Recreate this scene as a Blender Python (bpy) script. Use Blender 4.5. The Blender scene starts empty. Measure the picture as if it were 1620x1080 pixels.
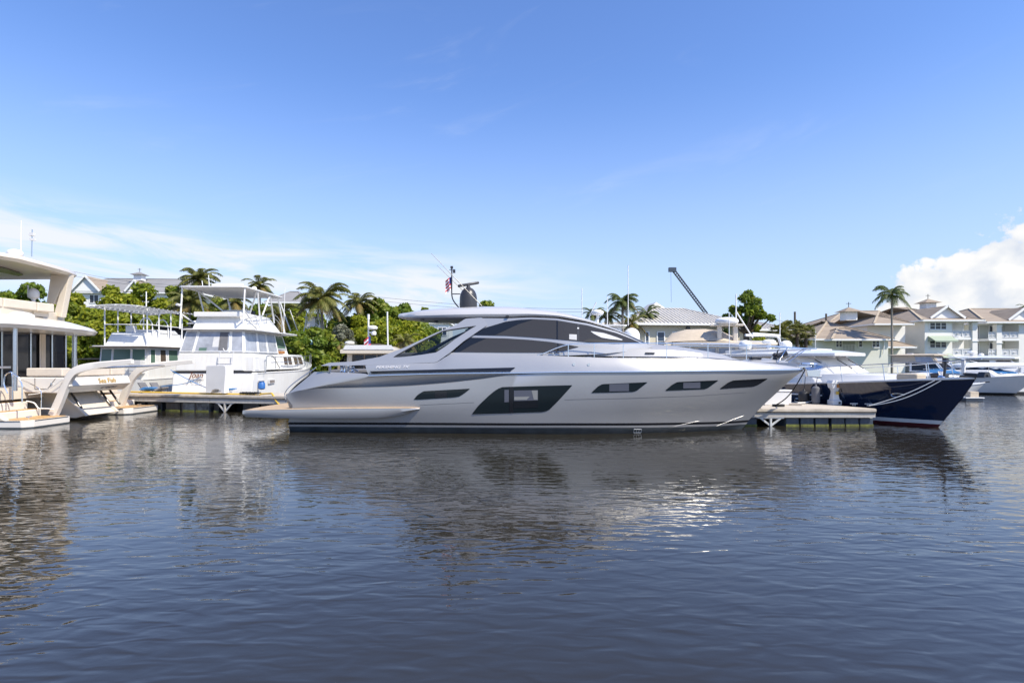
import bpy, bmesh, math, random
import numpy as np
from mathutils import Vector, Matrix
R = math.radians
rnd = random.Random(7)
SC = bpy.context.scene
COL = SC.collection

# ------------------------------------------------------------------ camera
EYE = 2.7                      # metres above the water
cam_d = bpy.data.cameras.new('camera')
cam = bpy.data.objects.new('camera', cam_d); COL.objects.link(cam)
cam_d.sensor_width = 36; cam_d.lens = 20
cam_d.shift_y = 32 / 1620
cam_d.clip_start = 0.1; cam_d.clip_end = 9000
cam.location = (0, 0, EYE); cam.rotation_euler = (R(90), 0, 0)
SC.camera = cam
SC.view_settings.view_transform = 'Standard'; SC.view_settings.look = 'None'
SC.view_settings.exposure = 0.86; SC.view_settings.gamma = 1
SC.view_settings.use_curve_mapping = False

# ------------------------------------------------------------------ sun and sky
SUN_EL, SUN_AZ = 50, 125        # azimuth clockwise from +Y: to the right and behind the camera
sd = bpy.data.lights.new('sun', 'SUN'); sd.energy = 3.6; sd.angle = R(0.53); sd.color = (1, .925, .79)
sun = bpy.data.objects.new('sun', sd); COL.objects.link(sun)
sv = Vector((math.sin(R(SUN_AZ)) * math.cos(R(SUN_EL)), math.cos(R(SUN_AZ)) * math.cos(R(SUN_EL)), math.sin(R(SUN_EL))))
sun.rotation_euler = sv.to_track_quat('Z', 'Y').to_euler()

W = bpy.data.worlds.new('World'); SC.world = W; W.use_nodes = True
nt = W.node_tree; nt.nodes.clear()
def wn(t, **k):
    n = nt.nodes.new(t)
    for a, b in k.items(): setattr(n, a, b)
    return n
def wl(a, b): nt.links.new(a, b)
def wm(op, a, b=None, c=None, clamp=False):
    n = wn('ShaderNodeMath', operation=op); n.use_clamp = clamp
    for i, v in enumerate((a, b, c)):
        if v is None: continue
        if hasattr(v, 'is_linked') or hasattr(v, 'links'): wl(v, n.inputs[i])
        else: n.inputs[i].default_value = v
    return n.outputs[0]
def wramp(fac, pts, interp='EASE'):
    n = wn('ShaderNodeValToRGB'); n.color_ramp.interpolation = interp
    e = n.color_ramp.elements
    while len(e) < len(pts): e.new(.5)
    for i, (p, v) in enumerate(pts):
        e[i].position = p; e[i].color = (v, v, v, 1)
    wl(fac, n.inputs[0]); return n.outputs[0]
def wmap(fac, a, b, c=0., d=1., smooth=True):
    n = wn('ShaderNodeMapRange'); n.interpolation_type = 'SMOOTHSTEP' if smooth else 'LINEAR'
    wl(fac, n.inputs[0])
    for i, v in enumerate((a, b, c, d)):
        if hasattr(v, 'links'): wl(v, n.inputs[1 + i])
        else: n.inputs[1 + i].default_value = v
    return n.outputs[0]
sky = wn('ShaderNodeTexSky', sky_type='NISHITA'); sky.sun_disc = False
sky.sun_elevation = R(SUN_EL); sky.sun_rotation = R(SUN_AZ)
sky.air_density = 1.0; sky.dust_density = .2; sky.ozone_density = 3.5; sky.altitude = 0
bg = wn('ShaderNodeBackground'); bg.inputs[1].default_value = .135
hsv = wn('ShaderNodeHueSaturation'); hsv.inputs[0].default_value = .511; hsv.inputs[1].default_value = 1.14
wl(sky.outputs[0], hsv.inputs[4]); wl(hsv.outputs[0], bg.inputs[0])
tc = wn('ShaderNodeTexCoord')
sx = wn('ShaderNodeSeparateXYZ'); wl(tc.outputs['Generated'], sx.inputs[0])
az = wm('MULTIPLY', wm('ARCTAN2', sx.outputs[0], sx.outputs[1]), 57.2958)   # degrees right of +Y
el = wm('MULTIPLY', wm('ARCSINE', sx.outputs[2]), 57.2958)
def wnoise(vec, scale, detail, rough=.55, dist=0., lac=2.):
    n = wn('ShaderNodeTexNoise'); n.inputs['Scale'].default_value = scale
    n.inputs['Detail'].default_value = detail; n.inputs['Roughness'].default_value = rough
    n.inputs['Distortion'].default_value = dist; n.inputs['Lacunarity'].default_value = lac
    wl(vec, n.inputs['Vector']); return n.outputs[0]
def wvec(x, y, z=None):
    n = wn('ShaderNodeCombineXYZ')
    for i, v in enumerate((x, y, z)):
        if v is None: continue
        if hasattr(v, 'links'): wl(v, n.inputs[i])
        else: n.inputs[i].default_value = v
    return n.outputs[0]
# cumulus bank standing on the horizon all round, one tall tower bank to the right
c3 = wvec(wm('MULTIPLY', az, .1), wm('MULTIPLY', el, .115), 3.7)
lump = wm('MULTIPLY', wmap(wm('ABSOLUTE', wm('SUBTRACT', az, 52.)), 28., 10.), 10.3)
low = wm('MULTIPLY', wm('SUBTRACT', wnoise(wvec(wm('MULTIPLY', az, .045), 9.1, 2.), 1., 2), .57), 26.)
prof = wm('MAXIMUM', lump, wm('MINIMUM', low, 4.2))
prof = wm('MULTIPLY', prof, 1.)
n1 = wnoise(c3, 2.6, 8, .56, .15)
dens = wm('SUBTRACT', wm('ADD', prof, wm('MULTIPLY', wm('SUBTRACT', n1, .5), 12.)), el)
cum = wmap(dens, .0, .75)
# shading of the bank: lit from the right and above
c3b = wvec(wm('MULTIPLY', wm('ADD', az, .9), .1), wm('MULTIPLY', wm('ADD', el, 1.0), .115), 3.7)
n1b = wnoise(c3b, 2.6, 5, .5, .15)
shade = wm('ADD', wm('MULTIPLY', wm('SUBTRACT', wnoise(c3, 2.6, 5, .5, .15), n1b), 3.6), .60)
shade = wm('ADD', shade, wm('MULTIPLY', wmap(el, 9., 0.), -.08))
# cirrus veil: long streaks
t_ = wm('ADD', el, wm('MULTIPLY', az, .055))
cv = wvec(wm('MULTIPLY', az, .035), wm('MULTIPLY', t_, .20), 1.3)
ci = wnoise(cv, 2.2, 7, .58, .5)
bandm = wm('MULTIPLY', wmap(wm('ABSOLUTE', wm('SUBTRACT', t_, 6.6)), 5.2, .3), wmap(az, 13., -10.))
cir = wm('MULTIPLY', wmap(ci, .34, .62), bandm)
cir = wm('MULTIPLY', cir, 1.1)
cv2 = wvec(wm('MULTIPLY', az, .02), wm('MULTIPLY', wm('SUBTRACT', el, wm('MULTIPLY', az, .25)), .10), 7.3)
cir2 = wm('MULTIPLY', wmap(wnoise(cv2, 2.4, 7, .6, .6), .56, .85), .16)
cir2 = wm('MULTIPLY', cir2, wmap(el, 4., 12.))
haze_low = wmap(el, 27., -3., 0., .88)
cirt = wm('MINIMUM', wm('ADD', cir, cir2), .93)
bgh = wn('ShaderNodeBackground'); bgh.inputs[0].default_value = (.56, .685, .985, 1); bgh.inputs[1].default_value = .54
mx0 = wn('ShaderNodeMixShader'); wl(haze_low, mx0.inputs[0]); wl(bg.outputs[0], mx0.inputs[1]); wl(bgh.outputs[0], mx0.inputs[2])
bgc = wn('ShaderNodeBackground'); bgc.inputs[0].default_value = (.90, .93, 1, 1); bgc.inputs[1].default_value = .56
mx1 = wn('ShaderNodeMixShader'); wl(cirt, mx1.inputs[0]); wl(mx0.outputs[0], mx1.inputs[1]); wl(bgc.outputs[0], mx1.inputs[2])
cmix = wn('ShaderNodeMix', data_type='RGBA'); cmix.clamp_factor = True
wl(shade, cmix.inputs[0]); cmix.inputs[6].default_value = (.72, .78, .88, 1); cmix.inputs[7].default_value = (1.03, 1.02, 1.0, 1)
bgk = wn('ShaderNodeBackground'); wl(cmix.outputs[2], bgk.inputs[0]); bgk.inputs[1].default_value = .56
mx2 = wn('ShaderNodeMixShader'); wl(cum, mx2.inputs[0]); wl(mx1.outputs[0], mx2.inputs[1]); wl(bgk.outputs[0], mx2.inputs[2])
wo = wn('ShaderNodeOutputWorld'); wl(mx2.outputs[0], wo.inputs[0])

# ------------------------------------------------------------------ helpers
F, CX, HY = 900., 810., 572.    # survey constants of the photograph: focal length, centre column, horizon row
def at(u, v, Y):
    "point at depth Y seen along survey direction (u, v)"
    return Vector(((u - CX) / F * Y, Y, EYE - (v - HY) / F * Y))
class Fr:
    "a thing's own frame: origin on the water, heading deg; px/pz/pxx measure points on planes of that frame"
    def __init__(s, ox, oy, deg): s.o = (ox, oy); s.d = deg; s.c = math.cos(R(deg)); s.s = math.sin(R(deg))
    def loc(s, X, Y):
        a, b = X - s.o[0], Y - s.o[1]; return (s.c * a + s.s * b, -s.s * a + s.c * b)
    def _r(s, u, v):
        dx, dy = (u - CX) / F, 1.
        return s.loc(0, 0), (s.c * dx + s.s * dy, -s.s * dx + s.c * dy), -(v - HY) / F
    def px(s, u, v, y):
        o, d, dz = s._r(u, v); t = (y - o[1]) / d[1]; return Vector((o[0] + t * d[0], y, EYE + t * dz))
    def pxx(s, u, v, x):
        o, d, dz = s._r(u, v); t = (x - o[0]) / d[0]; return Vector((x, o[1] + t * d[1], EYE + t * dz))
    def pz(s, u, v, z):
        o, d, dz = s._r(u, v); t = (z - EYE) / dz; return Vector((o[0] + t * d[0], o[1] + t * d[1], z))
    def w(s, p):
        return Vector((s.o[0] + s.c * p[0] - s.s * p[1], s.o[1] + s.s * p[0] + s.c * p[1], p[2]))
def pchip(xs, ys):
    xs = np.array(xs, float); ys = np.array(ys, float); h = np.diff(xs); dl = np.diff(ys) / h; m = np.zeros(len(xs))
    for i in range(1, len(xs) - 1):
        if dl[i - 1] * dl[i] > 0:
            w1, w2 = 2 * h[i] + h[i - 1], h[i] + 2 * h[i - 1]; m[i] = (w1 + w2) / (w1 / dl[i - 1] + w2 / dl[i])
    m[0], m[-1] = dl[0], dl[-1]
    def f(x):
        x = min(max(x, xs[0]), xs[-1]); i = min(int(np.searchsorted(xs, x, 'right')) - 1, len(h) - 1); t = (x - xs[i]) / h[i]
        return float((2*t**3-3*t*t+1)*ys[i] + (t**3-2*t*t+t)*h[i]*m[i] + (-2*t**3+3*t*t)*ys[i+1] + (t**3-t*t)*h[i]*m[i+1])
    return f
class Curve:
    "smooth curve through 3-D points, by fraction of x (or length)"
    def __init__(s, pts, by='x'):
        s.p = pts
        if by == 'x': k = [p[0] for p in pts]
        else:
            k = [0.]
            for a, b in zip(pts, pts[1:]): k.append(k[-1] + max(1e-6, (Vector(b) - Vector(a)).length))
        s.k0, s.k1 = k[0], k[-1]
        s.f = [pchip(k, [p[i] for p in pts]) for i in range(3)]
    def __call__(s, t): return Vector([f(s.k0 + (s.k1 - s.k0) * t) for f in s.f])
    def x(s, x): return Vector([f(x) for f in s.f])
    def row(s, n, e=1.): return [s(i / (n - 1)) for i in range(n)]
MATS = {}
class MB:
    def __init__(s): s.V = []; s.F = []; s.M = []
    def v(s, p): s.V.append(tuple(p)); return len(s.V) - 1
    def f(s, idx, m=0): s.F.append(tuple(idx)); s.M.append(m)
    def face(s, pts, m=0): s.f([s.v(p) for p in pts], m)
    def grid(s, rows, m=0, close=False):
        "rows of equal length; m int or function(i,j)"
        ids = [[s.v(p) for p in r] for r in rows]; n = len(rows[0])
        R_ = len(rows) if close else len(rows) - 1
        for i in range(R_):
            a, b = ids[i], ids[(i + 1) % len(rows)]
            for j in range(n - 1): s.f((a[j], a[j + 1], b[j + 1], b[j]), m(i, j) if callable(m) else m)
        return ids
    def box(s, c, d, rz=0, m=0, M=None, taper=1.):
        x, y, z = d[0] / 2, d[1] / 2, d[2] / 2; b = len(s.V); cs, sn = math.cos(rz), math.sin(rz)
        for k, (i, j) in ((-1, (-1, -1)), (-1, (1, -1)), (-1, (1, 1)), (-1, (-1, 1)), (1, (-1, -1)), (1, (1, -1)), (1, (1, 1)), (1, (-1, 1))):
            q = taper if k > 0 else 1
            p = Vector((c[0] + cs * i * x * q - sn * j * y * q, c[1] + sn * i * x * q + cs * j * y * q, c[2] + k * z))
            s.V.append(tuple(M @ p if M else p))
        for q in ((0, 3, 2, 1), (4, 5, 6, 7), (0, 1, 5, 4), (1, 2, 6, 5), (2, 3, 7, 6), (3, 0, 4, 7)): s.f([b + i for i in q], m)
        return s
    def bar(s, a, b, w, h, m=0):
        "rectangular bar from a to b"
        a, b = Vector(a), Vector(b); d = (b - a).normalized(); u = d.cross(Vector((0, 0, 1)))
        u = u.normalized() if u.length > 1e-4 else Vector((1, 0, 0)); q = u.cross(d)
        k = [[p + u * i * w / 2 + q * j * h / 2 for i, j in ((-1, -1), (1, -1), (1, 1), (-1, 1))] for p in (a, b)]
        A = [s.v(p) for p in k[0]]; B = [s.v(p) for p in k[1]]
        for i in range(4): s.f((A[i], A[(i + 1) % 4], B[(i + 1) % 4], B[i]), m)
        s.f(A[::-1], m); s.f(B, m); return s
    def tube(s, pts, r, n=6, m=0, r2=None, cap=True):
        pts = [Vector(p) for p in pts]; rings = []; u = None
        for i, p in enumerate(pts):
            d = (pts[min(i + 1, len(pts) - 1)] - pts[max(i - 1, 0)]).normalized()
            if u is None: u = d.orthogonal().normalized()
            u = (u - d * u.dot(d)); u = u.normalized() if u.length > 1e-5 else d.orthogonal().normalized()
            q = d.cross(u); rr = r if r2 is None else r + (r2 - r) * i / (len(pts) - 1)
            rings.append([s.v(p + (u * math.cos(2 * math.pi * k / n) + q * math.sin(2 * math.pi * k / n)) * rr) for k in range(n)])
        for a, b in zip(rings, rings[1:]):
            for k in range(n): s.f((a[k], a[(k + 1) % n], b[(k + 1) % n], b[k]), m)
        if cap: s.f(rings[0][::-1], m); s.f(rings[-1], m)
        return s
    def lathe(s, prof, n=20, c=(0, 0, 0), m=0, sx=1., sy=1.):
        rows = []
        for r, z in prof:
            rows.append([s.v((c[0] + math.cos(2 * math.pi * k / n) * r * sx, c[1] + math.sin(2 * math.pi * k / n) * r * sy, c[2] + z)) for k in range(n)])
        for a, b in zip(rows, rows[1:]):
            for k in range(n): s.f((a[k], a[(k + 1) % n], b[(k + 1) % n], b[k]), m)
        s.f(rows[0][::-1], m); s.f(rows[-1], m); return s
    def prism(s, poly, vec, m=0):
        "extrude a planar polygon of 3-D points along vec"
        a = [s.v(p) for p in poly]; b = [s.v(Vector(p) + Vector(vec)) for p in poly]; n = len(a)
        s.f(a[::-1], m); s.f(b, m)
        for i in range(n): s.f((a[i], a[(i + 1) % n], b[(i + 1) % n], b[i]), m)
        return s
    def pieces(s):
        par = list(range(len(s.V)))
        def fd(i):
            while par[i] != i: par[i] = par[par[i]]; i = par[i]
            return i
        key = {}
        for i, v in enumerate(s.V):
            k = (round(v[0], 4), round(v[1], 4), round(v[2], 4))
            if k in key: par[fd(i)] = fd(key[k])
            else: key[k] = i
        for f in s.F:
            a = fd(f[0])
            for i in f[1:]: par[fd(i)] = a
        comp = {}
        for k, f in enumerate(s.F): comp.setdefault(fd(f[0]), []).append(k)
        C = list(comp.values()); bb = []
        for c in C:
            P = np.array([s.V[i] for k in c for i in s.F[k]]); bb.append((P.min(0) - .012, P.max(0) + .012))
        q = list(range(len(C)))
        def fq(i):
            while q[i] != i: q[i] = q[q[i]]; i = q[i]
            return i
        for i in range(len(C)):
            for j in range(i):
                if (bb[i][0] <= bb[j][1]).all() and (bb[j][0] <= bb[i][1]).all(): q[fq(i)] = fq(j)
        out = {}
        for i, c in enumerate(C): out.setdefault(fq(i), []).extend(c)
        return list(out.values())
    def build(s, name, mats, parent=None, smooth=None, bevel=0, kind=None, label=None, segs=2, join=False):
        if not join and not kind and parent is not None and len(s.F) < 40000:
            P = s.pieces()
            if len(P) > 1:
                r = None
                for fs in P:
                    m = MB(); mp = {}
                    for k in fs:
                        for i in s.F[k]:
                            if i not in mp: mp[i] = len(m.V); m.V.append(s.V[i])
                        m.f([mp[i] for i in s.F[k]], s.M[k])
                    o = m.build(name, mats, parent, smooth, bevel, None, label, segs, True); r = r or o
                return r
        me = bpy.data.meshes.new(name); me.from_pydata(s.V, [], s.F)
        mats = mats if isinstance(mats, (list, tuple)) else [mats]
        for k in mats: me.materials.append(MATS[k] if isinstance(k, str) else k)
        if len(mats) > 1: me.polygons.foreach_set('material_index', s.M)
        bm = bmesh.new(); bm.from_mesh(me); bmesh.ops.remove_doubles(bm, verts=bm.verts, dist=1e-5)
        bmesh.ops.recalc_face_normals(bm, faces=bm.faces); bm.to_mesh(me); bm.free()
        if smooth:
            me.polygons.foreach_set('use_smooth', [True] * len(me.polygons)); me.set_sharp_from_angle(angle=R(smooth))
        me.update()
        o = bpy.data.objects.new(name, me); COL.objects.link(o)
        if parent is not None: o.parent = parent
        if kind: o['kind'] = kind
        if label: o['label'] = label
        if bevel:
            b = o.modifiers.new('bevel', 'BEVEL'); b.width = bevel; b.segments = segs; b.limit_method = 'ANGLE'; b.angle_limit = R(35)
            if not smooth:
                me.polygons.foreach_set('use_smooth', [True] * len(me.polygons)); me.set_sharp_from_angle(angle=R(30)); b.harden_normals = True
        return o
def thing(name, label, cat, loc=(0, 0, 0), deg=0, group=None):
    o = bpy.data.objects.new(name, None); COL.objects.link(o); o.location = loc; o.rotation_euler = (0, 0, R(deg))
    o.empty_display_size = .3; return tag(o, label, cat, group)
def tag(o, label, cat, group=None):
    o['label'] = label; o['category'] = cat
    if group: o['group'] = group
    return o
def frthing(fr, name, label, cat, group=None): return thing(name, label, cat, (fr.o[0], fr.o[1], 0), fr.d, group)
def copy_tree(o, parent=None):
    c = o.copy(); COL.objects.link(c); c.parent = parent
    for ch in o.children: copy_tree(ch, c)
    return c
def text(name, body, mat, size, parent, M, shear=0., sx=1., ext=.003, bold=0., spacing=1.):
    cu = bpy.data.curves.new('lettering', 'FONT'); cu.body = body; cu.size = size; cu.shear = shear; cu.extrude = ext; cu.offset = bold
    cu.space_character = spacing; cu.resolution_u = 3
    o = bpy.data.objects.new('lettering', cu); COL.objects.link(o)
    dg = bpy.context.evaluated_depsgraph_get(); dg.update()
    me = bpy.data.meshes.new_from_object(o.evaluated_get(dg)); bpy.data.objects.remove(o)
    me.transform(M @ Matrix.Diagonal((sx, 1, 1, 1))); me.materials.clear(); me.materials.append(MATS[mat])
    q = bpy.data.objects.new(name, me); COL.objects.link(q); q.parent = parent; return q
def basis(o, x, y):
    "matrix with origin o, x axis, y axis (z = x cross y)"
    x = Vector(x).normalized(); z = x.cross(Vector(y)).normalized(); y = z.cross(x)
    M = Matrix((x, y, z)).transposed().to_4x4(); M.translation = Vector(o); return M

# ------------------------------------------------------------------ materials
def mat(name, col, rough=.5, metal=0., coat=0., spec=.5, var=0., vscale=3., bump=0., bscale=40., col2=None, stretch=(1, 1, 1), dirt=None, trans=0.):
    m = bpy.data.materials.new(name); m.use_nodes = True; MATS[name] = m
    t = m.node_tree; b = t.nodes['Principled BSDF']; N = t.nodes.new; L = t.links.new
    b.inputs['Base Color'].default_value = (*col, 1); b.inputs['Roughness'].default_value = rough; b.inputs['Metallic'].default_value = metal
    b.inputs['Coat Weight'].default_value = coat; b.inputs['Coat Roughness'].default_value = .035; b.inputs['Specular IOR Level'].default_value = spec
    g = N('ShaderNodeNewGeometry'); mp = N('ShaderNodeMapping'); mp.inputs['Scale'].default_value = stretch; L(g.outputs['Position'], mp.inputs[0])
    if var or col2 or dirt:
        n = N('ShaderNodeTexNoise'); n.inputs['Scale'].default_value = vscale; n.inputs['Detail'].default_value = 6; n.inputs['Roughness'].default_value = .62; L(mp.outputs[0], n.inputs['Vector'])
        c2 = col2 or tuple(max(0, c * (1 - var)) for c in col); c1 = col if col2 else tuple(c * (1 + var) for c in col)
        x = N('ShaderNodeMix'); x.data_type = 'RGBA'; r = N('ShaderNodeMapRange'); r.inputs[1].default_value = .32; r.inputs[2].default_value = .68
        L(n.outputs[0], r.inputs[0]); L(r.outputs[0], x.inputs[0]); x.inputs[6].default_value = (*c1, 1); x.inputs[7].default_value = (*c2, 1)
        out = x.outputs[2]
        if dirt:   # streaks of wear running down
            n2 = N('ShaderNodeTexNoise'); n2.inputs['Scale'].default_value = 2.2; n2.inputs['Detail'].default_value = 5
            m2 = N('ShaderNodeMapping'); m2.inputs['Scale'].default_value = (3, 3, .35); L(g.outputs['Position'], m2.inputs[0]); L(m2.outputs[0], n2.inputs['Vector'])
            r2 = N('ShaderNodeMapRange'); r2.inputs[1].default_value = .5; r2.inputs[2].default_value = .8; r2.inputs[4].default_value = .55; L(n2.outputs[0], r2.inputs[0])
            y = N('ShaderNodeMix'); y.data_type = 'RGBA'; L(r2.outputs[0], y.inputs[0]); L(out, y.inputs[6]); y.inputs[7].default_value = (*dirt, 1); out = y.outputs[2]
        L(out, b.inputs['Base Color'])
    if bump:
        n = N('ShaderNodeTexNoise'); n.inputs['Scale'].default_value = bscale; n.inputs['Detail'].default_value = 4; L(mp.outputs[0], n.inputs['Vector'])
        u = N('ShaderNodeBump'); u.inputs['Strength'].default_value = 1; u.inputs['Distance'].default_value = bump; L(n.outputs[0], u.inputs['Height']); L(u.outputs[0], b.inputs['Normal'])
    return m
def glassmat(name, tint, gloss=1.0, rough=.02):
    m = bpy.data.materials.new(name); m.use_nodes = True; MATS[name] = m; t = m.node_tree; t.nodes.clear(); N = t.nodes.new; L = t.links.new
    tr = N('ShaderNodeBsdfTransparent'); tr.inputs[0].default_value = (*tint, 1); gl = N('ShaderNodeBsdfGlossy'); gl.inputs['Roughness'].default_value = rough
    fr = N('ShaderNodeFresnel'); fr.inputs[0].default_value = 1.5; mu = N('ShaderNodeMath'); mu.operation = 'MULTIPLY'; mu.inputs[1].default_value = gloss
    mx = N('ShaderNodeMixShader'); L(fr.outputs[0], mu.inputs[0]); L(mu.outputs[0], mx.inputs[0]); L(tr.outputs[0], mx.inputs[1]); L(gl.outputs[0], mx.inputs[2])
    o = N('ShaderNodeOutputMaterial'); L(mx.outputs[0], o.inputs[0]); return m
mat('silver_paint', (.42, .415, .41), .36, .42, .8, var=.015, vscale=.6, bump=.004, bscale=1.1)
mat('silver_light', (.36, .36, .37), .42, .15, .25)
mat('silver_roof', (.56, .55, .54), .35, .2, .5); mat('silver_dark', (.20, .20, .21), .3, .6, .5)
mat('chrome', (.82, .82, .82), .12, 1.)
mat('steel', (.62, .62, .62), .25, 1.)
mat('hull_glass', (.010, .015, .017), .07, 0, 0, .32)
mat('cabin_glass', (.05, .048, .048), .10, 0, 0, .3)
mat('cabin_glass_dark', (.012, .013, .015), .06, 0, 0, .5)
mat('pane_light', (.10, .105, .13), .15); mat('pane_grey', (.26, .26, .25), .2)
mat('black_gloss', (.012, .012, .014), .15)
mat('black_matt', (.018, .018, .02), .55)
mat('antifoul', (.045, .055, .062), .4, var=.3, vscale=2)
mat('anthracite', (.05, .05, .055), .38, .3)
mat('teak', (.46, .33, .20), .6, var=.18, vscale=2.5, stretch=(1, 14, 1))
mat('teak_warm', (.50, .31, .13), .55, var=.2, vscale=2.5, stretch=(1, 14, 1))
mat('letters_silver', (.62, .62, .64), .35); mat('gelcoat_warm', (.70, .655, .59), .25, 0, .3, var=.03, vscale=1.2)
mat('gelcoat', (.74, .73, .71), .22, 0, .4, var=.03, vscale=1.2)
mat('gelcoat_old', (.71, .705, .68), .35, 0, .1, var=.04, vscale=.8, dirt=(.62, .58, .50))
mat('gelcoat_cream', (.66, .585, .48), .3, 0, .3, var=.03, vscale=1)
mat('gelcoat_grey', (.62, .62, .62), .35, var=.04)
mat('cream_vinyl', (.66, .58, .48), .6, var=.06, vscale=2, bump=.002, bscale=60)
mat('white_paint', (.76, .76, .75), .35, var=.03, vscale=1.5)
mat('white_plastic', (.80, .80, .79), .4)
mat('grey_fabric', (.14, .14, .15), .85, var=.15)
mat('pale_fabric', (.55, .55, .55), .85, var=.1)
mat('white_letters', (.85, .85, .85), .4)
mat('flag_red', (.55, .04, .05), .8); mat('flag_white', (.8, .79, .78), .8); mat('flag_blue', (.03, .05, .22), .8)
mat('navy_paint', (.007, .016, .045), .06, 0, .8, .6)
mat('boot_red', (.10, .015, .018), .4)
mat('tan_canvas', (.50, .42, .32), .85, var=.08, vscale=3); mat('blue_canvas', (.02, .13, .32), .8, var=.25, vscale=3)
mat('black_canvas', (.02, .02, .022), .8, var=.3, vscale=3)
mat('rope_white', (.75, .74, .70), .8); mat('rope_black', (.02, .02, .02), .8); mat('rope_blue', (.06, .22, .5), .7)
mat('hose_yellow', (.65, .42, .05), .5); mat('barrel_blue', (.03, .13, .38), .4)
mat('gold_letters', (.52, .33, .08), .4); mat('brown_letters', (.16, .06, .025), .5); mat('dark_letters', (.08, .09, .12), .5)
mat('tint_green', (.10, .17, .13), .12); mat('tint_brown', (.10, .075, .06), .12); mat('tint_black', (.012, .012, .013), .08)
mat('clear_vinyl', (.34, .36, .40), .18, var=.25, vscale=1.5)
mat('wood_orange', (.40, .17, .05), .5, var=.2)
glassmat('tinted_clear', (.42, .46, .47)); glassmat('clear_glass', (.80, .84, .84))
# ------------------------------------------------------------------ water
def water_material():
    m = bpy.data.materials.new('water'); m.use_nodes = True; MATS['water'] = m
    t = m.node_tree; b = t.nodes['Principled BSDF']; N = t.nodes.new; L = t.links.new
    b.inputs['Base Color'].default_value = (.025, .0215, .0135, 1); b.inputs['Roughness'].default_value = .025; b.inputs['IOR'].default_value = 1.6
    g = N('ShaderNodeNewGeometry')
    def layer(scale, rot, det, rough=.5, dist=0.):
        mp = N('ShaderNodeMapping'); mp.inputs['Scale'].default_value = scale; mp.inputs['Rotation'].default_value = (0, 0, R(rot)); L(g.outputs['Position'], mp.inputs[0])
        n = N('ShaderNodeTexNoise'); n.inputs['Scale'].default_value = 1; n.inputs['Detail'].default_value = det; n.inputs['Roughness'].default_value = rough; n.inputs['Distortion'].default_value = dist
        L(mp.outputs[0], n.inputs['Vector']); return n.outputs[0]
    def mth(op, a, b_):
        n = N('ShaderNodeMath'); n.operation = op
        for i, v in enumerate((a, b_)):
            if hasattr(v, 'links'): L(v, n.inputs[i])
            else: n.inputs[i].default_value = v
        return n.outputs[0]
    a1 = mth('MULTIPLY', layer((.8, 1.9, 1), 16, 1, .45, .4), .014)
    a2 = mth('MULTIPLY', layer((2.1, 5.0, 1), 12, 1, .45, .5), .0135)
    a3 = mth('MULTIPLY', layer((7, 11, 1), 6, 2, .55, .2), .0012)
    calm = N('ShaderNodeMapRange'); L(layer((.10, .16, 1), 20, 2), calm.inputs[0]); calm.inputs[1].default_value = .35; calm.inputs[2].default_value = .65; calm.inputs[3].default_value = .45; calm.inputs[4].default_value = 1.35
    h = mth('ADD', mth('MULTIPLY', a1, calm.outputs[0]), mth('MULTIPLY', mth('ADD', a2, a3), calm.outputs[0]))
    u = N('ShaderNodeBump'); u.inputs['Strength'].default_value = 1; u.inputs['Distance'].default_value = 1; L(h, u.inputs['Height']); L(u.outputs[0], b.inputs['Normal'])
water_material()
w = MB(); w.face([(-1500, -1500, 0), (1500, -1500, 0), (1500, 400, 0), (-1500, 400, 0)])
w.build('water', 'water', kind='structure')
# ------------------------------------------------------------------ the silver yacht
YF = Fr(0, 23.5, -4)
yacht = frthing(YF, 'motor_yacht', 'large silver motor yacht with angular dark hull windows filling the middle', 'yacht')
def yc(pts): return Curve([YF.px(u, v, -w) for u, v, w in pts])
def mir(p): return Vector((p[0], -p[1], p[2]))
cR = [(583,594.5,2.42),(640,592.6,2.47),(700,591,2.5),(815,590,2.52),(900,588.7,2.52),(1000,588,2.42),(1100,586.8,2.05),(1180,585.8,1.45),(1230,585.2,.85),(1262,584.5,.25),(1270,584,.03)]
kU = yc([(456,622,2.15),(485,615,2.37),(510,610,2.42),(545,604,2.43),(575,598,2.42)] + cR)
kS = yc([(454,622.6,2.15),(485,616.5,2.34),(520,613,2.24),(575,611.5,2.12),(640,608.8,2.1),(700,604.2,2.17),(760,598.3,2.32),(815,591.9,2.5)] + [(u, v + .9, w) for u, v, w in cR[4:]])
kC = yc([(452,623.5,2.15),(475,617.3,2.38),(510,614.8,2.46),(560,614.2,2.49),(640,611,2.5),(700,606.5,2.5),(760,599.8,2.51),(815,592.8,2.52)] + [(u, v + 1.8, w) for u, v, w in cR[4:]])
kM = yc([(456,632,2.2),(560,627,2.49),(700,622,2.51),(900,610,2.5),(1000,608.5,2.36),(1100,606.5,1.93),(1170,604.5,1.32),(1215,603.5,.74),(1240,603,.26),(1249,602.5,.03)])
kK = yc([(463,641,2.2),(560,641,2.44),(660,641,2.48),(760,636,2.49),(900,632,2.46),(1000,630,2.3),(1100,627,1.83),(1160,624,1.25),(1200,622,.68),(1220,621,.27),(1230,620,.03)])
kL = yc([(460,656,2.18),(560,656,2.4),(700,656,2.44),(900,652,2.36),(1000,650,2.12),(1080,648,1.66),(1140,646,1.06),(1180,643.5,.5),(1198,642,.2),(1207,641,.03)])
kB = yc([(456,667.5,2.15),(600,668,2.3),(800,669,2.34),(900,669,2.26),(1000,669,1.95),(1080,668,1.42),(1130,667,.9),(1165,665.5,.4),(1178,664.5,.17),(1185,664,.03)])
def drop(k, dz, dw, ex): return Curve([Vector((p[0] * 1 + (ex if i == len(k.p) - 1 else ex * max(0, (p[0] / k.p[-1][0])) ** 3), min(p[1] + dw, -.02), p[2] - dz)) for i, p in enumerate(k.p)])
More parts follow.
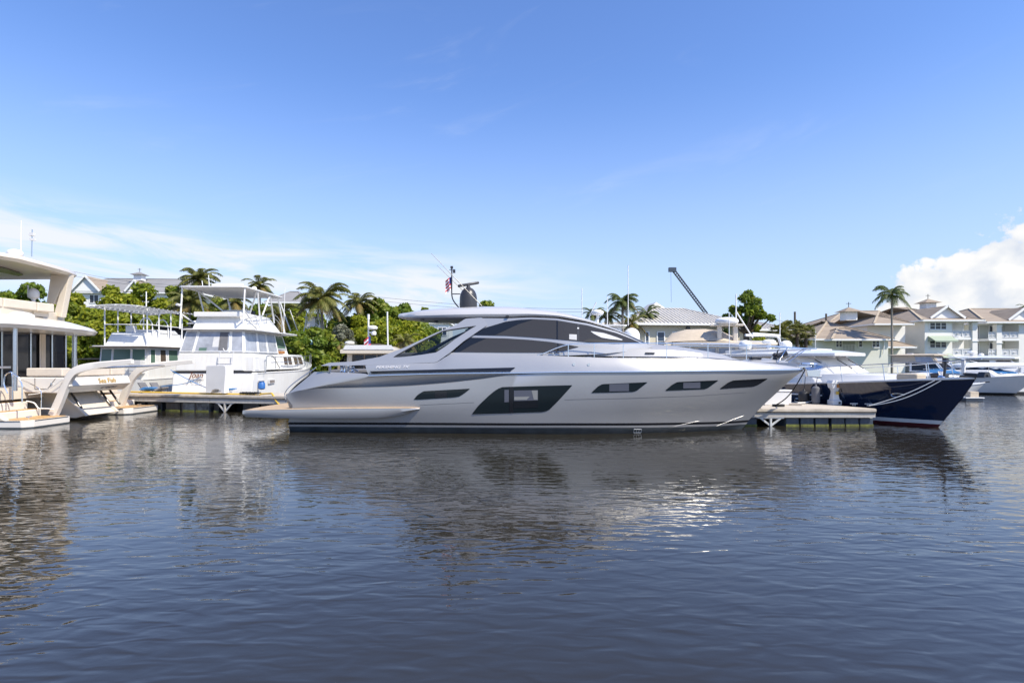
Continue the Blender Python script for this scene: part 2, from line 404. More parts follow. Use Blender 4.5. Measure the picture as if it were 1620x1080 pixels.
kB2 = drop(kB, .095, .02, -.06); kB3 = drop(kB, .175, .04, -.11); kB4 = drop(kB, .52, .22, -.4); kB5 = drop(kB, 1.1, 1.2, -.8)
NX = 110
rows = [k.row(NX) for k in (kB5, kB4, kB3, kB2, kB, kL, kK, kM, kC, kS, kU)]
def bandm(i): return 2 if i < 2 else (0 if i == 2 else (1 if i == 3 else 0))
hb = MB()
for side in (0, 1):
    rr = rows if not side else [[mir(p) for p in r] for r in rows]
    for i in range(len(rr) - 1): hb.grid(rr[i:i + 2], bandm(i))
col = [r[0] for r in rows]; hb.face(col + [mir(p) for p in reversed(col)], 0)
hb.grid([rows[0], [mir(p) for p in rows[0]]], 2)
hull_o = hb.build('hull', ['silver_paint', 'black_gloss', 'antifoul'], yacht, smooth=38, join=True)
from mathutils.bvhtree import BVHTree
hull_bvh = BVHTree.FromPolygons([v.co for v in hull_o.data.vertices], [tuple(p.vertices) for p in hull_o.data.polygons])
LV = [kB4, kB3, kB2, kB, kL, kK, kM, kC]
def hw(x, z):
    "half breadth of the hull at x, z (smooth through the level curves)"
    hit = hull_bvh.ray_cast(Vector((x, -6, z)), Vector((0, 1, 0)))
    if hit[0] is not None: return -hit[0][1]
    ps = [k.x(x) for k in LV]; zs = [p[2] for p in ps]; ws = [-p[1] for p in ps]
    if z <= zs[0]: return ws[0]
    for i in range(len(zs) - 1):
        if z <= zs[i + 1]: return ws[i] + (ws[i + 1] - ws[i]) * (z - zs[i]) / (zs[i + 1] - zs[i])
    return ws[-1]
def onhull(u, v, off=0.):
    w = 2.4
    for _ in range(6):
        p = YF.px(u, v, -w); w = hw(p[0], p[2]) + off
    return YF.px(u, v, -w)
def ease(pts, n):
    k = [0.]
    for a, b in zip(pts, pts[1:]): k.append(k[-1] + math.hypot(b[0] - a[0], b[1] - a[1]))
    return [tuple(np.interp(k[-1] * i / (n - 1), k, [p[j] for p in pts]) for j in (0, 1)) for i in range(n)]
def hull_panel(name, top, bot, mt, off=.012, n=28, m=7, fn=onhull, both=True, parent=None, base=-.02):
    "panel lying on a side surface between two edges (top and bottom, aft to forward), with a rim"
    t, b = ease(top, n), ease(bot, n); res = None
    for side in ((0, 1) if both else (0,)):
        mb = MB()
        g = lambda p: mir(p) if side else p
        rw = [[g(fn(*(np.array(t[j]) * (1 - i / (m - 1)) + np.array(b[j]) * i / (m - 1)), off)) for j in range(n)] for i in range(m)]
        mb.grid(rw)
        ed = t + [tuple(np.array(t[-1]) * (1 - i / (m - 1)) + np.array(b[-1]) * i / (m - 1)) for i in range(1, m)] + b[::-1][1:] + [tuple(np.array(b[0]) * (1 - i / (m - 1)) + np.array(t[0]) * i / (m - 1)) for i in range(1, m)]
        mb.grid([[g(fn(*p, off)) for p in ed], [g(fn(*p, base)) for p in ed]])
        o = mb.build(name, mt, parent or yacht, smooth=40, join=True); res = res or o
    return res
# hull glazing: five dark slanting windows with inset opening panes
hull_panel('hull_window', [(655,631),(661,624),(670,618.5),(743,614.5)], [(654.5,631.8),(660,632.2),(718,628.6),(727,627),(736,621),(743,615.4)], 'hull_glass')
ww = hull_panel('hull_window', [(747,654),(757,641),(775,624),(786,615.5),(794,612),(850,610.3),(905,609)], [(747.5,655),(800,653.6),(860,651.6),(868,649),(885,632),(905,609.8)], 'hull_glass')
hull_panel('hull_window', [(936,620.5),(946,611),(953,607.3),(1024,604.3)], [(936.5,621.5),(1002,619.8),(1008,617.5),(1024,605)], 'hull_glass')
hull_panel('hull_window', [(1053,617),(1064,608),(1072,604),(1136,601.3)], [(1054,618),(1115,615.5),(1121,613),(1136,602)], 'hull_glass')
hull_panel('hull_window', [(1139,614.5),(1152,605),(1160,601.5),(1214,598.6)], [(1140,615.3),(1192,611.6),(1200,608.5),(1214,599.4)], 'cabin_glass_dark')
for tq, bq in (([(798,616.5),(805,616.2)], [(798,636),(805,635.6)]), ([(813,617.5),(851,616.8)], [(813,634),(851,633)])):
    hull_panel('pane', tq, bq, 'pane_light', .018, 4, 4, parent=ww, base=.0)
hull_panel('pane_reflection', [(813.5,627.5),(838,627)], [(813.5,632.5),(833,632.2)], 'pane_grey', .022, 4, 3, parent=ww, base=0)  # reflection in the big window, painted as pale patches over its lightened pane
hull_panel('pane_reflection', [(841,617.6),(850.5,617.4)], [(844.5,632),(850.5,631.8)], 'pane_grey', .022, 4, 3, parent=ww, base=0)
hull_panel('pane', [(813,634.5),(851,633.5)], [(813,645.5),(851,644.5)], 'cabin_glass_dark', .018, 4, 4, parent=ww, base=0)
hull_panel('window_post', [(806,612.5),(812,612.3)], [(806,653),(812,652.8)], 'black_gloss', .020, 4, 8, parent=ww, base=0)
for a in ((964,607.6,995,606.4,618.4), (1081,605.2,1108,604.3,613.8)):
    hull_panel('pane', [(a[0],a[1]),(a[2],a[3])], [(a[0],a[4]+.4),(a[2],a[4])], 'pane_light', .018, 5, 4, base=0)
hull_panel('pane', [(688,619.4),(707,618.4)], [(688,629.2),(707,628.4)], 'black_gloss', .018, 5, 4, base=0)
# knuckle crease along the topsides, spray rails at the forefoot
kn = MB()
for side in (0, 1):
    for a, b in ((664, 750), (893, 1180)):
        ln = [onhull(u, float(np.interp(u, (664, 760, 900, 1000, 1100, 1180), (641, 636.3, 632.3, 630, 626.6, 621))), .004) for u in np.linspace(a, b, 40)]
        up = [p + Vector((0, -.004, .012)) for p in ln]; kn.grid([[mir(p) for p in q] if side else q for q in (ln, up)])
kn.build('hull_crease', 'silver_dark', yacht)
sr = MB()
for a, b in (((1066, 674), (1106, 665)), ((1134, 673), (1176, 657))):
    for side in (0, 1):
        ln = [onhull(*(np.array(a) * (1 - t) + np.array(b) * t), .0) for t in np.linspace(0, 1, 14)]
        q = [[p + Vector((0, .02, -.028)) for p in ln], [p + Vector((0, -.014 * math.sin(math.pi * i / 13), -.01)) for i, p in enumerate(ln)], [p + Vector((0, .02, .022)) for p in ln]]
        sr.grid([[mir(p) for p in r] for r in q] if side else q)
sr.build('spray_rail', 'silver_paint', yacht, smooth=20)
dm = MB()   # small draught mark framed on the bottom paint
for (u0, v0, u1, v1) in ((1003,678.5,1015,678.8), (1003,684,1014,684), (1003,678.5,1002.5,684), (1015,678.8,1014,684), (1007,679.8,1006.6,683), (1011,679.8,1010.4,683)):
    dm.bar(onhull(u0, v0, .012), onhull(u1, v1, .012), .008, .012)
dm.build('draught_mark', 'white_letters', yacht)
# chrome rub rail
rb = MB()
for side in (0, 1):
    ln = [Curve([YF.px(u, v, -w) for u, v, w in cR])(i / 90) for i in range(91)]
    q = [[p + Vector((0, d[0], d[1])) for p in ln] for d in ((.03, -.03), (-.035, -.025), (-.045, .0), (-.035, .025), (.03, .04))]
    rb.grid([[mir(p) for p in r] for r in q] if side else q)
rb.build('rub_rail', 'chrome', yacht, smooth=50)
# quarter panels, stern garage door and aft deck
cT = [(497,588,2.2),(540,589,2.3),(578,591,2.4),(585,593.5,2.415)]
kT = yc(cT); kUa = yc([(456,622,2.15),(485,615,2.37),(510,610,2.42),(545,604,2.43),(575,598,2.42),(585,594.4,2.42)])
qp = MB(); n = 26
for side in (0, 1):
    a, b = kUa.row(n), kT.row(n); mid = [(p + q) / 2 + Vector((0, -.06 * math.sin(i / (n - 1) * math.pi), 0)) for i, (p, q) in enumerate(zip(a, b))]
    rr = [a, mid, b, [Vector((p[0], p[1] + .35, p[2] - .0)) for p in b], [Vector((p[0], p[1] + .36, p[2] - .5)) for p in b]]
    qp.grid([[mir(p) for p in r] for r in rr] if side else rr)
qp.build('quarter_panel', 'silver_paint', yacht, smooth=35)
gd = MB(); a, b = kUa(0), kT(0)
gr = []
for t in np.linspace(0, 1, 6):
    p = a * (1 - t) + b * t; bow = -.25 * math.sin(math.pi * min(1, t * 1.0)) * .4
    gr.append([Vector((p[0] + bow - .10 * (1 - (2 * s - 1) ** 2), p[1] * (1 - 2 * s), p[2] + .02 * math.sin(math.pi * s))) for s in np.linspace(0, 1, 14)])
gr.append([p + Vector((2.6, 0, -.02)) for p in gr[-1]])
gd.grid(gr); gd.build('garage_door', 'silver_paint', yacht, smooth=40)
# bathing platform with teak top
pt = [(384,649,2.25),(440,647.5,2.5),(520,646,2.62),(600,645.2,2.66),(650,645,2.62),(664,645,2.5)]
pb = [(389,659.5,2.2),(440,661,2.45),(520,661.3,2.57),(590,661,2.6),(635,656,2.57),(664,647.5,2.48)]
kt, kb = yc(pt), yc(pb); n = 40; zt = kt(.3)[2]
T_, B_ = kt.row(n), kb.row(n); mid = [(p + q) / 2 + Vector((-.05 if i == 0 else 0, -.05, 0)) for i, (p, q) in enumerate(zip(T_, B_))]
pf = MB()
for side in (0, 1):
    rr = [T_, mid, B_]; pf.grid([[mir(p) for p in r] for r in rr] if side else rr)
    k = [Vector((p[0], min(p[1] + .03, -1.9), p[2] - .0)) for p in T_]; kk = [Vector((p[0], min(p[1] + 1., -1.5), p[2])) for p in B_]
    pf.grid([[mir(p) for p in r] for r in (T_, k)] if side else (T_, k)); pf.grid([[mir(p) for p in r] for r in (B_, kk)] if side else (B_, kk))
s_ = np.linspace(0, 1, 9)
ends = [[Vector((r[0][0] - .18 * (1 - (2 * s - 1) ** 2), r[0][1] * (1 - 2 * s), r[0][2])) for s in s_] for r in (T_, mid, B_)]
pf.grid(ends)
pf.grid([ends[2], [p + Vector((2.2, 0, 0)) for p in ends[2]]])
plat = pf.build('bathing_platform', 'silver_paint', yacht, smooth=40)
tk = MB(); e0 = [p + Vector((.05, 0, .012)) for p in ends[0]]; x1 = kUa(0)[0] + .75
for i, s in enumerate(s_): e0[i][1] *= .985
tk.grid([e0, [Vector((x1, p[1] * 1.0, p[2])) for p in e0]]); tk.build('teak_deck', 'teak', plat)
# side strip of teak-coloured cap running forward
cp = MB()
for side in (0, 1):
    q = [[p + Vector((0, d[0], d[1])) for p in T_[4:]] for d in ((.25, .012), (.01, .012), (-.012, -.006))]
    cp.grid([[mir(p) for p in r] for r in q] if side else q)
cp.build('platform_cap', 'teak', plat, smooth=30)
# bulwarks, deck and coaming
cT2 = [(578,577.5,2.36),(640,575,2.33),(690,573,2.3),(702,566,2.28),(716,560,2.25),(780,561,2.25),(850,562,2.27),(975,566,2.2),(1050,566.5,1.96),(1100,567,1.74),(1150,569,1.38),(1200,573,.93),(1240,577.5,.48),(1262,581,.15),(1270,583,.02)]
kT2 = yc(cT2); kR = Curve([YF.px(u, v, -w) for u, v, w in cR])
x0 = kT2(0)[0]; x1 = kT2(1)[0]; n = 120
bk = MB(); xs = [x0 + (x1 - x0) * i / (n - 1) for i in range(n)]
lo = [kR.x(x) + Vector((0, .02, .022)) for x in xs]; hi = [kT2.x(x) for x in xs]
md = [(p * .5 + q * .5) + Vector((0, -.05 * min(1, abs(p[1])), .0)) for p, q in zip(lo, hi)]
inn = [Vector((p[0], min(-.01, p[1] + .14), p[2] - .01)) for p in hi]; inl = [Vector((p[0], min(-.005, p[1] + .16), p[2] - .12)) for p in hi]
for side in (0, 1):
    rr = [lo, md, hi, inn, inl]; bk.grid([[mir(p) for p in r] for r in rr] if side else rr)
bk.face([lo[0], md[0], hi[0], inn[0], Vector((lo[0][0], lo[0][1] + .2, lo[0][2]))])
bk.build('bulwark', 'silver_paint', yacht, smooth=40)
dk = MB(); dk.grid([[Vector((p[0], p[1] * s, p[2] + .05 * (1 - s * s))) for p in inl] for s in np.linspace(1, -1, 9)])
dk.build('deck', 'silver_light', yacht, smooth=40)
def onbul(u, v, off=0.):
    w = 2.4
    for _ in range(6):
        p = YF.px(u, v, -w); x = p[0]; a, b = kR.x(x), kT2.x(x); t = min(1, max(0, (p[2] - a[2]) / (b[2] - a[2])))
        w = -(a[1] * (1 - t) + b[1] * t) + .05 * math.sin(math.pi * t) * .9 + off
    return YF.px(u, v, -w)
hull_panel('air_intake', [(585.5,587),(700,584),(815,581)], [(588,591),(700,588.6),(807,587.2)], 'black_gloss', .012, 30, 3, onbul)
hull_panel('intake_louvre', [(590,587.8),(597,587.6)], [(590,590.4),(597,590.2)], 'hull_glass', .018, 3, 3, onbul, base=0)
p0, p1 = onbul(594, 582.6, .02), onbul(655, 581.8, .02); up = onbul(594, 578, .02) - p0
text('name_lettering', 'PERSHING 7X', 'letters_silver', .155, yacht, basis(p0, p1 - p0, up), .25, 1.28, .002, .002, 1.06)
pq = Matrix.Translation(Vector((p1[0], -p1[1], p1[2]))) @ Matrix.Rotation(math.pi, 4, 'Z')
text('name_lettering', 'PERSHING 7X', 'letters_silver', .150, yacht, pq, .25, 1.28, .002, -.0035, 1.06)
for u, v in ((908, 576), (931.5, 576.5)):
    q = onbul(u, v, .0); mb = MB(); mb.tube([q + Vector((0, .03, 0)), q + Vector((0, -.02, 0))], .055, 14); mb.tube([q + Vector((0, -.02, 0)), q + Vector((0, -.035, 0))], .03, 12)
    mb.build('deck_fitting', 'chrome', yacht, smooth=40)
# foredeck trunk
def tri(pts): return yc(pts)
t0 = yc([(860,561,1.98),(950,563,1.8),(1050,565,1.5),(1120,567,1.08),(1170,569,.55)])
t1 = yc([(872,554,1.93),(950,551.5,1.72),(1050,553,1.38),(1110,558.5,.98),(1163,567,.48)])
t2 = yc([(880,551,1.7),(950,545,1.4),(1015,543.8,1.15),(1060,546.5,.95),(1100,552.5,.66),(1140,560,.42),(1158,566,.3)])
ft = MB(); n = 50; rr = [k.row(n) for k in (t0, t1, t2)]
allr = rr + [[Vector((p[0], 0, p[2] + .03)) for p in rr[2]]] + [[mir(p) for p in r] for r in reversed(rr)]
ft.grid(allr); ft.face([r[-1] for r in allr]); ft.face([r[0] for r in allr])
ft.build('foredeck_trunk', 'silver_light', yacht, smooth=28)
hp = MB()
for u in (1037, 1081):
    ln = [YF.px(u, v, -w - .01) for v, w in ((548.5, 1.22), (552.5, 1.36), (561, 1.42))]
    if u == 1081: ln = [YF.px(u, v, -w - .01) for v, w in ((551, .9), (555, 1.13), (562, 1.2))]
    for a, b in zip(ln, ln[1:]): hp.bar(a, b, .012, .012)
hp.build('hatch_seam', 'silver_dark', yacht)
vb = MB(); a, b = YF.px(1021, 558.2, -1.56), YF.px(1035, 558.6, -1.5); vb.bar(a, b, .1, .045); vb.build('deck_vent', 'anthracite', yacht)
# cabin sides: one sloping surface on each side
kw0 = pchip([YF.px(u, 540, -2)[0] for u in (640, 880, 930, 975, 1018, 1060)], [2.05, 2.05, 1.95, 1.76, 1.5, 1.3])
def oncab(u, v, off=0.):
    w = 1.9
    for _ in range(7):
        p = YF.px(u, v, -w); w = kw0(p[0]) - .25 * (p[2] - 3.0) + off
    return YF.px(u, v, -w)
arc = [(716,557),(736,526),(752,503),(800,503.5),(840,502),(880,503.5),(930,511.5),(975,524),(1000,534),(1020,543)]
base = [(716,560),(760,561),(800,562),(850,562.5),(900,562),(950,560),(990,556),(1010,552),(1032,549)]
hull_panel('cabin_side', arc, base, 'silver_paint', 0., 60, 12, oncab, base=-.06)
hull_panel('side_window', [(712.5,556),(717,551),(730,541),(744,533.8),(800,535),(840,537.6),(870,540.6),(900,545.3),(915,548.4)], [(713,556.8),(760,557.2),(800,557.6),(883,557.8),(893,555),(906,551),(915,548.8)], 'cabin_glass', .014, 44, 9, oncab, base=-.01)
hull_panel('side_window', [(749,529.5),(757,523.5),(766,518.8),(800,508.6),(820,505.8),(842,504.6),(880,506.4),(930,514.6),(975,526.6),(1000,536.2),(1012,541.5)], [(750,530),(800,531),(840,533.4),(870,535.8),(910,539.4),(935,542),(970,543.5),(1011,542.6)], 'cabin_glass', .014, 60, 9, oncab, base=-.01)
hull_panel('tinted_panel', [(750,528.8),(757,523.8),(766,519.2),(800,509),(820,506.2),(843,505)], [(750.5,529.6),(765,529.8),(783,529.8),(800,522),(820,512.5),(840,506.3)], 'cabin_glass_dark', .019, 30, 4, oncab, base=0)
hull_panel('tinted_panel', [(713,556),(717,551.5),(730,541.5),(744,534.4),(770,534.8)], [(714,556.5),(720,556.6),(727,556.7),(745,546),(766,536.4)], 'cabin_glass_dark', .019, 20, 4, oncab, base=0)
for tp, bt in (([(880.5,506.8),(882.6,507.2)], [(880.5,536.4),(882.6,536.6)]), ([(882,543),(883.6,543.3)], [(882,557.3),(883.6,557.3)])):
    hull_panel('window_mullion', tp, bt, 'black_gloss', .020, 3, 6, oncab, base=0)
hull_panel('window_mullion', [(913,512.6),(916.5,513.2)], [(913,539.4),(916.5,539.8)], 'anthracite', .022, 3, 6, oncab, base=0)
hull_panel('inner_post', [(913.3,518),(916,518)], [(913.3,520),(916,520)], 'white_plastic', .026, 3, 3, oncab, base=0)
hull_panel('pale_blind', [(900.5,528.5),(912.5,529)], [(900.5,536.5),(912.5,537.6)], 'pale_fabric', .019, 3, 3, oncab, base=0)
hull_panel('dashboard', [(924,538.4),(932,535.6),(960,538),(985,540)], [(924,540.6),(945,541.6),(970,542.4),(990,541.6)], 'black_matt', .019, 14, 3, oncab, base=0)
hull_panel('dash_cover', [(934,523.5),(955,526.5),(975,533),(985,537)], [(940,528),(952,534),(965,536),(984,538)], 'gelcoat_grey', .019, 12, 3, oncab, base=0)
hull_panel('side_ledge', [(704,559.8),(712,557.8),(760,558.2),(860,559)], [(700,562),(712,561.4),(760,561.6),(850,562)], 'silver_light', .05, 20, 3, oncab, base=-.1)
# roof: overhang aft, crown, windscreen forward
st = [(633,.25,4.56,4.62),(637,.7,4.49,4.68),(644,1.02,4.44,4.735),(656,1.32,4.40,4.79),(672,1.5,4.375,4.83),(690,1.62,4.365,4.865),(712,1.72,4.36,4.89),(735,1.76,4.36,4.91),(765,1.76,4.36,4.93),(800,1.755,4.36,4.92),(840,1.74,4.40,4.83),(880,1.71,4.37,4.70),(905,1.69,4.29,4.56),(930,1.655,4.18,4.385),(952,1.60,4.04,4.20),(975,1.54,3.86,3.98),(1000,1.46,3.62,3.71),(1020,1.39,3.41,3.47)]
sx_ = [YF.px(u, 500, 0 if u < 640 else -w * .9)[0] for u, w, a, b in st]
fw, fb, ft_ = pchip(sx_, [s[1] for s in st]), pchip(sx_, [s[2] for s in st]), pchip(sx_, [s[3] for s in st])
sec = [(0, 0), (.5, 0), (.9, .02), (.985, .12), (1, .28), (.965, .5), (.88, .7), (.7, .86), (.45, .96), (.2, .995), (0, 1)]
full = sec + [(-a, b) for a, b in sec[-2:0:-1]]
rf = MB(); N_ = 70; rows = []; tt = [(i / (N_ - 1)) ** 1.25 for i in range(N_)]
for t in tt:
    x = sx_[0] + (sx_[-1] - sx_[0]) * t; a, b, c = fw(x), fb(x), ft_(x)
    rows.append([Vector((x, -a * p, b + (c - b) * q)) for p, q in full] + [Vector((x, 0, b))])
xg = sx_[12]
def rm(i, j):
    if rows[i][0][0] > xg and 6 <= j <= 13: return 1
    return 2 if j < 2 or j > 17 else 0
rf.grid(rows, rm); rf.face(rows[0][:-1]); rf.face(rows[-1][:-1])
roof = rf.build('roof', ['silver_roof', 'cabin_glass_dark', 'silver_light'], yacht, smooth=40)
sl = MB()
for u, yy in ((650, -.9), (668, -1.2), (690, -.4), (690, .5)):
    q = YF.px(u, 507, yy); sl.lathe([(.09, 0.005), (.09, .03)], 12, (q[0], yy, 4.44 if u < 660 else 4.34))
sl.build('ceiling_light', 'anthracite', roof)
# swept buttresses with a glazed triangle each side
outer = [(507,578.5),(520,573.6),(560,571.6),(600,564.5),(640,549.5),(690,526),(722,513.5),(736,504),(764,502),(770,515),(752,527),(733,540),(714,556),(703,564),(690,573),(640,575),(575,577.3),(540,578.3)]
inner = [(622,565),(626,562),(640,554),(660,543.3),(680,533),(700,523.4),(728,518.4),(754,515.2),(744,520.5),(730,529),(715,540),(703,549),(690,557.3),(670,560.5),(655,562.5),(640,564.2),(632,564.8),(627,565)]
def onarch(u, v, off=0.):
    w = 2.1
    for _ in range(7):
        p = YF.px(u, v, -w); w = 2.33 - .35 * (p[2] - 2.6) + off
    return YF.px(u, v, -w)
from mathutils.geometry import tessellate_polygon
O_, I_ = ease(outer + outer[:1], 140)[:-1], ease(inner + inner[:1], 90)[:-1]
tri_ = tessellate_polygon([[Vector((p[0], -p[1], 0)) for p in O_], [Vector((p[0], -p[1], 0)) for p in I_]])
for side in (0, 1):
    bt = MB(); g = (lambda p: mir(p)) if side else (lambda p: p)
    fr_ = [bt.v(g(onarch(*p, .012))) for p in O_ + I_]; bk_ = [bt.v(g(onarch(*p, -.10))) for p in O_ + I_]
    for t in tri_: bt.f([fr_[i] for i in t]); bt.f([bk_[i] for i in reversed(t)])
    for s0, n in ((0, len(O_)), (len(O_), len(I_))):
        for i in range(n): j = s0 + (i + 1) % n; i += s0; bt.f((fr_[i], fr_[j], bk_[j], bk_[i]))
    bt.build('buttress', 'silver_paint', yacht, smooth=35, join=True, bevel=.012)
gp = MB()
for side in (0, 1):
    P = [onarch(*p, -.03) for p in I_]; P = [mir(p) for p in P] if side else P; c = sum(P, Vector()) / len(P)
    for i in range(len(P)): gp.face([c, P[i], P[(i + 1) % len(P)]])
gp.build('buttress_window', 'tinted_clear', yacht)
gb = MB()
for side in (0, 1):
    for (a, b, wd) in (((622, 564.4), (700, 524), 1.3), ((700, 524), (753, 515.6), 1.6), ((752, 516.5), (690, 556.6), 2.2)):
        A = [a, b]; q = [onarch(a[0], a[1], -.02), onarch(b[0], b[1], -.02)]; q = [mir(p) for p in q] if side else q
        gb.bar(q[0], q[1], .05, wd * .03)
gb.build('window_rubber', 'black_matt', yacht)
# coaming aft of the buttress (bulwark cap seen over the mooring gap), posts, winch
pc = MB()
for u in (522, 551):
    a, b = YF.px(u, 589.5, -2.25), YF.px(u, 578, -2.3); pc.tube([a, b], .045, 10); pc.tube([b + Vector((0,0,-.02)), b], .06, 10)
pc.build('coaming_post', 'chrome', yacht, smooth=40)
wc = MB()
for u, r, h in ((541, .09, .22), (545.5, .06, .26), (558, .10, .16)):
    a = YF.px(u, 589, -2.0); wc.lathe([(r, 0), (r * .6, h * .3), (r * .55, h * .7), (r, h)], 14, a)
a, b = YF.px(556, 583, -2.02), YF.px(567, 587, -2.02); wc.tube([a, b], .03, 8); wc.tube([YF.px(548, 586, -2.02), YF.px(560, 580, -2.02)], .025, 8)
wc.build('mooring_winch', 'chrome', yacht, smooth=40)
db = MB(); a, b = YF.px(500, 590, -1.7), YF.px(600, 590, -1.7)
db.box(((a[0] + b[0]) / 2 + 1.0, 0, 2.16), (b[0] - a[0] + 1, 3.5, .46)); db.build('sun_pad', 'grey_fabric', yacht, bevel=.06)
sf = MB(); a = YF.px(640, 560, -1.2)
for dx, y, w_, h in ((0.3, -1.25, 1.5, .75), (.3, 1.25, 1.5, .75), (2.0, -1.2, .8, .95)): sf.box((a[0] + dx, y, 2.6 + h / 2 - .3), (w_, .8, h))
sf.build('cockpit_sofa', 'grey_fabric', yacht, bevel=.06)
# stern handrail
hr = MB(); q = [YF.px(u, v, -w) for u, v, w in ((453,632,2.1),(450,624,2.1),(455,615,2.1),(470,602,2.1),(490,588,2.1),(500,581,2.1))]
hr.tube(Curve(q, 'l').row(16), .018, 7); hr.build('stern_rail', 'chrome', yacht, smooth=50)
# side rails and pulpit
rl = MB(); post = MB()
top = [(850,562,2.18),(862,558,2.18),(880,550.5,2.17),(893,546.3,2.15),(905,544.2,2.12),(940,543,2.08),(1000,542.8,1.95),(1055,543,1.77),(1120,543.8,1.4),(1181,545.5,.95),(1235,548,.45),(1275,551,.12),(1292,552,.0)]
tc_ = Curve([YF.px(u, v, -w) for u, v, w in top]); lnn = tc_.row(70)
m_ = [(1120,551,1.4),(1181,551.5,.95),(1235,552.5,.47)]
for side in (0, 1):
    rl.tube([mir(p) for p in lnn] if side else lnn, .019, 7)
    for u, v, ub in ((899,566,899),(940,566.4,940),(986,567,986),(1055,567.5,1054.6),(1120,569,1120),(1181,572.5,1181)):
        w_ = float(np.interp(u, [t[0] for t in top], [t[2] for t in top])); vt = float(np.interp(u, [t[0] for t in top], [t[1] for t in top]))
        a, b = YF.px(ub, v, -w_ - .03), YF.px(u, vt, -w_); post.tube([mir(a), mir(b)] if side else [a, b], .016, 6)
    for ua, va, wa, ub, vb, wb in ((1230,574,.5,1246,549,.36),(1247,573,.36,1276,551.5,.1)):
        a, b = YF.px(ua, va, -wa), YF.px(ub, vb, -wb); post.tube([mir(a), mir(b)] if side else [a, b], .016, 6)
rl.build('guard_rail', 'chrome', yacht, smooth=50); post.build('stanchion', 'chrome', yacht, smooth=50)
# bow roller, anchor, windlass, searchlight
an = MB(); a = YF.px(1272, 580, 0)
an.box(a + Vector((.12, 0, .0)), (.7, .16, .07)); an.tube([a + Vector((-.1, 0, .12)), a + Vector((.5, 0, .1))], .05, 8)
for s in (-1, 1):
    an.face([a + Vector((.35, 0, .12)), a + Vector((.62, s * .3, .02)), a + Vector((.4, s * .36, -.1)), a + Vector((.1, s * .2, -.14))])
    an.face([a + Vector((.35, 0, .12)), a + Vector((.1, s * .2, -.14)), a + Vector((-.02, s * .1, -.05))])
an.prism([a + Vector(p) for p in ((0.05, -.09, -.06), (.62, -.09, -.12), (.55, -.09, -.42), (.1, -.09, -.38))], (0, .18, 0))
an.build('anchor', 'chrome', yacht, smooth=25, bevel=.012)
wd = MB(); b = YF.px(1236, 565, 0); wd.tube([b + Vector((-.2, -.12, .05)), b + Vector((.16, -.12, .17))], .1, 12); wd.lathe([(.1, -.14), (.07, .02), (.12, .1), (.05, .18)], 14, b + Vector((-.2, .1, 0)))
wd.tube([b + Vector((-.2, -.12, .15)), b + Vector((-.16, -.1, .3))], .025, 8); wd.build('windlass', 'anthracite', yacht, smooth=40)
w2 = MB(); b = YF.px(1195, 566, -.2); w2.box(b, (.42, .3, .12)); w2.build('deck_locker', 'anthracite', yacht, bevel=.04)
nc = MB(); b = YF.px(1195, 569, 0)
rows = [[Vector((b[0] + x, y * wd_, b[2] - .12 + h * math.cos(y * 1.5))) for y in np.linspace(-1, 1, 9)] for x, wd_, h in ((-.75, .75, .02), (-.1, .62, .2), (.5, .45, .17), (1.1, .3, .08), (1.7, .1, -.05))]
nc.grid(rows); nc.build('foredeck_cap', 'silver_light', yacht, smooth=40)
cl = MB()
for u, v, w_ in ((875, 561, 2.1), (886, 561, 2.1)):
    q = YF.px(u, v, -w_); cl.tube([q, q + Vector((.0, 0, .1))], .02, 6); cl.tube([q + Vector((-.1, 0, .1)), q + Vector((.1, 0, .1))], .02, 6)
cl.build('cleat', 'chrome', yacht, smooth=40)
# radar dome, scanner, mast, aerials
dm = MB(); c = YF.px(741, 487, 0); q = 1 / F * 23.6
prof = [(0.36, -.05), (.365, .05), (.36, .42), (.335, .56), (.28, .69), (.19, .79), (.08, .845), (.0, .85)]
dm.lathe(prof, 26, c); dm.build('radar_dome', 'anthracite', yacht, smooth=40)
sc = MB(); e = c + Vector((0, 0, .83)); sc.lathe([(.1, -.02), (.07, .08), (.07, .14)], 12, e)
a, b = YF.px(724.5, 452.5, -.15), YF.px(757.5, 447, .25); sc.bar(a, b, .14, .11); sc.build('radar_scanner', 'anthracite', yacht, smooth=40, bevel=.035)
ms = MB(); ln = [YF.px(u, v, .0) for u, v in ((725.5,486),(719,478),(715.5,471),(714.6,463),(714.7,440),(714.7,421.5))]; ms.tube(Curve(ln, 'l').row(18), .027, 8); ms.tube([YF.px(715, 465, 0), YF.px(728, 465, 0)], .022, 7)
ms.box(YF.px(714.7, 423, 0), (.1, .1, .1)); ms.box(YF.px(718.5, 429, 0), (.09, .09, .14)); ms.tube([YF.px(714.7, 427.5, 0), YF.px(718.5, 427.5, 0)], .015, 5); ms.tube([YF.px(711, 427, 0), YF.px(714.7, 427, 0)], .015, 5)
ms.build('mast', 'anthracite', yacht, smooth=40)
ae = MB()
ae.tube([YF.px(764, 486, -.7), YF.px(682, 400.5, -.7)], .022, 6, r2=.008); ae.tube([YF.px(732, 459, .6), YF.px(691.5, 419.5, .6)], .02, 6, r2=.008); ae.tube([YF.px(732, 459, .6), YF.px(757, 487, .6)], .02, 6)
ae.lathe([(.05, -.03), (.04, .1)], 8, YF.px(764, 487, -.7)); ae.build('whip_aerial', 'anthracite', yacht, smooth=40)
mast_bit = MB(); q = YF.px(735, 502, -1.76); mast_bit.box(q + Vector((1.65, -.0, .03)), (.1, .06, .06)); mast_bit.build('nav_light', 'black_matt', yacht)
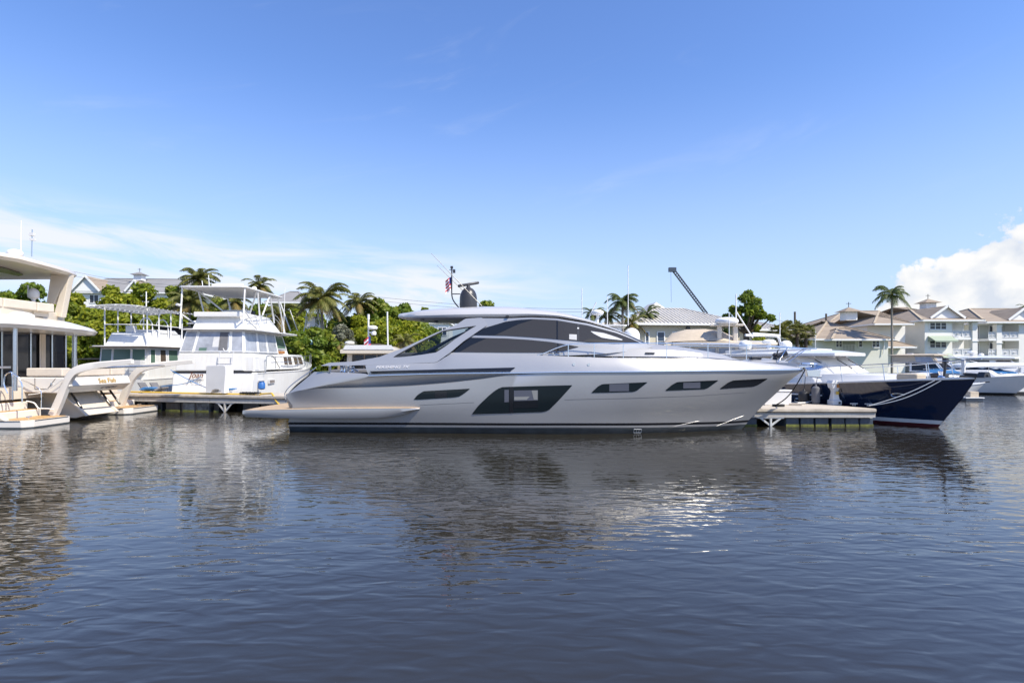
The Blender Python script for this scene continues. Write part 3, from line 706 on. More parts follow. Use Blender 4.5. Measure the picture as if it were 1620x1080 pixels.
# flag on the mast
def flag(fr, p_top, p_bot, length, parent, name='flag'):
    fl = MB(); n, m = 12, 13; a, b = Vector(p_top), Vector(p_bot); rows = []
    for i in range(m + 1):
        t = i / m; rows.append([a * (1 - t) + b * t + Vector((-length * s * (.55 + .2 * t), .10 * math.sin(s * 6 + t * 2) * length, -.55 * length * s)) for s in np.linspace(0, 1, n)])
    fl.grid(rows, lambda i, j: 2 if (i < 7 and j < 5) else (0 if i % 2 == 0 else 1)); return fl.build(name, ['flag_red', 'flag_white', 'flag_blue'], parent, smooth=60)
def hang_flag(a, h, wdt, label, fr=None):
    "small striped flag hanging from a staff; its own thing"
    fl = MB(); rows = []; n, m = 9, 13
    for j in range(m + 1):
        t = j / m; rows.append([Vector((-wdt * t * (1 - .3 * math.sin(t * 3)), .05 * math.sin(t * 7 + s * 3), -h * s - wdt * .9 * t * t * .7)) for s in np.linspace(0, 1, n)])
    # stripes run along the hoist direction
    fl.grid(list(map(list, zip(*rows))), lambda i, j: 2 if (i < 4 and j < 6) else (i % 2))
    o = fl.build('flag', ['flag_red', 'flag_white', 'flag_blue'], None, smooth=60); o.location = a; tag(o, label, 'flag'); return o
hang_flag(YF.w(YF.px(714, 438, 0)), .55, .26, 'small striped flag flying from the black mast on the silver yacht')
# ------------------------------------------------------------------ building blocks for the other boats
def gen_hull(parent, L, B, zs, top='gelcoat', boot='black_matt', stripe=None, flare=.25, rake=.16, name='hull', full=2.3, tumble=0., deckmat='gelcoat', deck=True, bootz=.16, stripez=.3):
    "planing hull, x forward from the transom; zs = sheer height aft, amidships, at the bow"
    zf = pchip([0, .5, 1], zs); n = 40; rows = []
    def sheer(t): return B / 2 * (.93 + .07 * min(1, t / .3)) * max(0., 1 - max(0, (t - .42) / .58) ** full)
    lv = (-.5, 0, bootz, stripez, .62, .84, 1.0)
    R0 = []
    for k, q in enumerate(lv):
        r = []
        for i in range(n):
            t = i / (n - 1); zt = zf(t)
            z = q if k < 4 else max(stripez + .05 * (k - 3), zt * q); g = min(1., max(0, z) / zf(1.))
            xe = L * (1 - rake * (1 - g) ** 1.15); x = xe * t
            s = sheer(t); fl = flare * (1 - g) * (.25 + .75 * t); w = s * (1 - fl) - tumble * g * g * (1 - t)
            if k == 0: w = s * .55 * (1 - t)
            r.append(Vector((x, -max(w, .02), z)))
        R0.append(r)
    mb = MB(); mm = lambda i: 1 if i < 2 else (2 if (i == 2 and stripe) else 0)
    for side in (0, 1):
        rr = [[mir(p) for p in r] for r in R0] if side else R0
        for i in range(len(rr) - 1): mb.grid(rr[i:i + 2], mm(i))
    c = [r[0] for r in R0]; mb.face(c + [mir(p) for p in reversed(c)], 0)
    mb.build(name, [top, boot, stripe or boot], parent, smooth=35, join=True)
    if deck:
        dm_ = MB(); dm_.grid([[Vector((p[0], p[1] * s, p[2] - .03 + .06 * (1 - s * s))) for p in R0[-1]] for s in (1, .5, 0, -.5, -1)]); dm_.build('deck', deckmat, parent, smooth=40, join=True)
        rm_ = MB()
        for side in (0, 1):
            q = [[p + Vector((0, a, b)) for p in R0[-1]] for a, b in ((.02, -.05), (-.03, -.03), (-.03, .03), (.05, .04))]
            rm_.grid([[mir(p) for p in r] for r in q] if side else q)
        rm_.build('rub_rail', deckmat, parent, smooth=40, join=True)
    return R0
def bil(q, u, v): return (q[0] * (1 - u) + q[1] * u) * (1 - v) + (q[3] * (1 - u) + q[2] * u) * v
class Cab:
    "tapering box on a plan outline (anticlockwise from above); win() sets glazing in its faces"
    def __init__(s, parent, name, bot, z0, top, z1, mt, bevel=.03, cap=True):
        s.p = parent; A = [Vector((*p, z0)) if len(p) == 2 else Vector(p) for p in bot]; B = [Vector((*p, z1)) if len(p) == 2 else Vector(p) for p in top]
        mb = MB(); a = [mb.v(p) for p in A]; b = [mb.v(p) for p in B]; n = len(a)
        for i in range(n): mb.f((a[i], a[(i + 1) % n], b[(i + 1) % n], b[i]))
        mb.f(a[::-1]); mb.f(b)
        s.o = mb.build(name, mt, parent, bevel=bevel, join=True); s.q = [[A[i], A[(i + 1) % n], B[(i + 1) % n], B[i]] for i in range(n)]
    def nrm(s, i): q = s.q[i]; return (q[1] - q[0]).cross(q[3] - q[0]).normalized()
    def win(s, i, u0, u1, v0, v1, mt='tint_black', fr='white_plastic', fw=.035, skew=0., name='window', bars=0):
        q = s.q[i]; n = s.nrm(i); c = [bil(q, u0 + skew, v0), bil(q, u1 + skew * .2, v0), bil(q, u1, v1), bil(q, u0, v1)]; m = sum(c, Vector()) / 4
        o = None
        if fr:
            mb = MB(); 
            for k in range(4):
                a, b = c[k] + n * .012, c[(k + 1) % 4] + n * .012
                mb.bar(a, b, fw, fw) if abs((b - a).normalized().z) < .95 else mb.bar(a, b, fw, fw)
            for k in range(bars):
                t = (k + 1) / (bars + 1); mb.bar(c[0] * (1 - t) + c[1] * t + n * .012, c[3] * (1 - t) + c[2] * t + n * .012, fw * .8, fw * .8)
            o = mb.build(name, fr, s.p, join=True)
        g = MB(); g.prism([p + (m - p) * .0 + n * .001 for p in c], n * .009); g.build('pane' if o else name, mt, o or s.p, join=True)
        return o
def rect(x0, x1, y0, y1): return [(x0, y0), (x1, y0), (x1, y1), (x0, y1)]
def rail(parent, pts, r=.018, posts=(), mt='steel', base=None, name='guard_rail', mids=()):
    mb = MB(); C_ = Curve(pts, 'l'); mb.tube(C_.row(max(8, 6 * len(pts))), r, 6)
    for dz in mids: mb.tube([p - Vector((0, 0, dz)) for p in C_.row(max(8, 6 * len(pts)))], r * .7, 5)
    for t, dz in posts: p = C_(t); mb.tube([p, p - Vector((0, 0, dz))], r * .9, 5)
    return mb.build(name, mt, parent, smooth=50, join=True)
def pipes(parent, name, segs, r=.025, mt='white_paint', n=6):
    mb = MB()
    for s_ in segs: mb.tube(s_, r, n)
    return mb.build(name, mt, parent, smooth=50)
def slab(parent, name, plan, z, th, mt, crown=0., bevel=.04):
    "flat canopy on a plan outline, slightly crowned"
    mb = MB(); c = Vector((sum(p[0] for p in plan) / len(plan), sum(p[1] for p in plan) / len(plan), 0))
    zz = lambda p: p[2] if len(p) > 2 else z
    a = [Vector((p[0], p[1], zz(p))) for p in plan]; t = [p + Vector((0, 0, th)) for p in a]; i1 = [p + (Vector((c[0], c[1], p[2])) - p) * .35 + Vector((0, 0, crown * .8)) for p in t]; i2 = [p + (Vector((c[0], c[1], p[2])) - p) * .7 + Vector((0, 0, crown)) for p in t]
    n = len(a); ids = [[mb.v(p) for p in r] for r in (a, t, i1, i2)]
    for r, q in zip(ids, ids[1:]):
        for i in range(n): mb.f((r[i], r[(i + 1) % n], q[(i + 1) % n], q[i]))
    mb.f(ids[0][::-1]); mb.f(ids[-1]); return mb.build(name, mt, parent, smooth=35, bevel=bevel if not crown else 0, join=True)
def rounded(x0, x1, y0, y1, r, n=5):
    out = []
    for cx, cy, a in ((x0 + r, y0 + r, 180), (x1 - r, y0 + r, 270), (x1 - r, y1 - r, 0), (x0 + r, y1 - r, 90)):
        for k in range(n): t = R(a + 90 * k / (n - 1)); out.append((cx + r * math.cos(t), cy + r * math.sin(t)))
    return out
def dome(parent, c, r, h, name='satellite_dome', mt='white_plastic', seg=16):
    mb = MB(); mb.lathe([(r * .7, 0), (r * .92, h * .08), (r, h * .3), (r, h * .5)] + [(r * math.cos(a), h * .5 + h * .5 * math.sin(a)) for a in np.linspace(.2, 1.5, 6)], seg, c); return mb.build(name, mt, parent, smooth=50, join=True)

# ------------------------------------------------------------------ power catamaran, stern to the right, at the left edge
CF = Fr(-19.5, 27.2, 0)
cat = frthing(CF, 'power_catamaran', 'cream power catamaran with teak swim steps and white davit arms at the left edge', 'catamaran')
for y0, y1, far in ((-4.3, -1.95, 0), (1.75, 4.3, 1)):
    xo = -1.75 if far else -2.4
    hl = [(-12, y0 + .1), (-.25, y0), (0, y0 + .3), (0, y1 - .15), (-.2, y1), (-12, y1 - .1)]
    mb = MB(); mb.prism([Vector((x, y, .02)) for x, y in hl], (0, 0, .30)); mb.build('hull_platform', 'gelcoat_warm', cat, bevel=.05, join=True)
    mb = MB(); mb.prism([Vector((x * .99 - .02, y, -.4)) for x, y in hl], (0, 0, .425)); mb.build('antifouled_bottom', 'antifoul', cat, join=True)
    mb = MB(); mb.prism([Vector((x * .97 - .08, (y - (y0 + y1) / 2) * .9 + (y0 + y1) / 2, .321)) for x, y in hl], (0, 0, .012)); mb.build('teak_deck', 'teak_warm', cat, join=True)
    mb = MB(); mb.bar((-2.2, y0 - .005, .30), (-.3, y0 - .005, .30), .02, .025); mb.bar((.005, y0 + .35, .30), (.005, y1 - .25, .30), .02, .025); mb.build('rubber_fender_strip', 'black_matt', cat)
    for k, (x, z) in enumerate(((-1.35, .62), (-1.95, .95), (-2.5, 1.3))):
        mb = MB(); mb.box((x - 3, (y0 + y1) / 2 + .05, z - .17), (6, (y1 - y0) * .92, .34)); st_ = mb.build('stern_step', 'gelcoat_warm', cat, bevel=.04, join=True)
        mb = MB(); mb.box((x - .3, (y0 + y1) / 2 + .05, z + .007), (.5, (y1 - y0) * .84, .012)); mb.build('step_tread', 'teak_warm', st_, join=True)
    mb = MB(); mb.prism([Vector((x, y0 + .02, z)) for x, z in ((-2.9, .3), (-.9, .3), (-2.0, 1.15), (-2.6, 1.5), (-14, 1.6), (-14, .3))], (0, .25, 0)); mb.build('stern_cheek', 'gelcoat_cream', cat, bevel=.04, join=True)
# cockpit beam between the hulls with the boat's name
tb = MB(); sec_ = [(-2.4, 1.36), (-.35, 1.30), (.02, 1.62), (-.12, 2.0), (-2.4, 2.02)]
tb.prism([Vector((x, -2.15, z)) for x, z in sec_], (0, 4.05, 0)); tb.build('transom_beam', 'gelcoat_warm', cat, bevel=.05, join=True)
M_ = basis(CF.pxx(150, 606.0, .0) + Vector((.03, 0, .0)), (0, 1, 0), (-.33, 0, 1)); M_.translation = Vector((.0, -.35, 1.70)); text('name_lettering', 'Sea Fish', 'gold_letters', .34, cat, M_ @ Matrix.Translation((0, 0, .018)), .08, 1.08, .003, .003)
M2_ = basis((-.20, .0, 1.43), (0, 1, 0), (.37, 0, .32)); text('port_lettering', 'ST VINCENT', 'dark_letters', .19, cat, M2_ @ Matrix.Translation((0, 0, .012)), 0., 1.0, .003, .001)
nb = MB(); nb.prism([Vector((x, -1.0, z)) for x, z in ((-5, .15), (-.6, .10), (-.1, .22), (-1.3, 1.3), (-5, 1.3))], (0, 2.0, 0)); nb.build('nacelle', 'gelcoat_cream', cat, bevel=.05, join=True)
for y in (-1.02, 1.02):
    mb = MB(); mb.bar((-1.25, y, 1.28), (-.05, y, .22), .16, .09); mb.build('lift_arm', 'gelcoat_cream', cat, bevel=.02, join=True)
pipes(cat, 'hydraulic_ram', [[(-.9, y, 1.32), (-.35, y, .55)] for y in (-.95, .95, 1.6)], .05, 'black_gloss', 8)
bw = MB(); bw.box((-4.5, 0, 1.33), (5, 7.6, .5)); bw.build('bridge_deck', 'gelcoat_cream', cat, join=True)
# davit arms with the bar between their heads
for ln, y in (([(-.75, .34), (-.45, 1.0), (-.05, 1.95), (.25, 2.3), (.8, 2.48), (2.75, 2.72)], -2.1), ([(-1.3, .34), (-1.05, 1.0), (-.65, 1.85), (-.2, 2.3), (.5, 2.5), (2.6, 2.72)], 3.0)):
    c = Curve([Vector((x, y, z)) for x, z in ln], 'l'); pts = c.row(26); mb = MB(); rows = []
    for i, p in enumerate(pts):
        t = i / 25; d = (pts[min(i + 1, 25)] - pts[max(i - 1, 0)]).normalized(); nn = Vector((-d.z, 0, d.x)); h = .16 - .06 * max(0, t - .5) * 2 + .05 * max(0, .3 - t); w_ = .11
        rows.append([p + nn * h + Vector((0, -w_ * .7, 0)), p + nn * h * .8 + Vector((0, w_, 0)), p - nn * h + Vector((0, w_, 0)), p - nn * h + Vector((0, -w_, 0)), p + nn * h * .6 + Vector((0, -w_, 0))])
    mb.grid([r + r[:1] for r in rows]); mb.face(rows[0]); mb.face(rows[-1]); mb.build('davit_arm', 'gelcoat_warm', cat, smooth=30, join=True)
pipes(cat, 'davit_bar', [[(.9, -2.0, 2.42), (1.1, 2.9, 2.5)]], .05, 'steel', 8)
# cockpit seats
for c, d in (((-1.15, -1.85, 2.24), (1.6, .5, .36)), ((-.45, -.3, 2.22), (.4, 2.1, .34)), ((-.45, 1.35, 2.22), (.4, 1.0, .34))):
    mb = MB(); mb.box(c, d); mb.build('cockpit_cushion', 'cream_vinyl', cat, bevel=.05, join=True)
pipes(cat, 'cushion_rail', [[(-1.9, -1.95, 2.05), (-.3, -1.95, 2.05)], [(-.35, -1.3, 2.05), (-.35, 1.8, 2.05)]], .02, 'steel')
sm_ = MB(); sm_.bar((-1.5, -2.158, 1.98), (-1.5, -2.158, 1.5), .012, .02); sm_.bar((-1.5, -2.158, 1.5), (-.95, -2.158, 1.5), .012, .02); sm_.bar((-.95, -2.158, 1.5), (-.6, -2.158, 1.95), .012, .02); sm_.build('door_seam', 'tint_brown', cat, join=True)
for x, z in ((-.75, 1.72), (-2.0, 1.6)): sm_ = MB(); sm_.tube([(x, -2.15, z), (x, -2.2, z)], .05, 10); sm_.build('hull_fitting', 'chrome', cat, join=True)
for y in (-3.6, 3.4): sm_ = MB(); sm_.tube([(-.55, y - .14, .42), (-.55, y + .14, .42)], .025, 6); sm_.tube([(-.55, y, .33), (-.55, y, .42)], .03, 6); sm_.build('cleat', 'chrome', cat, join=True)
pipes(cat, 'step_rail', [Curve([Vector(p) for p in ((-1.1, -2.3, .65), (-1.1, -2.3, 1.35), (-1.6, -2.3, 1.75), (-2.3, -2.3, 2.0))], 'l').row(12)], .02, 'chrome')
# saloon: dark glazed doors
sb = MB(); sb.box((-7.9, -.2, 2.65), (7, 6.9, 2.9)); sb.build('saloon', 'tint_brown', cat, join=True)
for y0, y1 in ((-3.6, -2.2), (-2.12, -.7), (-.62, .9), (.98, 2.2), (2.28, 3.1)):
    mb = MB(); mb.box((-4.36, (y0 + y1) / 2, 2.75), (.05, y1 - y0, 2.6)); mb.build('saloon_door', 'tint_black', cat, join=True)
pipes(cat, 'door_frame', [[(-4.3, y, 1.5), (-4.3, y, 4.1)] for y in (-3.65, -2.16, -.66, .94, 2.24, 3.15)], .045, 'steel')
mb = MB(); mb.box((-3.9, -1.75, 2.45), (1.2, .9, .10)); mb.box((-3.9, -1.75, 2.2), (.12, .12, .45)); mb.build('cockpit_table', 'gelcoat_warm', cat, bevel=.02)
for y in (-3.0, 1.4):
    cu = MB(); rows = [[Vector((-4.25 + .05 * math.sin(k * 2.4), y + k * .045, z)) for k in range(9)] for z in (1.6, 2.4, 4.1)]; cu.grid(rows); cu.build('curtain', 'cream_vinyl', cat, smooth=60, join=True)
pipes(cat, 'overhang_post', [[CF.pxx(24, 618, -1.55), CF.pxx(24, 512, -1.55)]], .085, 'steel', 12)
pipes(cat, 'overhang_post', [[CF.px(118, 582, 3.5), CF.px(118, 522, 3.5)]], .11, 'steel', 12)
# upper deck overhang
def plan(fr, pts): return [tuple(fr.pz(u, v, z))[:2] for u, v, z in pts]
og = [(-12, -4.2), (-2.6, -4.2), (-1.7, -4.0), (-1.25, -3.3), (-1.3, -2), (-1.9, 1), (-2.6, 2.7), (-3.0, 3.5), (-3.6, 3.9), (-12, 4.1)]
mb = MB(); A = [Vector((x, y, 4.12)) for x, y in og]; B = [Vector((x + .12, y * 1.01, 4.28)) for x, y in og]; C1 = [Vector((x - .05, y * .985, 4.46)) for x, y in og]; D1 = [Vector((x - .9, y * .90, 4.74)) for x, y in og]
for r, q in ((A, B), (B, C1), (C1, D1)): mb.grid([r, q])
mb.face(A); mb.face(D1); mb.build('upper_deck', 'gelcoat_warm', cat, smooth=40, join=True)
fb_ = MB(); fb_.prism([Vector((x - 1.2, y * .84, 4.7)) for x, y in og], (0, 0, .45)); fb_.build('flybridge_coaming', 'gelcoat_cream', cat, bevel=.06, join=True)
for y0, y1 in ((-4.4, -2.7), (-2.66, -.95), (-.91, .05)):
    mb = MB(); mb.box((-2.55, (y0 + y1) / 2, 5.25), (.28, y1 - y0, .40)); mb.build('seat_back', 'cream_vinyl', cat, bevel=.05, join=True)
    mb = MB(); mb.box((-2.75, (y0 + y1) / 2, 4.98), (.2, y1 - y0 - .1, .3)); mb.build('seat_base', 'gelcoat_cream', cat, join=True)
# hardtop with its raked arch
hg = [(-12, -4.0), (-3, -4.0), (-2.1, -3.6), (-1.85, -2.6), (-2.2, -.6), (-2.55, 1.0), (-2.95, 2.1), (-3.5, 2.7), (-12, 3.0)]
mb = MB(); A = [Vector((x - .1, y * .98, 7.02)) for x, y in hg]; B = [Vector((x + .05, y * 1.0, 7.14)) for x, y in hg]; C1 = [Vector((x - .02, y * .99, 7.30)) for x, y in hg]; D1 = [Vector((x - 1.0, y * .86, 7.46)) for x, y in hg]
A0 = [Vector((x - .7, y * .82, 7.08)) for x, y in hg]
for r, q in ((A0, A), (A, B), (B, C1), (C1, D1)): mb.grid([r, q])
mb.face(D1); mb.face(A0); mb.build('hardtop', 'gelcoat_cream', cat, smooth=40, join=True)
mb = MB(); mb.prism([Vector((x - 2.0, y * .6, 7.03)) for x, y in hg[1:8]] , (0, 0, .045)); mb.build('hardtop_skylight', 'tint_brown', cat, join=True)
def archleg(pts, y, th, nm='hardtop_arch'):
    mb = MB(); mb.prism([CF.px(u, v, y) for u, v in pts], (0, th, 0)); mb.build(nm, 'gelcoat_cream', cat, bevel=.04, join=True)
archleg([(80, 434), (110, 434), (107, 448), (96.5, 502), (84, 499), (95, 460), (85, 481), (73, 479)], 1.35, .35)
archleg([(-60, 405), (-22, 405), (-30, 490), (-42, 488), (-36, 450), (-70, 478), (-80, 478)], -3.3, .35)
dome(cat, CF.px(24, 404, -1.2) + Vector((0, 0, -.02)), .3, .3); pipes(cat, 'whip_aerial', [[CF.px(33, 405, 0), CF.px(33.5, 349, 0)]], .022); pipes(cat, 'mast_post', [[CF.px(50, 406, .6), CF.px(51, 363, .6)]], .025, 'steel')
mb = MB(); mb.box(CF.px(51, 371, .6), (.2, .16, .14)); mb.box(CF.px(52, 379, .6), (.24, .12, .1)); mb.build('camera_housing', 'gelcoat_grey', cat, join=True)
c = CF.px(53, 472, .8); dome(cat, c + Vector((0, 0, -.0)), .24, .5); mb = MB(); mb.lathe([(.1, -.35), (.07, -.1), (.14, .02)], 12, c); mb.build('dome_stand', 'white_plastic', cat, join=True)
pipes(cat, 'grab_rail', [Curve([CF.px(46, v + .0, .8) + Vector((-.05, 0, 0)) for v in (451, 458, 466, 469)] + [CF.px(51, 471.5, .8)], 'l').row(10)], .03, 'white_paint')
co = MB()
for k in range(7): c = CF.pxx(31 + k * .6, 506, -1.9); co.tube([c + Vector((.36 * math.cos(a) * .5, .48 * math.cos(a) * .9, .04 * k - .08 + .16 * math.sin(a))) for a in np.linspace(0, 6.28, 18)], .035, 6)
cobj = co.build('rope_coil', 'rope_white', None, smooth=50, join=True); cobj.location = (CF.o[0], CF.o[1], 0); tag(cobj, 'coiled white rope lying on the catamaran overhang', 'rope')
# stern handrails and mooring line
for pts in (((12, 622), (6, 606), (9, 592), (18, 588), (20, 600), (20, 632)), ((20, 590), (30, 598), (35, 612), (35, 636))):
    pipes(cat, 'stern_handrail', [Curve([CF.px(u, v, -3.6) for u, v in pts], 'l').row(18)], .028, 'chrome', 7)
rp = MB(); rp.tube(Curve([CF.px(u, v, -2.3) for u, v in ((45, 624), (62, 622), (80, 613), (100, 599))], 'l').row(20), .02, 5); rp.tube(Curve([CF.px(u, v, -2.3) for u, v in ((42, 634), (54, 637), (62, 646), (75, 646), (86, 648))], 'l').row(14), .03, 5)
o = rp.build('mooring_rope', 'rope_white', None, smooth=50, join=True); o.location = (CF.o[0], CF.o[1], 0); tag(o, 'thin white mooring rope across the stern of the cream catamaran', 'rope')

# ------------------------------------------------------------------ old trawler with a slatted pipe hardtop
TF = Fr(-26.4, 38, 90)
tw = frthing(TF, 'trawler', 'old white trawler with green tinted windows and pipe framed slatted hardtop', 'boat')
gen_hull(tw, 13, 3.9, (1.5, 1.6, 2.3), 'gelcoat_old')
k = Cab(tw, 'cabin', rect(.6, 8.5, -1.72, 1.72), 1.45, rect(.75, 8.2, -1.62, 1.62), 3.72, 'gelcoat_old')
for a, b in ((.06, .33), (.36, .72), (.75, .97)): k.win(3, 1 - b, 1 - a, .52, .93, 'tint_green')
for a, b, m in ((.03, .10, 'tint_green'), (.17, .26, 'tint_brown'), (.3, .45, 'tint_green'), (.5, .68, 'tint_brown')): k.win(0, a, b, .5, .92, m)
slab(tw, 'cabin_roof', rounded(.2, 8.6, -1.95, 1.95, .3), 3.72, .07, 'gelcoat_old'); mb = MB(); mb.bar((.18, -1.97, 3.70), (.18, 1.97, 3.70), .05, .06); mb.bar((.18, -1.97, 3.70), (8.4, -1.97, 3.70), .05, .06); mb.build('roof_trim', 'tint_brown', tw, join=True)
k = Cab(tw, 'flybridge', [(.95, -1.5), (5.6, -1.5), (5.6, 1.5), (.95, 1.5)], 3.79, [(1.3, -1.25), (5.3, -1.25), (5.3, 1.25), (1.3, 1.25)], 4.72, 'gelcoat_old')
mb = MB(); mb.box((1.6, .1, 4.95), (.5, .5, .5)); mb.build('helm_console', 'gelcoat_grey', tw, bevel=.05, join=True); mb = MB(); mb.prism([Vector((x, -1.3, z)) for x, z in ((2.2, 4.7), (4.9, 4.7), (4.4, 5.0), (2.5, 4.98))], (0, 2.0, 0)); mb.build('flybridge_seat', 'gelcoat_old', tw, bevel=.05, join=True)
for side in (-1.45, 1.45): pipes(tw, 'hardtop_post', [[(x, side, 3.75), (x, side, 6.32 + .0 * x)] for x in (.9, 2.2, 3.6, 5.0)], .045)
for x in (1.6, 3.4): pipes(tw, 'bent_rail', [Curve([Vector((x, y, z)) for y, z in ((-1.4, 4.6), (-1.35, 5.3), (-1.0, 5.75), (-.6, 5.6), (-.5, 5.3))], 'l').row(14)], .035)
pipes(tw, 'cross_rail', [[(.9, -1.45, 5.25), (.9, 1.45, 5.25)], [(.9, -1.45, 5.25), (5, -1.45, 5.25)]], .03)
for i in range(14):
    x = -.1 + i * .5; mb = MB(); mb.grid([[Vector((x + dx, y, 6.33 + .16 * (1 - (y / 2.0) ** 2) + dz)) for y in np.linspace(-2.0, 2.0, 9)] for dx, dz in ((0, 0), (.36, 0), (.36, .05), (0, .05), (0, 0))]); mb.build('hardtop_slat', 'white_paint', tw, join=True)
pipes(tw, 'slat_bearer', [[(-.2, y, 6.32 + .16 * (1 - (y / 2) ** 2)), (7, y, 6.32 + .16 * (1 - (y / 2) ** 2))] for y in (-1.45, 0, 1.45)], .04); pipes(tw, 'whip_aerial', [[(2.6, -.3, 6.5), (2.6, -.3, 7.7)]], .035)
mb = MB(); mb.box((.45, -1.1, 2.35), (.6, .8, .9)); mb.build('stern_locker', 'gelcoat_grey', tw, bevel=.03, join=True)
for i, (y, z) in enumerate(((-.7, 2.0), (.3, 2.0))): rail(tw, [Vector((.05, y - .4, 1.5)), Vector((.05, y - .35, 2.1)), Vector((.05, y + .4, 2.1)), Vector((.05, y + .45, 1.5))], .02)

# ------------------------------------------------------------------ white motor yacht with clear enclosure and brown name on its transom
JF = Fr(-17.9, 34.2, 91)
jo = frthing(JF, 'flybridge_yacht', 'white older flybridge yacht with clear vinyl enclosure and brown name on its transom', 'boat')
gen_hull(jo, 16, 4.85, (2.0, 2.05, 2.7), 'gelcoat_old', full=2.6, flare=.14)
tr = Cab(jo, 'transom', [(-.45, -2.35), (.5, -2.4), (.5, 2.4), (-.45, 2.35)], .35, [(-.1, -2.4), (.5, -2.4), (.5, 2.4), (-.1, 2.4)], 2.05, 'gelcoat_old', .06)
mb = MB(); mb.bar((-.1, -2.3, 2.10), (-.1, 2.4, 2.10), .10, .10); mb.build('transom_slot', 'black_matt', jo, join=True)
k = Cab(jo, 'cockpit_bulkhead', rect(-.02, 6.5, -1.75, 2.3), 2.16, [(.12, -1.7), (6.5, -1.7), (6.5, 2.2), (.12, 2.2)], 3.22, 'gelcoat_old', .04)
k2 = Cab(jo, 'side_locker', rect(.1, 1.9, -2.35, -1.72), 2.1, rect(.15, 1.9, -2.3, -1.72), 3.0, 'gelcoat_old', .03); k2.win(0, .05, .35, .1, .93, 'gelcoat_old', 'gelcoat_grey', .02)
k = Cab(jo, 'enclosure', [(.12, -1.72), (5.4, -1.75), (5.4, 2.2), (.12, 2.2)], 3.24, [(.55, -1.5), (5.2, -1.55), (5.2, 1.95), (.55, 1.95)], 4.62, 'white_paint', .02)
for a, b in ((.015, .21), (.235, .77), (.80, .985)): k.win(3, a, b, .06, .96, 'clear_vinyl', 'white_paint', .05)
for a, b in ((.02, .36), (.39, .64), (.67, .97)): k.win(0, a, b, .06, .96, 'clear_vinyl', 'white_paint', .05)
q = k.q[3]; n_ = k.nrm(3)
for a, b, z0, z1, m in ((.5, .62, .25, .7, 'pale_fabric'), (.3, .42, .08, .22, 'tint_green'), (.60, .74, .1, .9, 'grey_fabric')):
    mb = MB(); mb.face([bil(q, a, z0) + n_ * .014, bil(q, b, z0) + n_ * .014, bil(q, b, z1) + n_ * .014, bil(q, a, z1) + n_ * .014]); mb.build('seat_behind_vinyl', m, jo, join=True)
lp = MB(); lp.tube([bil(q, .72 + .06 * math.cos(t), .45 + .38 * math.sin(t)) + n_ * .02 for t in np.linspace(-2.4, 1.2, 14)], .025, 5); lp.build('enclosure_zip', 'white_paint', jo, join=True)
slab(jo, 'upper_deck', rounded(.2, 8.4, -2.1, 2.25, .5), 4.62, .09, 'gelcoat_old')
k = Cab(jo, 'wheelhouse', rect(5.2, 8.2, -1.72, 1.8), 2.2, [(5.2, -1.5), (7.0, -1.35), (7.0, 1.4), (5.2, 1.6)], 4.62, 'gelcoat_old', .04); k.win(0, .05, .93, .58, .96, 'tint_green', 'white_paint', .05)
mb = MB(); mb.box((5.95, -1.72, 3.36), (1.1, .05, .2)); mb.build('wooden_name_board', 'wood_orange', jo, join=True)
k = Cab(jo, 'fore_cabin', [(5.2, -2.0), (11, -1.75), (13.2, -.9), (13.2, .9), (11, 1.75), (5.2, 2.0)], 2.15, [(5.2, -1.85), (10.6, -1.55), (12.2, -.7), (12.2, .7), (10.6, 1.55), (5.2, 1.85)], 3.22, 'gelcoat_old', .08); k.win(0, .12, .46, .3, .86, 'tint_brown', 'white_paint', .05, bars=1); k.win(0, .52, .92, .3, .86, 'tint_brown', 'white_paint', .05, bars=1)
fb_ = Cab(jo, 'flybridge', [(.95, -1.55), (6.9, -1.35), (6.9, 1.35), (.95, 1.85)], 4.72, [(1.25, -1.25), (5.4, -1.1), (5.4, 1.1), (1.25, 1.55)], 5.75, 'gelcoat_old', .05)
mb = MB(); mb.box((.95, .25, 5.62), (.2, 2.9, .30)); mb.build('flybridge_bolster', 'gelcoat', jo, bevel=.05, join=True); rail(jo, [Vector((1.0, 1.7, 5.5)), Vector((.88, .2, 5.52)), Vector((1.0, -1.4, 5.5))], .02, mt='steel')
tf = [(300, 451), (316, 447), (372, 449), (400, 453), (432, 465), (424, 467), (396, 462), (352, 458), (318, 456)]
hp_ = rounded(.2, 6.4, -1.75, 2.35, .4); slab(jo, 'hardtop', hp_, 7.22, .07, 'white_paint', .10)
for i in range(9): mb = MB(); mb.bar((.5 + i * .65, -1.6, 7.2), (.5 + i * .65, 2.2, 7.2), .05, .05); mb.build('hardtop_rib', 'gelcoat_grey', jo, join=True)
pipes(jo, 'tower_pipe', [[(.35, 2.25, 4.7), (.45, 2.15, 7.2)], [(.35, -1.55, 4.7), (.5, -1.6, 7.2)], [(3.0, 1.95, 5.0), (2.2, 2.1, 7.2)], [(3.0, -1.5, 5.0), (2.2, -1.65, 7.2)], [(5.6, 1.4, 5.2), (5.6, 1.9, 7.2)], [(7.4, -1.4, 4.8), (5.6, -1.6, 7.2)], [(.4, 2.2, 5.6), (2.6, 2.0, 4.8)], [(.4, -1.55, 5.9), (2.6, -1.5, 4.8)], [(2.2, 2.1, 7.2), (3.4, .6, 5.6)], [(2.2, -1.6, 7.2), (3.2, -.6, 5.5)], [(4.2, -1.62, 7.2), (3.4, -1.4, 5.6)], [(4.2, -1.62, 7.2), (5.6, -1.35, 5.4)]], .05)
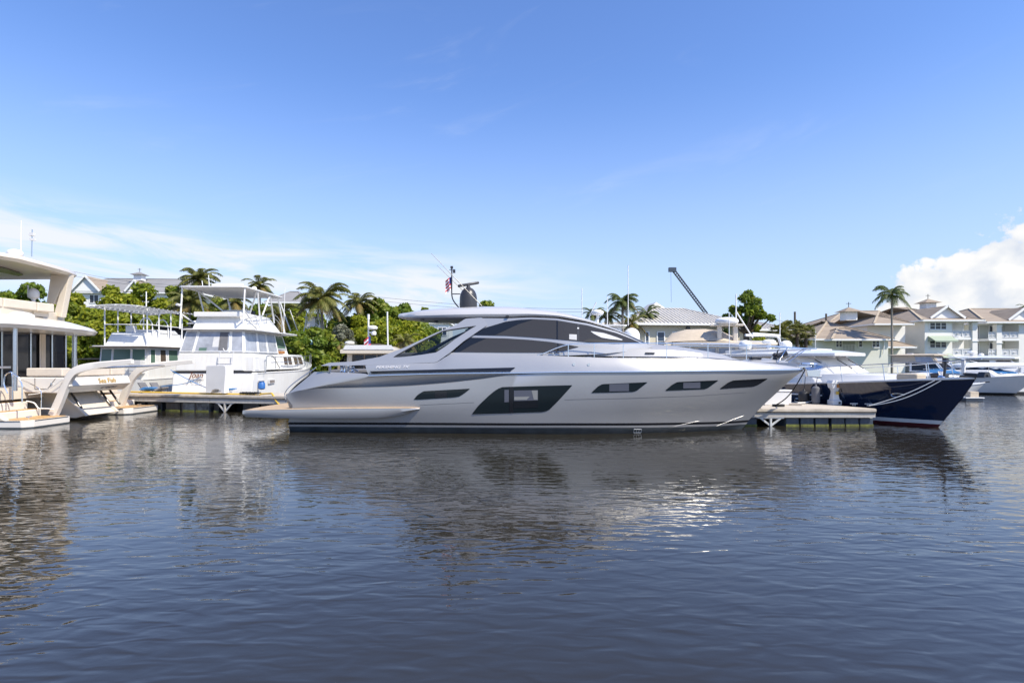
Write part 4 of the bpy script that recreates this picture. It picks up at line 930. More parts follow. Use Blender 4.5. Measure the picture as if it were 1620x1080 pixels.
mb = MB(); mb.bar((1.7, 1.0, 7.52), (2.2, -.75, 7.60), .2, .16); sc_ = mb.build('radar_scanner', 'white_plastic', jo, bevel=.05, join=True); mb = MB(); mb.box((1.95, .1, 7.39), (.5, .5, .16)); mb.build('radar_base', 'white_plastic', jo, bevel=.04, join=True)
dome(jo, (3.2, -1.0, 7.35), .16, .3); pipes(jo, 'whip_aerial', [[(.6, .6, 7.3), (.6, .65, 8.0)], [(5.2, -2.15, 4.7), (5.2, -2.25, 7.8)], [(1.0, 1.2, 7.3), (1.0, 1.25, 7.7)]], .022); pipes(jo, 'speaker_horn', [[(.42, 2.2, 6.1), (.1, 2.3, 6.15)]], .08, 'gelcoat_grey')
rail(jo, [Vector((2.6, -2.35, 3.0)), Vector((6, -2.4, 3.05)), Vector((10, -2.1, 3.15)), Vector((14, -1.1, 3.4)), Vector((15.8, -.1, 3.6))], .025, [(t, .75) for t in (.05, .2, .35, .5, .65, .8)], mids=(.35,))
pipes(jo, 'boarding_rail', [Curve([Vector(p) for p in ((1.5, -2.45, 2.0), (1.5, -2.5, 3.0), (2.2, -2.5, 3.1), (3.6, -2.5, 2.3))], 'l').row(14)], .025, 'steel')
for side in (-1, 1):
    rail(jo, [Vector((1.0, side * 1.5, 5.35)), Vector((3.2, side * 1.5, 5.75)), Vector((5.6, side * 1.35, 6.0)), Vector((7.6, side * 1.2, 5.4))], .022, [(t, .6) for t in (.2, .45, .7, .95)], 'steel', mids=(.28,), name='flybridge_rail')
mb = MB(); mb.box((3.4, .2, 5.75), (.5, 1.6, .7)); mb.build('helm_seat', 'gelcoat', jo, bevel=.06, join=True); mb = MB(); mb.box((4.6, .2, 5.9), (.4, 1.2, .5)); mb.build('helm_console', 'black_matt', jo, bevel=.05, join=True)
lad = [[(-.35, y, .9), (.02, y - .05, 3.3)] for y in (-1.15, -.35)] + [[(-.35 + .37 * t, -1.15 - .05 * t, .9 + 2.4 * t), (-.35 + .37 * t, -.35 - .05 * t, .9 + 2.4 * t)] for t in (.1, .25, .4, .55, .7, .85)]
lm = MB(); [lm.tube([Vector(p) + Vector((-.12, 0, 0)) for p in s_], .025, 5) for s_ in lad]; lm.build('ladder', 'gelcoat_grey', jo, join=True)
for i, x in enumerate((1.0, 2.7)): mb = MB(); mb.box((x, -2.34, 1.42), (.95, .06, .26)); w_ = mb.build('hull_vent', 'gelcoat_grey', jo, join=True); mb = MB(); [mb.box((x - .3 + j * .2, -2.375, 1.42), (.12, .02, .18)) for j in range(4)]; mb.build('vent_slot', 'tint_brown', w_, join=True)
def onj(u, v): return JF.pxx(u, v, -.32)
jm = basis(onj(300, 597.5) + Vector((0, 0, 0)), (0, -1, 0), (.25, 0, 1)); text('name_lettering', 'Joan', 'brown_letters', .50, jo, Matrix.Translation((-.06, 0, 0)) @ jm, .25, .92, .004, .008); jm2 = basis(onj(357.5, 597.5), (0, -1, 0), (.25, 0, 1)); text('name_lettering', 'z', 'brown_letters', .50, jo, Matrix.Translation((-.06, 0, 0)) @ jm2, .25, .95, .004, .008)
jm3 = basis(onj(306, 602.6), (0, -1, 0), (.25, 0, 1)); text('port_lettering', 'M. BAYS', 'dark_letters', .16, jo, Matrix.Translation((-.08, 0, 0)) @ jm3, .2, 1.1, .004, .0)
mb = MB(); mb.lathe([(.10, 0), (.2, .06), (.2, .38), (.15, .44), (.15, .5), (.19, .52)], 14); o = mb.build('fender', 'barrel_blue', None, smooth=40, join=True); o.location = JF.w(JF.px(414, 616, -2.62)); tag(o, 'blue barrel shaped fender hanging on the side of the old flybridge yacht', 'fender')

# ------------------------------------------------------------------ boats beyond: dark canopy boat, tower boat, beige cruiser, small boats
BB = Fr(at(268, 572, 47)[0], 47, 90); b1 = frthing(BB, 'canopy_boat', 'boat with black canvas enclosure moored between trawler and flybridge yacht', 'boat')
gen_hull(b1, 12, 3.9, (1.2, 1.3, 1.9)); k = Cab(b1, 'cabin', rect(2.2, 9, -1.7, 1.7), 1.2, rect(2.4, 8, -1.5, 1.5), 3.5, 'gelcoat'); k.win(3, .1, .9, .3, .9)
k = Cab(b1, 'canvas_enclosure', rect(1.2, 6, -1.75, 1.75), 3.5, rect(1.3, 5.8, -1.65, 1.65), 5.5, 'black_canvas'); k.win(3, .08, .48, .2, .85, 'clear_vinyl', 'black_matt'); k.win(3, .55, .92, .2, .85, 'tint_black', 'black_matt'); k.win(0, .1, .9, .2, .85, 'clear_vinyl', 'black_matt')
slab(b1, 'bimini', rounded(.8, 6.4, -1.9, 1.9, .4), 5.52, .06, 'black_canvas', .14); pipes(b1, 'radar_mast', [[(1.8, -1.3, 2), (1.8, -1.3, 5.9)], [(1.0, .9, 1.5), (2.2, -1.0, 4.2)]], .05); slab(b1, 'radar_shelf', rounded(1.3, 2.3, -1.75, -.6, .15), 5.9, .08, 'gelcoat'); dome(b1, (1.8, -1.2, 6.0), .25, .22)
pipes(b1, 'hoop_rail', [Curve([Vector((1.15, y, z)) for y, z in ((1.2, 3.6), (1.1, 4.3), (.6, 4.65), (0, 4.5), (-.3, 3.9))], 'l').row(16)], .03, 'steel')
TB = Fr(at(469, 572, 54)[0], 54, 90); b2 = frthing(TB, 'sport_fishing_boat', 'white sport fishing boat with tall pipe tower and splayed outriggers', 'boat')
gen_hull(b2, 13, 4.2, (1.3, 1.5, 2.4)); k = Cab(b2, 'cabin', rect(4, 10, -1.7, 1.7), 1.4, rect(4.2, 8.6, -1.5, 1.5), 3.3, 'gelcoat'); k.win(3, .08, .45, .35, .9); k.win(3, .55, .92, .35, .9); k.win(0, .1, .8, .4, .9)
tl = []
for s in (-1, 1):
    tl += [[(3.6, s * 1.6, 2.2), (4.3, s * .75, 6.3)], [(6.4, s * 1.6, 2.6), (5.6, s * .75, 6.3)], [(4.3, s * .75, 6.3), (4.4, s * .55, 8.3)], [(5.6, s * .75, 6.3), (5.4, s * .55, 8.3)]]
for z, w_ in ((3.3, 1.5), (4.3, 1.18), (5.3, .95), (6.3, .75)): tl += [[(3.9 + (z - 2.2) * .12, -w_, z), (3.9 + (z - 2.2) * .12, w_, z)], [(6 - (z - 2.2) * .1, -w_, z), (6 - (z - 2.2) * .1, w_, z)], [(3.9 + (z - 2.2) * .12, w_, z), (3.9 + (z - 1.2) * .12, -w_ * .86, z + 1)], [(3.9 + (z - 2.2) * .12, -w_, z), (3.9 + (z - 1.2) * .12, w_ * .86, z + 1)]]
pipes(b2, 'tower_pipe', tl, .05); slab(b2, 'tower_platform', rounded(3.9, 5.9, -.95, .95, .2), 5.0, .07, 'gelcoat'); slab(b2, 'tower_platform', rounded(4.0, 5.9, -1.35, 1.35, .2), 3.9, .08, 'gelcoat'); slab(b2, 'tower_top', rounded(4.1, 5.7, -1.5, .95, .2), 8.3, .08, 'gelcoat', .04); dome(b2, (4.7, .2, 8.4), .34, .4, seg=14)
mb = MB(); mb.box((4.8, .2, 6.75), (.8, .9, .9)); mb.build('tower_helm', 'gelcoat', b2, bevel=.05, join=True); slab(b2, 'sun_shade', rounded(4.1, 5.6, -.9, .9, .2), 7.2, .06, 'gelcoat')
for s, u, v in ((1, 443, 478), (-1, 500, 479)): o_ = TB.pxx(u, v, 3.0); pipes(b2, 'outrigger', [[(4.6, s * 1.3, 3.0), tuple(o_)]], .07); 
pipes(b2, 'whip_aerial', [[(4.6, 1.5, 5.5), (4.6, 2.4, 8.0)], [(4.2, -1.5, 6.2), (4.2, -1.6, 9.6)], [(4.2, .2, 8.6), (4.2, .2, 9.3)]], .035)
CB = Fr(at(577, 572, 46)[0], 46, 90); b3 = frthing(CB, 'cruiser', 'beige hardtop cruiser with its stern flag seen over the silver stern', 'boat')
gen_hull(b3, 13, 4.6, (1.4, 1.6, 2.1), 'gelcoat_cream'); k = Cab(b3, 'cabin', [(1.8, -2.1), (9, -1.9), (9, 1.9), (1.8, 2.1)], 1.5, [(2.0, -2.0), (7.4, -1.6), (7.4, 1.6), (2.0, 2.0)], 3.42, 'gelcoat_cream', .06)
for a, b in ((.12, .36), (.38, .62), (.64, .93)): k.win(3, a, b, .3, .93, 'tint_black', 'tint_brown', .05)
k.win(0, .1, .85, .45, .9)
hp_ = [(1.2, -2.35), (5.5, -2.2), (7.4, -1.4), (7.4, 1.4), (5.5, 2.2), (1.2, 2.35)]; slab(b3, 'hardtop', hp_, 3.40, .3, 'gelcoat_cream', .42); 
mb = MB(); mb.prism([Vector((1.22, y, z)) for y, z in ((-2.1, 3.72), (2.1, 3.72), (1.9, 4.08), (-1.9, 4.08))], (-.06, 0, 0)); mb.build('hardtop_band', 'gelcoat', b3, join=True); mb = MB(); mb.prism([Vector((2.3, y, z)) for y, z in ((-.85, 4.14), (.75, 4.14), (.6, 4.24), (-.7, 4.24))], (1.8, 0, 0)); mb.build('roof_hatch', 'tint_brown', b3, join=True)
pipes(b3, 'radar_mast', [[(2.6, .35, 4.1), (2.6, .35, 6.5)], [(2.6, .35, 5.2), (2.6, -.05, 5.2)]], .07); dome(b3, (2.6, .0, 5.45), .42, .34); dome(b3, (2.6, -.1, 4.95), .22, .4); pipes(b3, 'masthead_light', [[(2.6, .35, 6.3), (2.6, .35, 6.75)]], .1); pipes(b3, 'whip_aerial', [[(2.4, -1.35, 4.0), (2.4, -1.3, 6.95)]], .06); dome(b3, (2.4, 1.9, 4.2), .4, .25)
hang_flag(CB.w((2.2, .34, 4.9)) + Vector((.28, 0, 0)), 1.35, .6, 'striped flag hanging from the radar mast of the beige cruiser')
for i, (u, d, w_, lab) in enumerate(((512, 58, 2.4, 'small white open boat with T top far behind the silver stern'), (537, 66, 2.6, 'small white cabin boat left of the beige cruiser'), (643, 57, 2.8, 'white boat roof just right of the beige cruiser'), (398, 60, 2.6, 'white cabin boat hidden behind the old flybridge yacht'), (110, 52, 3.2, 'white sport boat seen between the catamaran posts'))):
    f_ = Fr(at(u, 572, d)[0], d, 90); b = frthing(f_, 'small_boat', lab, 'boat'); gen_hull(b, 8, w_, (1.1, 1.2, 1.6))
    k = Cab(b, 'cabin', rect(2.5, 5.5, -w_ * .38, w_ * .38), 1.1, rect(2.7, 4.8, -w_ * .32, w_ * .32), 2.1 if i != 2 else 3.2, 'gelcoat'); k.win(3, .1, .9, .4, .9); k.win(0, .1, .9, .4, .9)
    slab(b, 't_top', rounded(2.2, 4.8, -w_ * .42, w_ * .42, .2), 2.9 if i != 2 else 3.9, .07, 'gelcoat' if i != 4 else 'black_canvas', .08); pipes(b, 't_top_post', [[(x, s * w_ * .36, 1.2), (x, s * w_ * .36, 2.95 if i != 2 else 3.9)] for x in (2.4, 4.6) for s in (-1, 1)], .04); rail(b, [Vector((1, -w_ / 2, 1.7)), Vector((5, -w_ / 2, 1.8)), Vector((7.8, 0, 2.1))], .03, [(t, .6) for t in (.05, .3, .55, .8)])
# ------------------------------------------------------------------ floating docks
mat('dock_deck', (.50, .44, .36), .8, var=.2, vscale=1.6, stretch=(1, 9, 1), bump=.004, bscale=8)
mat('dock_fascia', (.42, .40, .37), .7, var=.25, vscale=1.2, stretch=(.6, .6, 9), dirt=(.30, .27, .23), bump=.003, bscale=10)
mat('dock_trim', (.10, .085, .07), .7, var=.3)
mat('float_black', (.022, .023, .026), .45, var=.4, vscale=1.5, dirt=(.10, .11, .11))
mat('float_worn', (.035, .035, .036), .6, col2=(.30, .31, .30), vscale=2.6)
mat('float_blue', (.045, .06, .085), .45, var=.3, vscale=1.2, dirt=(.10, .12, .13))
mat('algae', (.13, .14, .03), .8, var=.5, vscale=6)
mat('galv', (.60, .60, .58), .5, .2, var=.12, dirt=(.30, .2, .12))
def dock(fr, name, label, plan_, zt, floats, brackets, front, fas_h=.30):
    d = frthing(fr, name, label, 'dock')
    mb = MB(); mb.prism([Vector((x, y, zt - .06)) for x, y in plan_], (0, 0, .06)); mb.build('deck_boards', 'dock_deck', d, join=True)
    (x0, y0), (x1, y1) = front
    mb = MB(); mb.bar((x0, y0 - .05, zt - .07), (x1, y1 - .05, zt - .07), .10, .12); mb.build('edge_board', 'dock_deck', d, bevel=.015, join=True)
    mb = MB(); n = max(1, round((x1 - x0) / 4.4))
    for i in range(n):
        a, b = x0 + (x1 - x0) * i / n + .012, x0 + (x1 - x0) * (i + 1) / n - .012; m_ = MB(); m_.box(((a + b) / 2, y0 - .02, zt - .13 - fas_h / 2), (b - a, .07, fas_h - .02)); m_.build('fascia_board', 'dock_fascia', d, bevel=.01, join=True)
    m_ = MB(); m_.bar((x0, y0 - .075, zt - .155), (x1, y1 - .075, zt - .155), .05, .025); m_.build('rub_strip', 'dock_trim', d, join=True)
    for x, w_, mt_ in floats:
        m_ = MB(); zt2 = zt - .13 - fas_h; m_.box((x, y0 + .75, (zt2 - .35) / 2), (w_, 1.3, zt2 + .35)); f = m_.build('float', mt_, d, bevel=.04, join=True)
        m_ = MB(); m_.box((x, y0 + .092, .035), (w_ * .98, .03, .07)); m_.build('algae_line', 'algae', f, join=True)
    for x in brackets:
        m_ = MB(); z1 = zt - .14 - fas_h; m_.bar((x - .55, y0 + .0, z1 + .02), (x + .55, y0, z1 + .02), .08, .07); m_.bar((x, y0, z1), (x, y0, .0), .07, .12); m_.bar((x - .42, y0, z1), (x - .03, y0, .04), .06, .075); m_.bar((x + .42, y0, z1), (x + .03, y0, .04), .06, .075); m_.build('support_bracket', 'galv', d, join=True)
    return d
LD = Fr(-16.5, 30.7, -12.8)
def lx(u): return LD.px(u, 640, 0)[0]
dl = dock(LD, 'floating_dock', 'long grey floating dock on dark floats behind the silver yacht stern', rect(-9, 9.5, 0, 2.6), .91,
     [(lx(u), w_, m_) for u, w_, m_ in ((216, .9, 'float_black'), (242, .95, 'float_black'), (271, .95, 'float_black'), (296, .75, 'float_worn'), (318, .8, 'float_worn'), (340, .3, 'float_black'), (395, 1.0, 'float_black'), (424, 1.0, 'float_black'))] + [(4.5 + 1.1 * i, 1.0, 'float_black') for i in range(4)], [lx(356)], ((-9, 0), (9.5, 0)))
for x in (lx(286), lx(306.5)): m_ = MB(); m_.tube([(x, .2, -.5), (x, .2, .5)], .10, 10); m_.build('pile_guide', 'dock_trim', dl, join=True)
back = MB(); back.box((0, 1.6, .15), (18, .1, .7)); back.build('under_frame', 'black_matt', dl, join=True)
# cable, rope heap and white dock steps on the left dock
o = MB(); o.tube(Curve([LD.px(u, v, .45) for u, v in ((206, 619.5), (250, 620.5), (330, 622.5), (384, 623.5), (412, 625))], 'l').row(20) , .045, 7)
o.tube(Curve([LD.px(u, v, -.05) for u, v in ((430, 622), (434, 628), (437, 634), (444, 641), (450, 642.5), (455, 639), (457, 634))], 'l').row(24), .05, 7)
o.tube([LD.px(412, 623, .3), LD.px(430, 622, -.05)], .045, 7)
o = o.build('power_cable', 'hose_yellow', None, smooth=50, join=True); o.location = (LD.o[0], LD.o[1], 0); o.rotation_euler[2] = R(LD.d); tag(o, 'yellow shore power cable lying along the dock and looping to the silver stern', 'cable')
o = MB(); rr_ = random.Random(3)
for k in range(26): c = LD.px(384 + k * .95, 623.5, .35); a = rr_.random() * 6; o.tube(Curve([c + Vector((.18 * math.cos(a + t), .12 * math.sin(a + t), .03 + .05 * rr_.random() + .02 * (k % 3))) for t in (0, 1, 2, 3, 4)], 'l').row(9), .025, 5)
o = o.build('rope_heap', 'rope_black', None, smooth=50, join=True); o.location = (LD.o[0], LD.o[1], 0); o.rotation_euler[2] = R(LD.d); tag(o, 'heap of black rope on the edge of the long dock', 'rope')
st_ = frthing(LD, 'dock_steps', 'white moulded dock step unit with arched cut standing on the long dock', 'dock steps')
pr = [(326, 579.5), (328, 578), (353, 577.2), (357, 579), (357, 592), (355.5, 606), (355, 622.2), (350.5, 622.1), (349, 618.5), (345, 616), (340, 615.6), (335, 617.5), (332.5, 621.5), (325.5, 621.3), (325.5, 600)]
m_ = MB(); m_.prism([LD.px(u, v, .12) for u, v in pr], (0, .62, 0)); m_.build('body', 'gelcoat', st_, bevel=.03, join=True)
for k in range(2): m_ = MB(); m_.box(LD.px(341, 600, .9) + Vector((0, .1 + k * .3, .25 - k * .35)), (1.0, .34, .05)); m_.build('tread', 'gelcoat', st_, bevel=.01, join=True)
o = MB(); o.tube(Curve([LD.px(u, v, .5) for u, v in ((270, 585), (290, 596), (310, 606), (326, 613))], 'l').row(12), .02, 5); o.tube(Curve([LD.px(u, v, .6) for u, v in ((255, 611), (290, 607), (310, 600), (318, 596))], 'l').row(12), .02, 5)
for k in range(5): c = LD.px(356 + k * 3, 618, .6); o.tube([c + Vector((.22 * math.cos(t), .15 * math.sin(t), .03 * k)) for t in np.linspace(0, 6.28, 12)], .025, 5)
for k in range(4): c = LD.px(232 + k * 2, 615.5, .8); o.tube([c + Vector((.4 * math.cos(t), .25 * math.sin(t), .03 * k)) for t in np.linspace(0, 6.28, 14)], .03, 5)
o = o.build('mooring_rope', 'rope_blue', None, smooth=50, join=True); o.location = (LD.o[0], LD.o[1], 0); o.rotation_euler[2] = R(LD.d); tag(o, 'blue mooring ropes coiled on the dock under the brown boat name', 'rope')
for i, u in enumerate((233, 252)):
    ch = thing('dock_chair', ('low folding chair on the dock nearer the catamaran', 'low folding chair on the dock nearer the white dock steps')[i], 'chair', LD.w(LD.px(u, 619, 1.4)) * 1, LD.d, 'low chairs on the dock'); ch.location.z = .91
    m_ = MB(); m_.prism([Vector(p) for p in ((-.45, -.25, .55), (-.40, -.25, .58), (-.05, -.25, .12), (-.1, -.25, .08))], (0, .5, 0)); m_.build('backrest', 'grey_fabric', ch, join=True); m_ = MB(); m_.prism([Vector(p) for p in ((-.08, -.25, .1), (.4, -.25, .34), (.42, -.25, .28), (-.05, -.25, .05))], (0, .5, 0)); m_.build('seat', 'grey_fabric', ch, join=True)
    pipes(ch, 'leg', [[(.35, s, 0), (.35, s, .32)] for s in (-.22, .22)] + [[(-.3, s, 0), (-.1, s, .3)] for s in (-.22, .22)], .015, 'rope_black', 5)
RD = Fr(12.6, 23.85, 0)
def rx(u): return RD.px(u, 660, 0)[0]
dr = dock(RD, 'floating_dock', 'short end of a floating finger dock between silver bow and navy hull', [(-2.1, 0), (2.62, 0), (2.3, .8), (-.8, 9.5), (-4.2, 9.5)], .74,
     [(rx(u), .56, 'float_blue') for u in (1255.5, 1279, 1302.5, 1328, 1350.5, 1373.5)] + [(rx(1188), .6, 'float_blue')], [rx(1219)], ((-2.6, 0), (2.62, 0)), .26)
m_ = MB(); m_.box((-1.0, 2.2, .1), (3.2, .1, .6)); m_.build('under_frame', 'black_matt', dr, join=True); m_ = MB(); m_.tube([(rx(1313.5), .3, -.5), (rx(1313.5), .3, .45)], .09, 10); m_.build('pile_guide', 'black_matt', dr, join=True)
m_ = MB(); m_.bar((-1.0, 2.2, .79), (.4, 1.7, .79), .35, .08); m_.build('timber_ramp', 'dock_deck', dr, join=True)
for u, v, n_ in ((1351, 641.5, 'cleat'), (1374, 642, 'cleat'), (1228, 640, 'cleat')):
    c = RD.pz(u, v, .76); m_ = MB(); m_.tube([c + Vector((-.16, 0, .09)), c + Vector((.16, 0, .09))], .03, 6); m_.tube([c + Vector((-.05, 0, 0)), c + Vector((-.05, 0, .09))], .025, 6); m_.tube([c + Vector((.05, 0, 0)), c + Vector((.05, 0, .09))], .025, 6); m_.build('cleat', 'galv', dr, smooth=50)
pd = thing('power_pedestal', 'white waisted dock power pedestal between the navy hull and dock box', 'pedestal', tuple(RD.w(RD.pz(1320, 640, .74))), 4)
m_ = MB(); m_.lathe([(.30, 0), (.30, .2), (.22, .24), (.15, .6), (.2, .74), (.21, .76)], 4, (0, 0, 0)); m_.build('column', 'gelcoat', pd, bevel=.012, join=True)
for ch in pd.children: ch.rotation_euler[2] = R(45)
k = Cab(pd, 'head', rect(-.2, .2, -.16, .16), .76, [(-.24, -.18), (.24, -.18), (.24, .18), (-.24, .18)], 1.0, 'gelcoat', .01); m_ = MB(); m_.prism([Vector((x, -.2, z)) for x, z in ((-.26, .97), (.26, .93), (.1, 1.1), (-.2, 1.12))], (0, .4, 0)); m_.build('lid', 'gelcoat', pd, bevel=.015, join=True)
m_ = MB(); m_.box((.09, -.18, .86), (.2, .03, .15)); m_.build('socket_cover', 'wood_orange', pd, bevel=.01, join=True); m_ = MB(); m_.box((.02, -.2, .55), (.12, .05, .14)); m_.build('socket', 'hose_yellow', pd, bevel=.01, join=True); m_ = MB(); m_.box((.1, -.225, .1), (.09, .02, .1)); m_.build('meter_plate', 'black_matt', pd, join=True)
bx = thing('dock_box', 'white lidded dock box behind the silver bow', 'dock box', tuple(RD.w(RD.pz(1236, 641, .74))), 0); m_ = MB(); m_.box((-.15, .3, .3), (1.2, .6, .6), taper=1.03); m_.build('box', 'gelcoat', bx, bevel=.03, join=True); m_ = MB(); m_.box((-.15, .3, .65), (1.3, .68, .09)); m_.build('lid', 'gelcoat', bx, bevel=.03, join=True)
for i, u in enumerate((0,)): pass

# ------------------------------------------------------------------ navy hulled yacht, bow to the right
BF = Fr(13.3, 35.4, -70)
nv = frthing(BF, 'navy_yacht', 'navy blue hulled yacht with white cabin and mooring lines to the dock', 'yacht')
R0 = gen_hull(nv, 14.04, 4.7, (1.35, 1.62, 2.06), 'navy_paint', 'boot_red', 'gelcoat', flare=.34, rake=.10, full=2.5, bootz=.12, stripez=.28)
def bx_(u, v, y): return BF.px(u, v, y)
k = Cab(nv, 'deckhouse', [(1.5, -1.95), (8.4, -1.85), (9.6, -1.2), (9.9, 0), (9.6, 1.2), (8.4, 1.85), (1.5, 1.95)], 1.55, [(1.7, -1.75), (6.9, -1.55), (7.5, -1.0), (7.7, 0), (7.5, 1.0), (6.9, 1.55), (1.7, 1.75)], 2.98, 'gelcoat', .06)
for i, a, b in ((1, .06, .97), (2, .03, .97), (3, .03, .97), (4, .03, .94)): k.win(i, a, b, .30, .97, 'gelcoat', 'gelcoat', .02, name='windscreen_cover')
k.win(0, .35, .62, .45, .93, 'gelcoat_grey', 'gelcoat', .02, name='side_window'); k.win(0, .65, .96, .45, .93, 'gelcoat_grey', 'gelcoat', .02, name='side_window')
Cab(nv, 'trunk_cabin', [(8.2, -1.7), (10.8, -1.3), (11.9, -.5), (11.9, .5), (10.8, 1.3), (8.2, 1.7)], 1.7, [(8.3, -1.45), (10.4, -1.1), (11.2, -.4), (11.2, .4), (10.4, 1.1), (8.3, 1.45)], 2.16, 'gelcoat', .1)
rp_ = [(.9, -2.05), (5.5, -2.05), (7.6, -1.75), (8.6, -1.0), (8.8, 0), (8.6, 1.0), (7.6, 1.75), (5.5, 2.05), (.9, 2.05)]; slab(nv, 'roof', rp_, 2.98, .13, 'gelcoat', .18)
slab(nv, 'roof_pod', [(1.6, -1.4), (6, -1.3), (7, -.7), (7, .7), (6, 1.3), (1.6, 1.4)], 3.22, .12, 'gelcoat', .08)
for x, y in ((8.25, -.45), (8.35, .15), (7.7, -1.25)): pipes(nv, 'windscreen_wiper', [[(x, y, 2.82), (x + .55, y + .35, 2.38)]], .022, 'black_matt', 5)
for x, y in ((8.1, -.6), (8.2, .1), (7.6, -1.3)): m_ = MB(); m_.box((x, y, 2.93), (.3, .12, .06)); m_.build('wiper_motor', 'gelcoat_grey', nv, join=True)
pipes(nv, 'radar_arch', [Curve([Vector((3.0, y, z)) for y, z in ((1.5, 3.3), (1.35, 3.7), (1.2, 4.1), (.9, 4.2), (-1.2, 4.2))], 'l').row(14)], .07)
dome(nv, (3.1, -1.3, 3.4), .34, .52); dome(nv, (3.4, 1.35, 3.42), .32, .5); dome(nv, (3.3, .2, 3.72), .36, .25, 'radar_dome'); m_ = MB(); m_.lathe([(.14, -.35), (.12, 0)], 12, (3.3, .2, 3.74)); m_.build('radar_stand', 'gelcoat', nv, join=True); m_ = MB(); m_.bar((3.3, -1.0, 4.28), (3.3, 1.0, 4.2), .16, .12); m_.build('radar_scanner', 'gelcoat', nv, bevel=.04, join=True)
pipes(nv, 'whip_aerial', [[(2.6, 1.7, 3.2), (2.6, 1.72, 5.6)], [(2.4, -1.8, 3.2), (2.4, -1.82, 5.5)]], .025)
sheer = R0[-1]; C_ = Curve([p + Vector((.0, .12, .72)) for p in sheer[4:39:2]] + [sheer[-1] + Vector((.2, 0, .75))], 'l')
for side in (0, 1):
    m_ = MB(); ln = [mir(p) if side else p for p in C_.row(60)]; m_.tube(ln, .02, 6); m_.tube([p - Vector((0, 0, .36)) for p in ln[:46]], .012, 5); m_.build('guard_rail', 'steel', nv, smooth=50, join=True)
    for t in (.06, .2, .34, .48, .62, .75, .87): p = C_(t); p = mir(p) if side else p; m_ = MB(); m_.tube([p, p - Vector((-.1 if t > .6 else 0, 0, .72))], .018, 5); m_.build('stanchion', 'steel', nv, smooth=50, join=True)
m_ = MB(); m_.box((13.9, 0, 2.12), (.8, .2, .08)); m_.tube([(13.6, 0, 2.22), (14.5, 0, 2.16)], .06, 8); m_.prism([Vector((14.2, y, z)) for y, z in ((-.22, 2.1), (.22, 2.1), (.12, 2.3), (-.12, 2.3))], (.25, 0, 0)); m_.build('anchor', 'anthracite', nv, bevel=.01, join=True)
m_ = MB(); m_.lathe([(.14, 0), (.09, .1), (.13, .25), (.05, .3)], 12, (12.7, .1, 2.05)); m_.build('windlass', 'chrome', nv, smooth=40, join=True); m_ = MB(); m_.tube([(13.0, -.2, 2.1), (13.05, -.2, 2.7)], .05, 8); m_.box((13.05, -.2, 2.75), (.16, .14, .22)); m_.build('searchlight', 'anthracite', nv, join=True)
m_ = MB(); m_.box((13.6, 0, 2.45), (.12, .1, .7)); m_.build('bow_light_post', 'gelcoat', nv, bevel=.02, join=True)
m_ = MB(); m_.box((11.9, -.55, 2.06), (.9, .6, .28)); m_.build('tan_cushion', 'tan_canvas', nv, bevel=.08, join=True); m_ = MB(); m_.box((12.5, .25, 2.12), (.6, .4, .2)); m_.build('deck_locker', 'anthracite', nv, bevel=.06, join=True)
def nhull(x, z):
    r = [min(q, key=lambda p: abs(p[0] - x)) for q in R0]; return float(np.interp(z, [p[2] for p in r], [-p[1] for p in r]))
sk = MB(); xs_ = np.linspace(.5, 8.7, 30); sk.tube([Vector((x, -nhull(x, 1.12 + .0 * x) - .02, 1.12)) for x in xs_], .035, 6); sk.build('rubbing_strake', 'gelcoat', nv, smooth=50, join=True)
for x, z in ((11.7, 1.28), (7.4, .82), (6.0, .82)):
    m_ = MB(); a = [Vector((x + .22 * math.cos(t), 0, z + .08 * math.sin(t))) for t in np.linspace(0, 6.283, 20)]; m_.tube([Vector((p[0], -nhull(p[0], p[2]) - .02, p[2])) for p in a], .018, 5); m_.build('hawse_frame', 'steel', nv, smooth=50, join=True)
def fender(fr, x, y, z, r, h, mt_, label):
    m_ = MB(); m_.lathe([(.03, h + .08), (.05, h + .02)] + [(r * math.sin(a), h - r * .7 + r * .7 * math.cos(a)) for a in np.linspace(.3, 1.57, 5)] + [(r * math.cos(a), r * .7 - r * .7 * math.sin(a)) for a in np.linspace(0, 1.4, 5)], 16); m_.tube([(0, 0, h), (.0, .1, 2.0 - z)], .015, 5)
    o = m_.build('fender', mt_, None, smooth=40, join=True); o.location = fr.w((x, y, z)); o.rotation_euler[2] = R(fr.d); return tag(o, label, 'fender')
fender(BF, 8.75, -2.35, .72, .18, .85, 'grey_fabric', 'grey covered cylinder fender between power pedestal and navy hull')
fender(BF, 8.2, -2.48, .62, .24, .72, 'black_matt', 'round black fender on the navy hull right of the grey fender'); fender(BF, 6.2, -2.5, .62, .24, .6, 'black_matt', 'round black fender on the navy hull left of the pedestal'); fender(BF, 5.6, -2.5, .7, .2, .6, 'grey_fabric', 'small grey fender at the aft end of the navy hull')
c0 = RD.w(RD.pz(1374, 641.6, .84))
for i, (u, v, y) in enumerate(((1479, 601.5, -.75), (1489, 601.8, -.6))):
    e = BF.w(BF.px(u, v, y)); m_ = MB(); m_.tube([c0 + (e - c0) * t + Vector((0, 0, -.10 * (1 + i) * math.sin(math.pi * t))) for t in np.linspace(0, 1, 16)], .017, 6); o = m_.build('mooring_line', 'rope_white', None, smooth=50, join=True); tag(o, ('upper of two white mooring lines from dock cleat to navy bow', 'lower sagging one of two white mooring lines to navy bow')[i], 'mooring line')
a, b = YF.w(YF.px(1274, 584, -.15)), RD.w(RD.pz(1228, 640, .82)); m_ = MB(); m_.tube([a + (b - a) * t + Vector((0, 0, -.25 * math.sin(math.pi * t))) for t in np.linspace(0, 1, 16)], .024, 6)
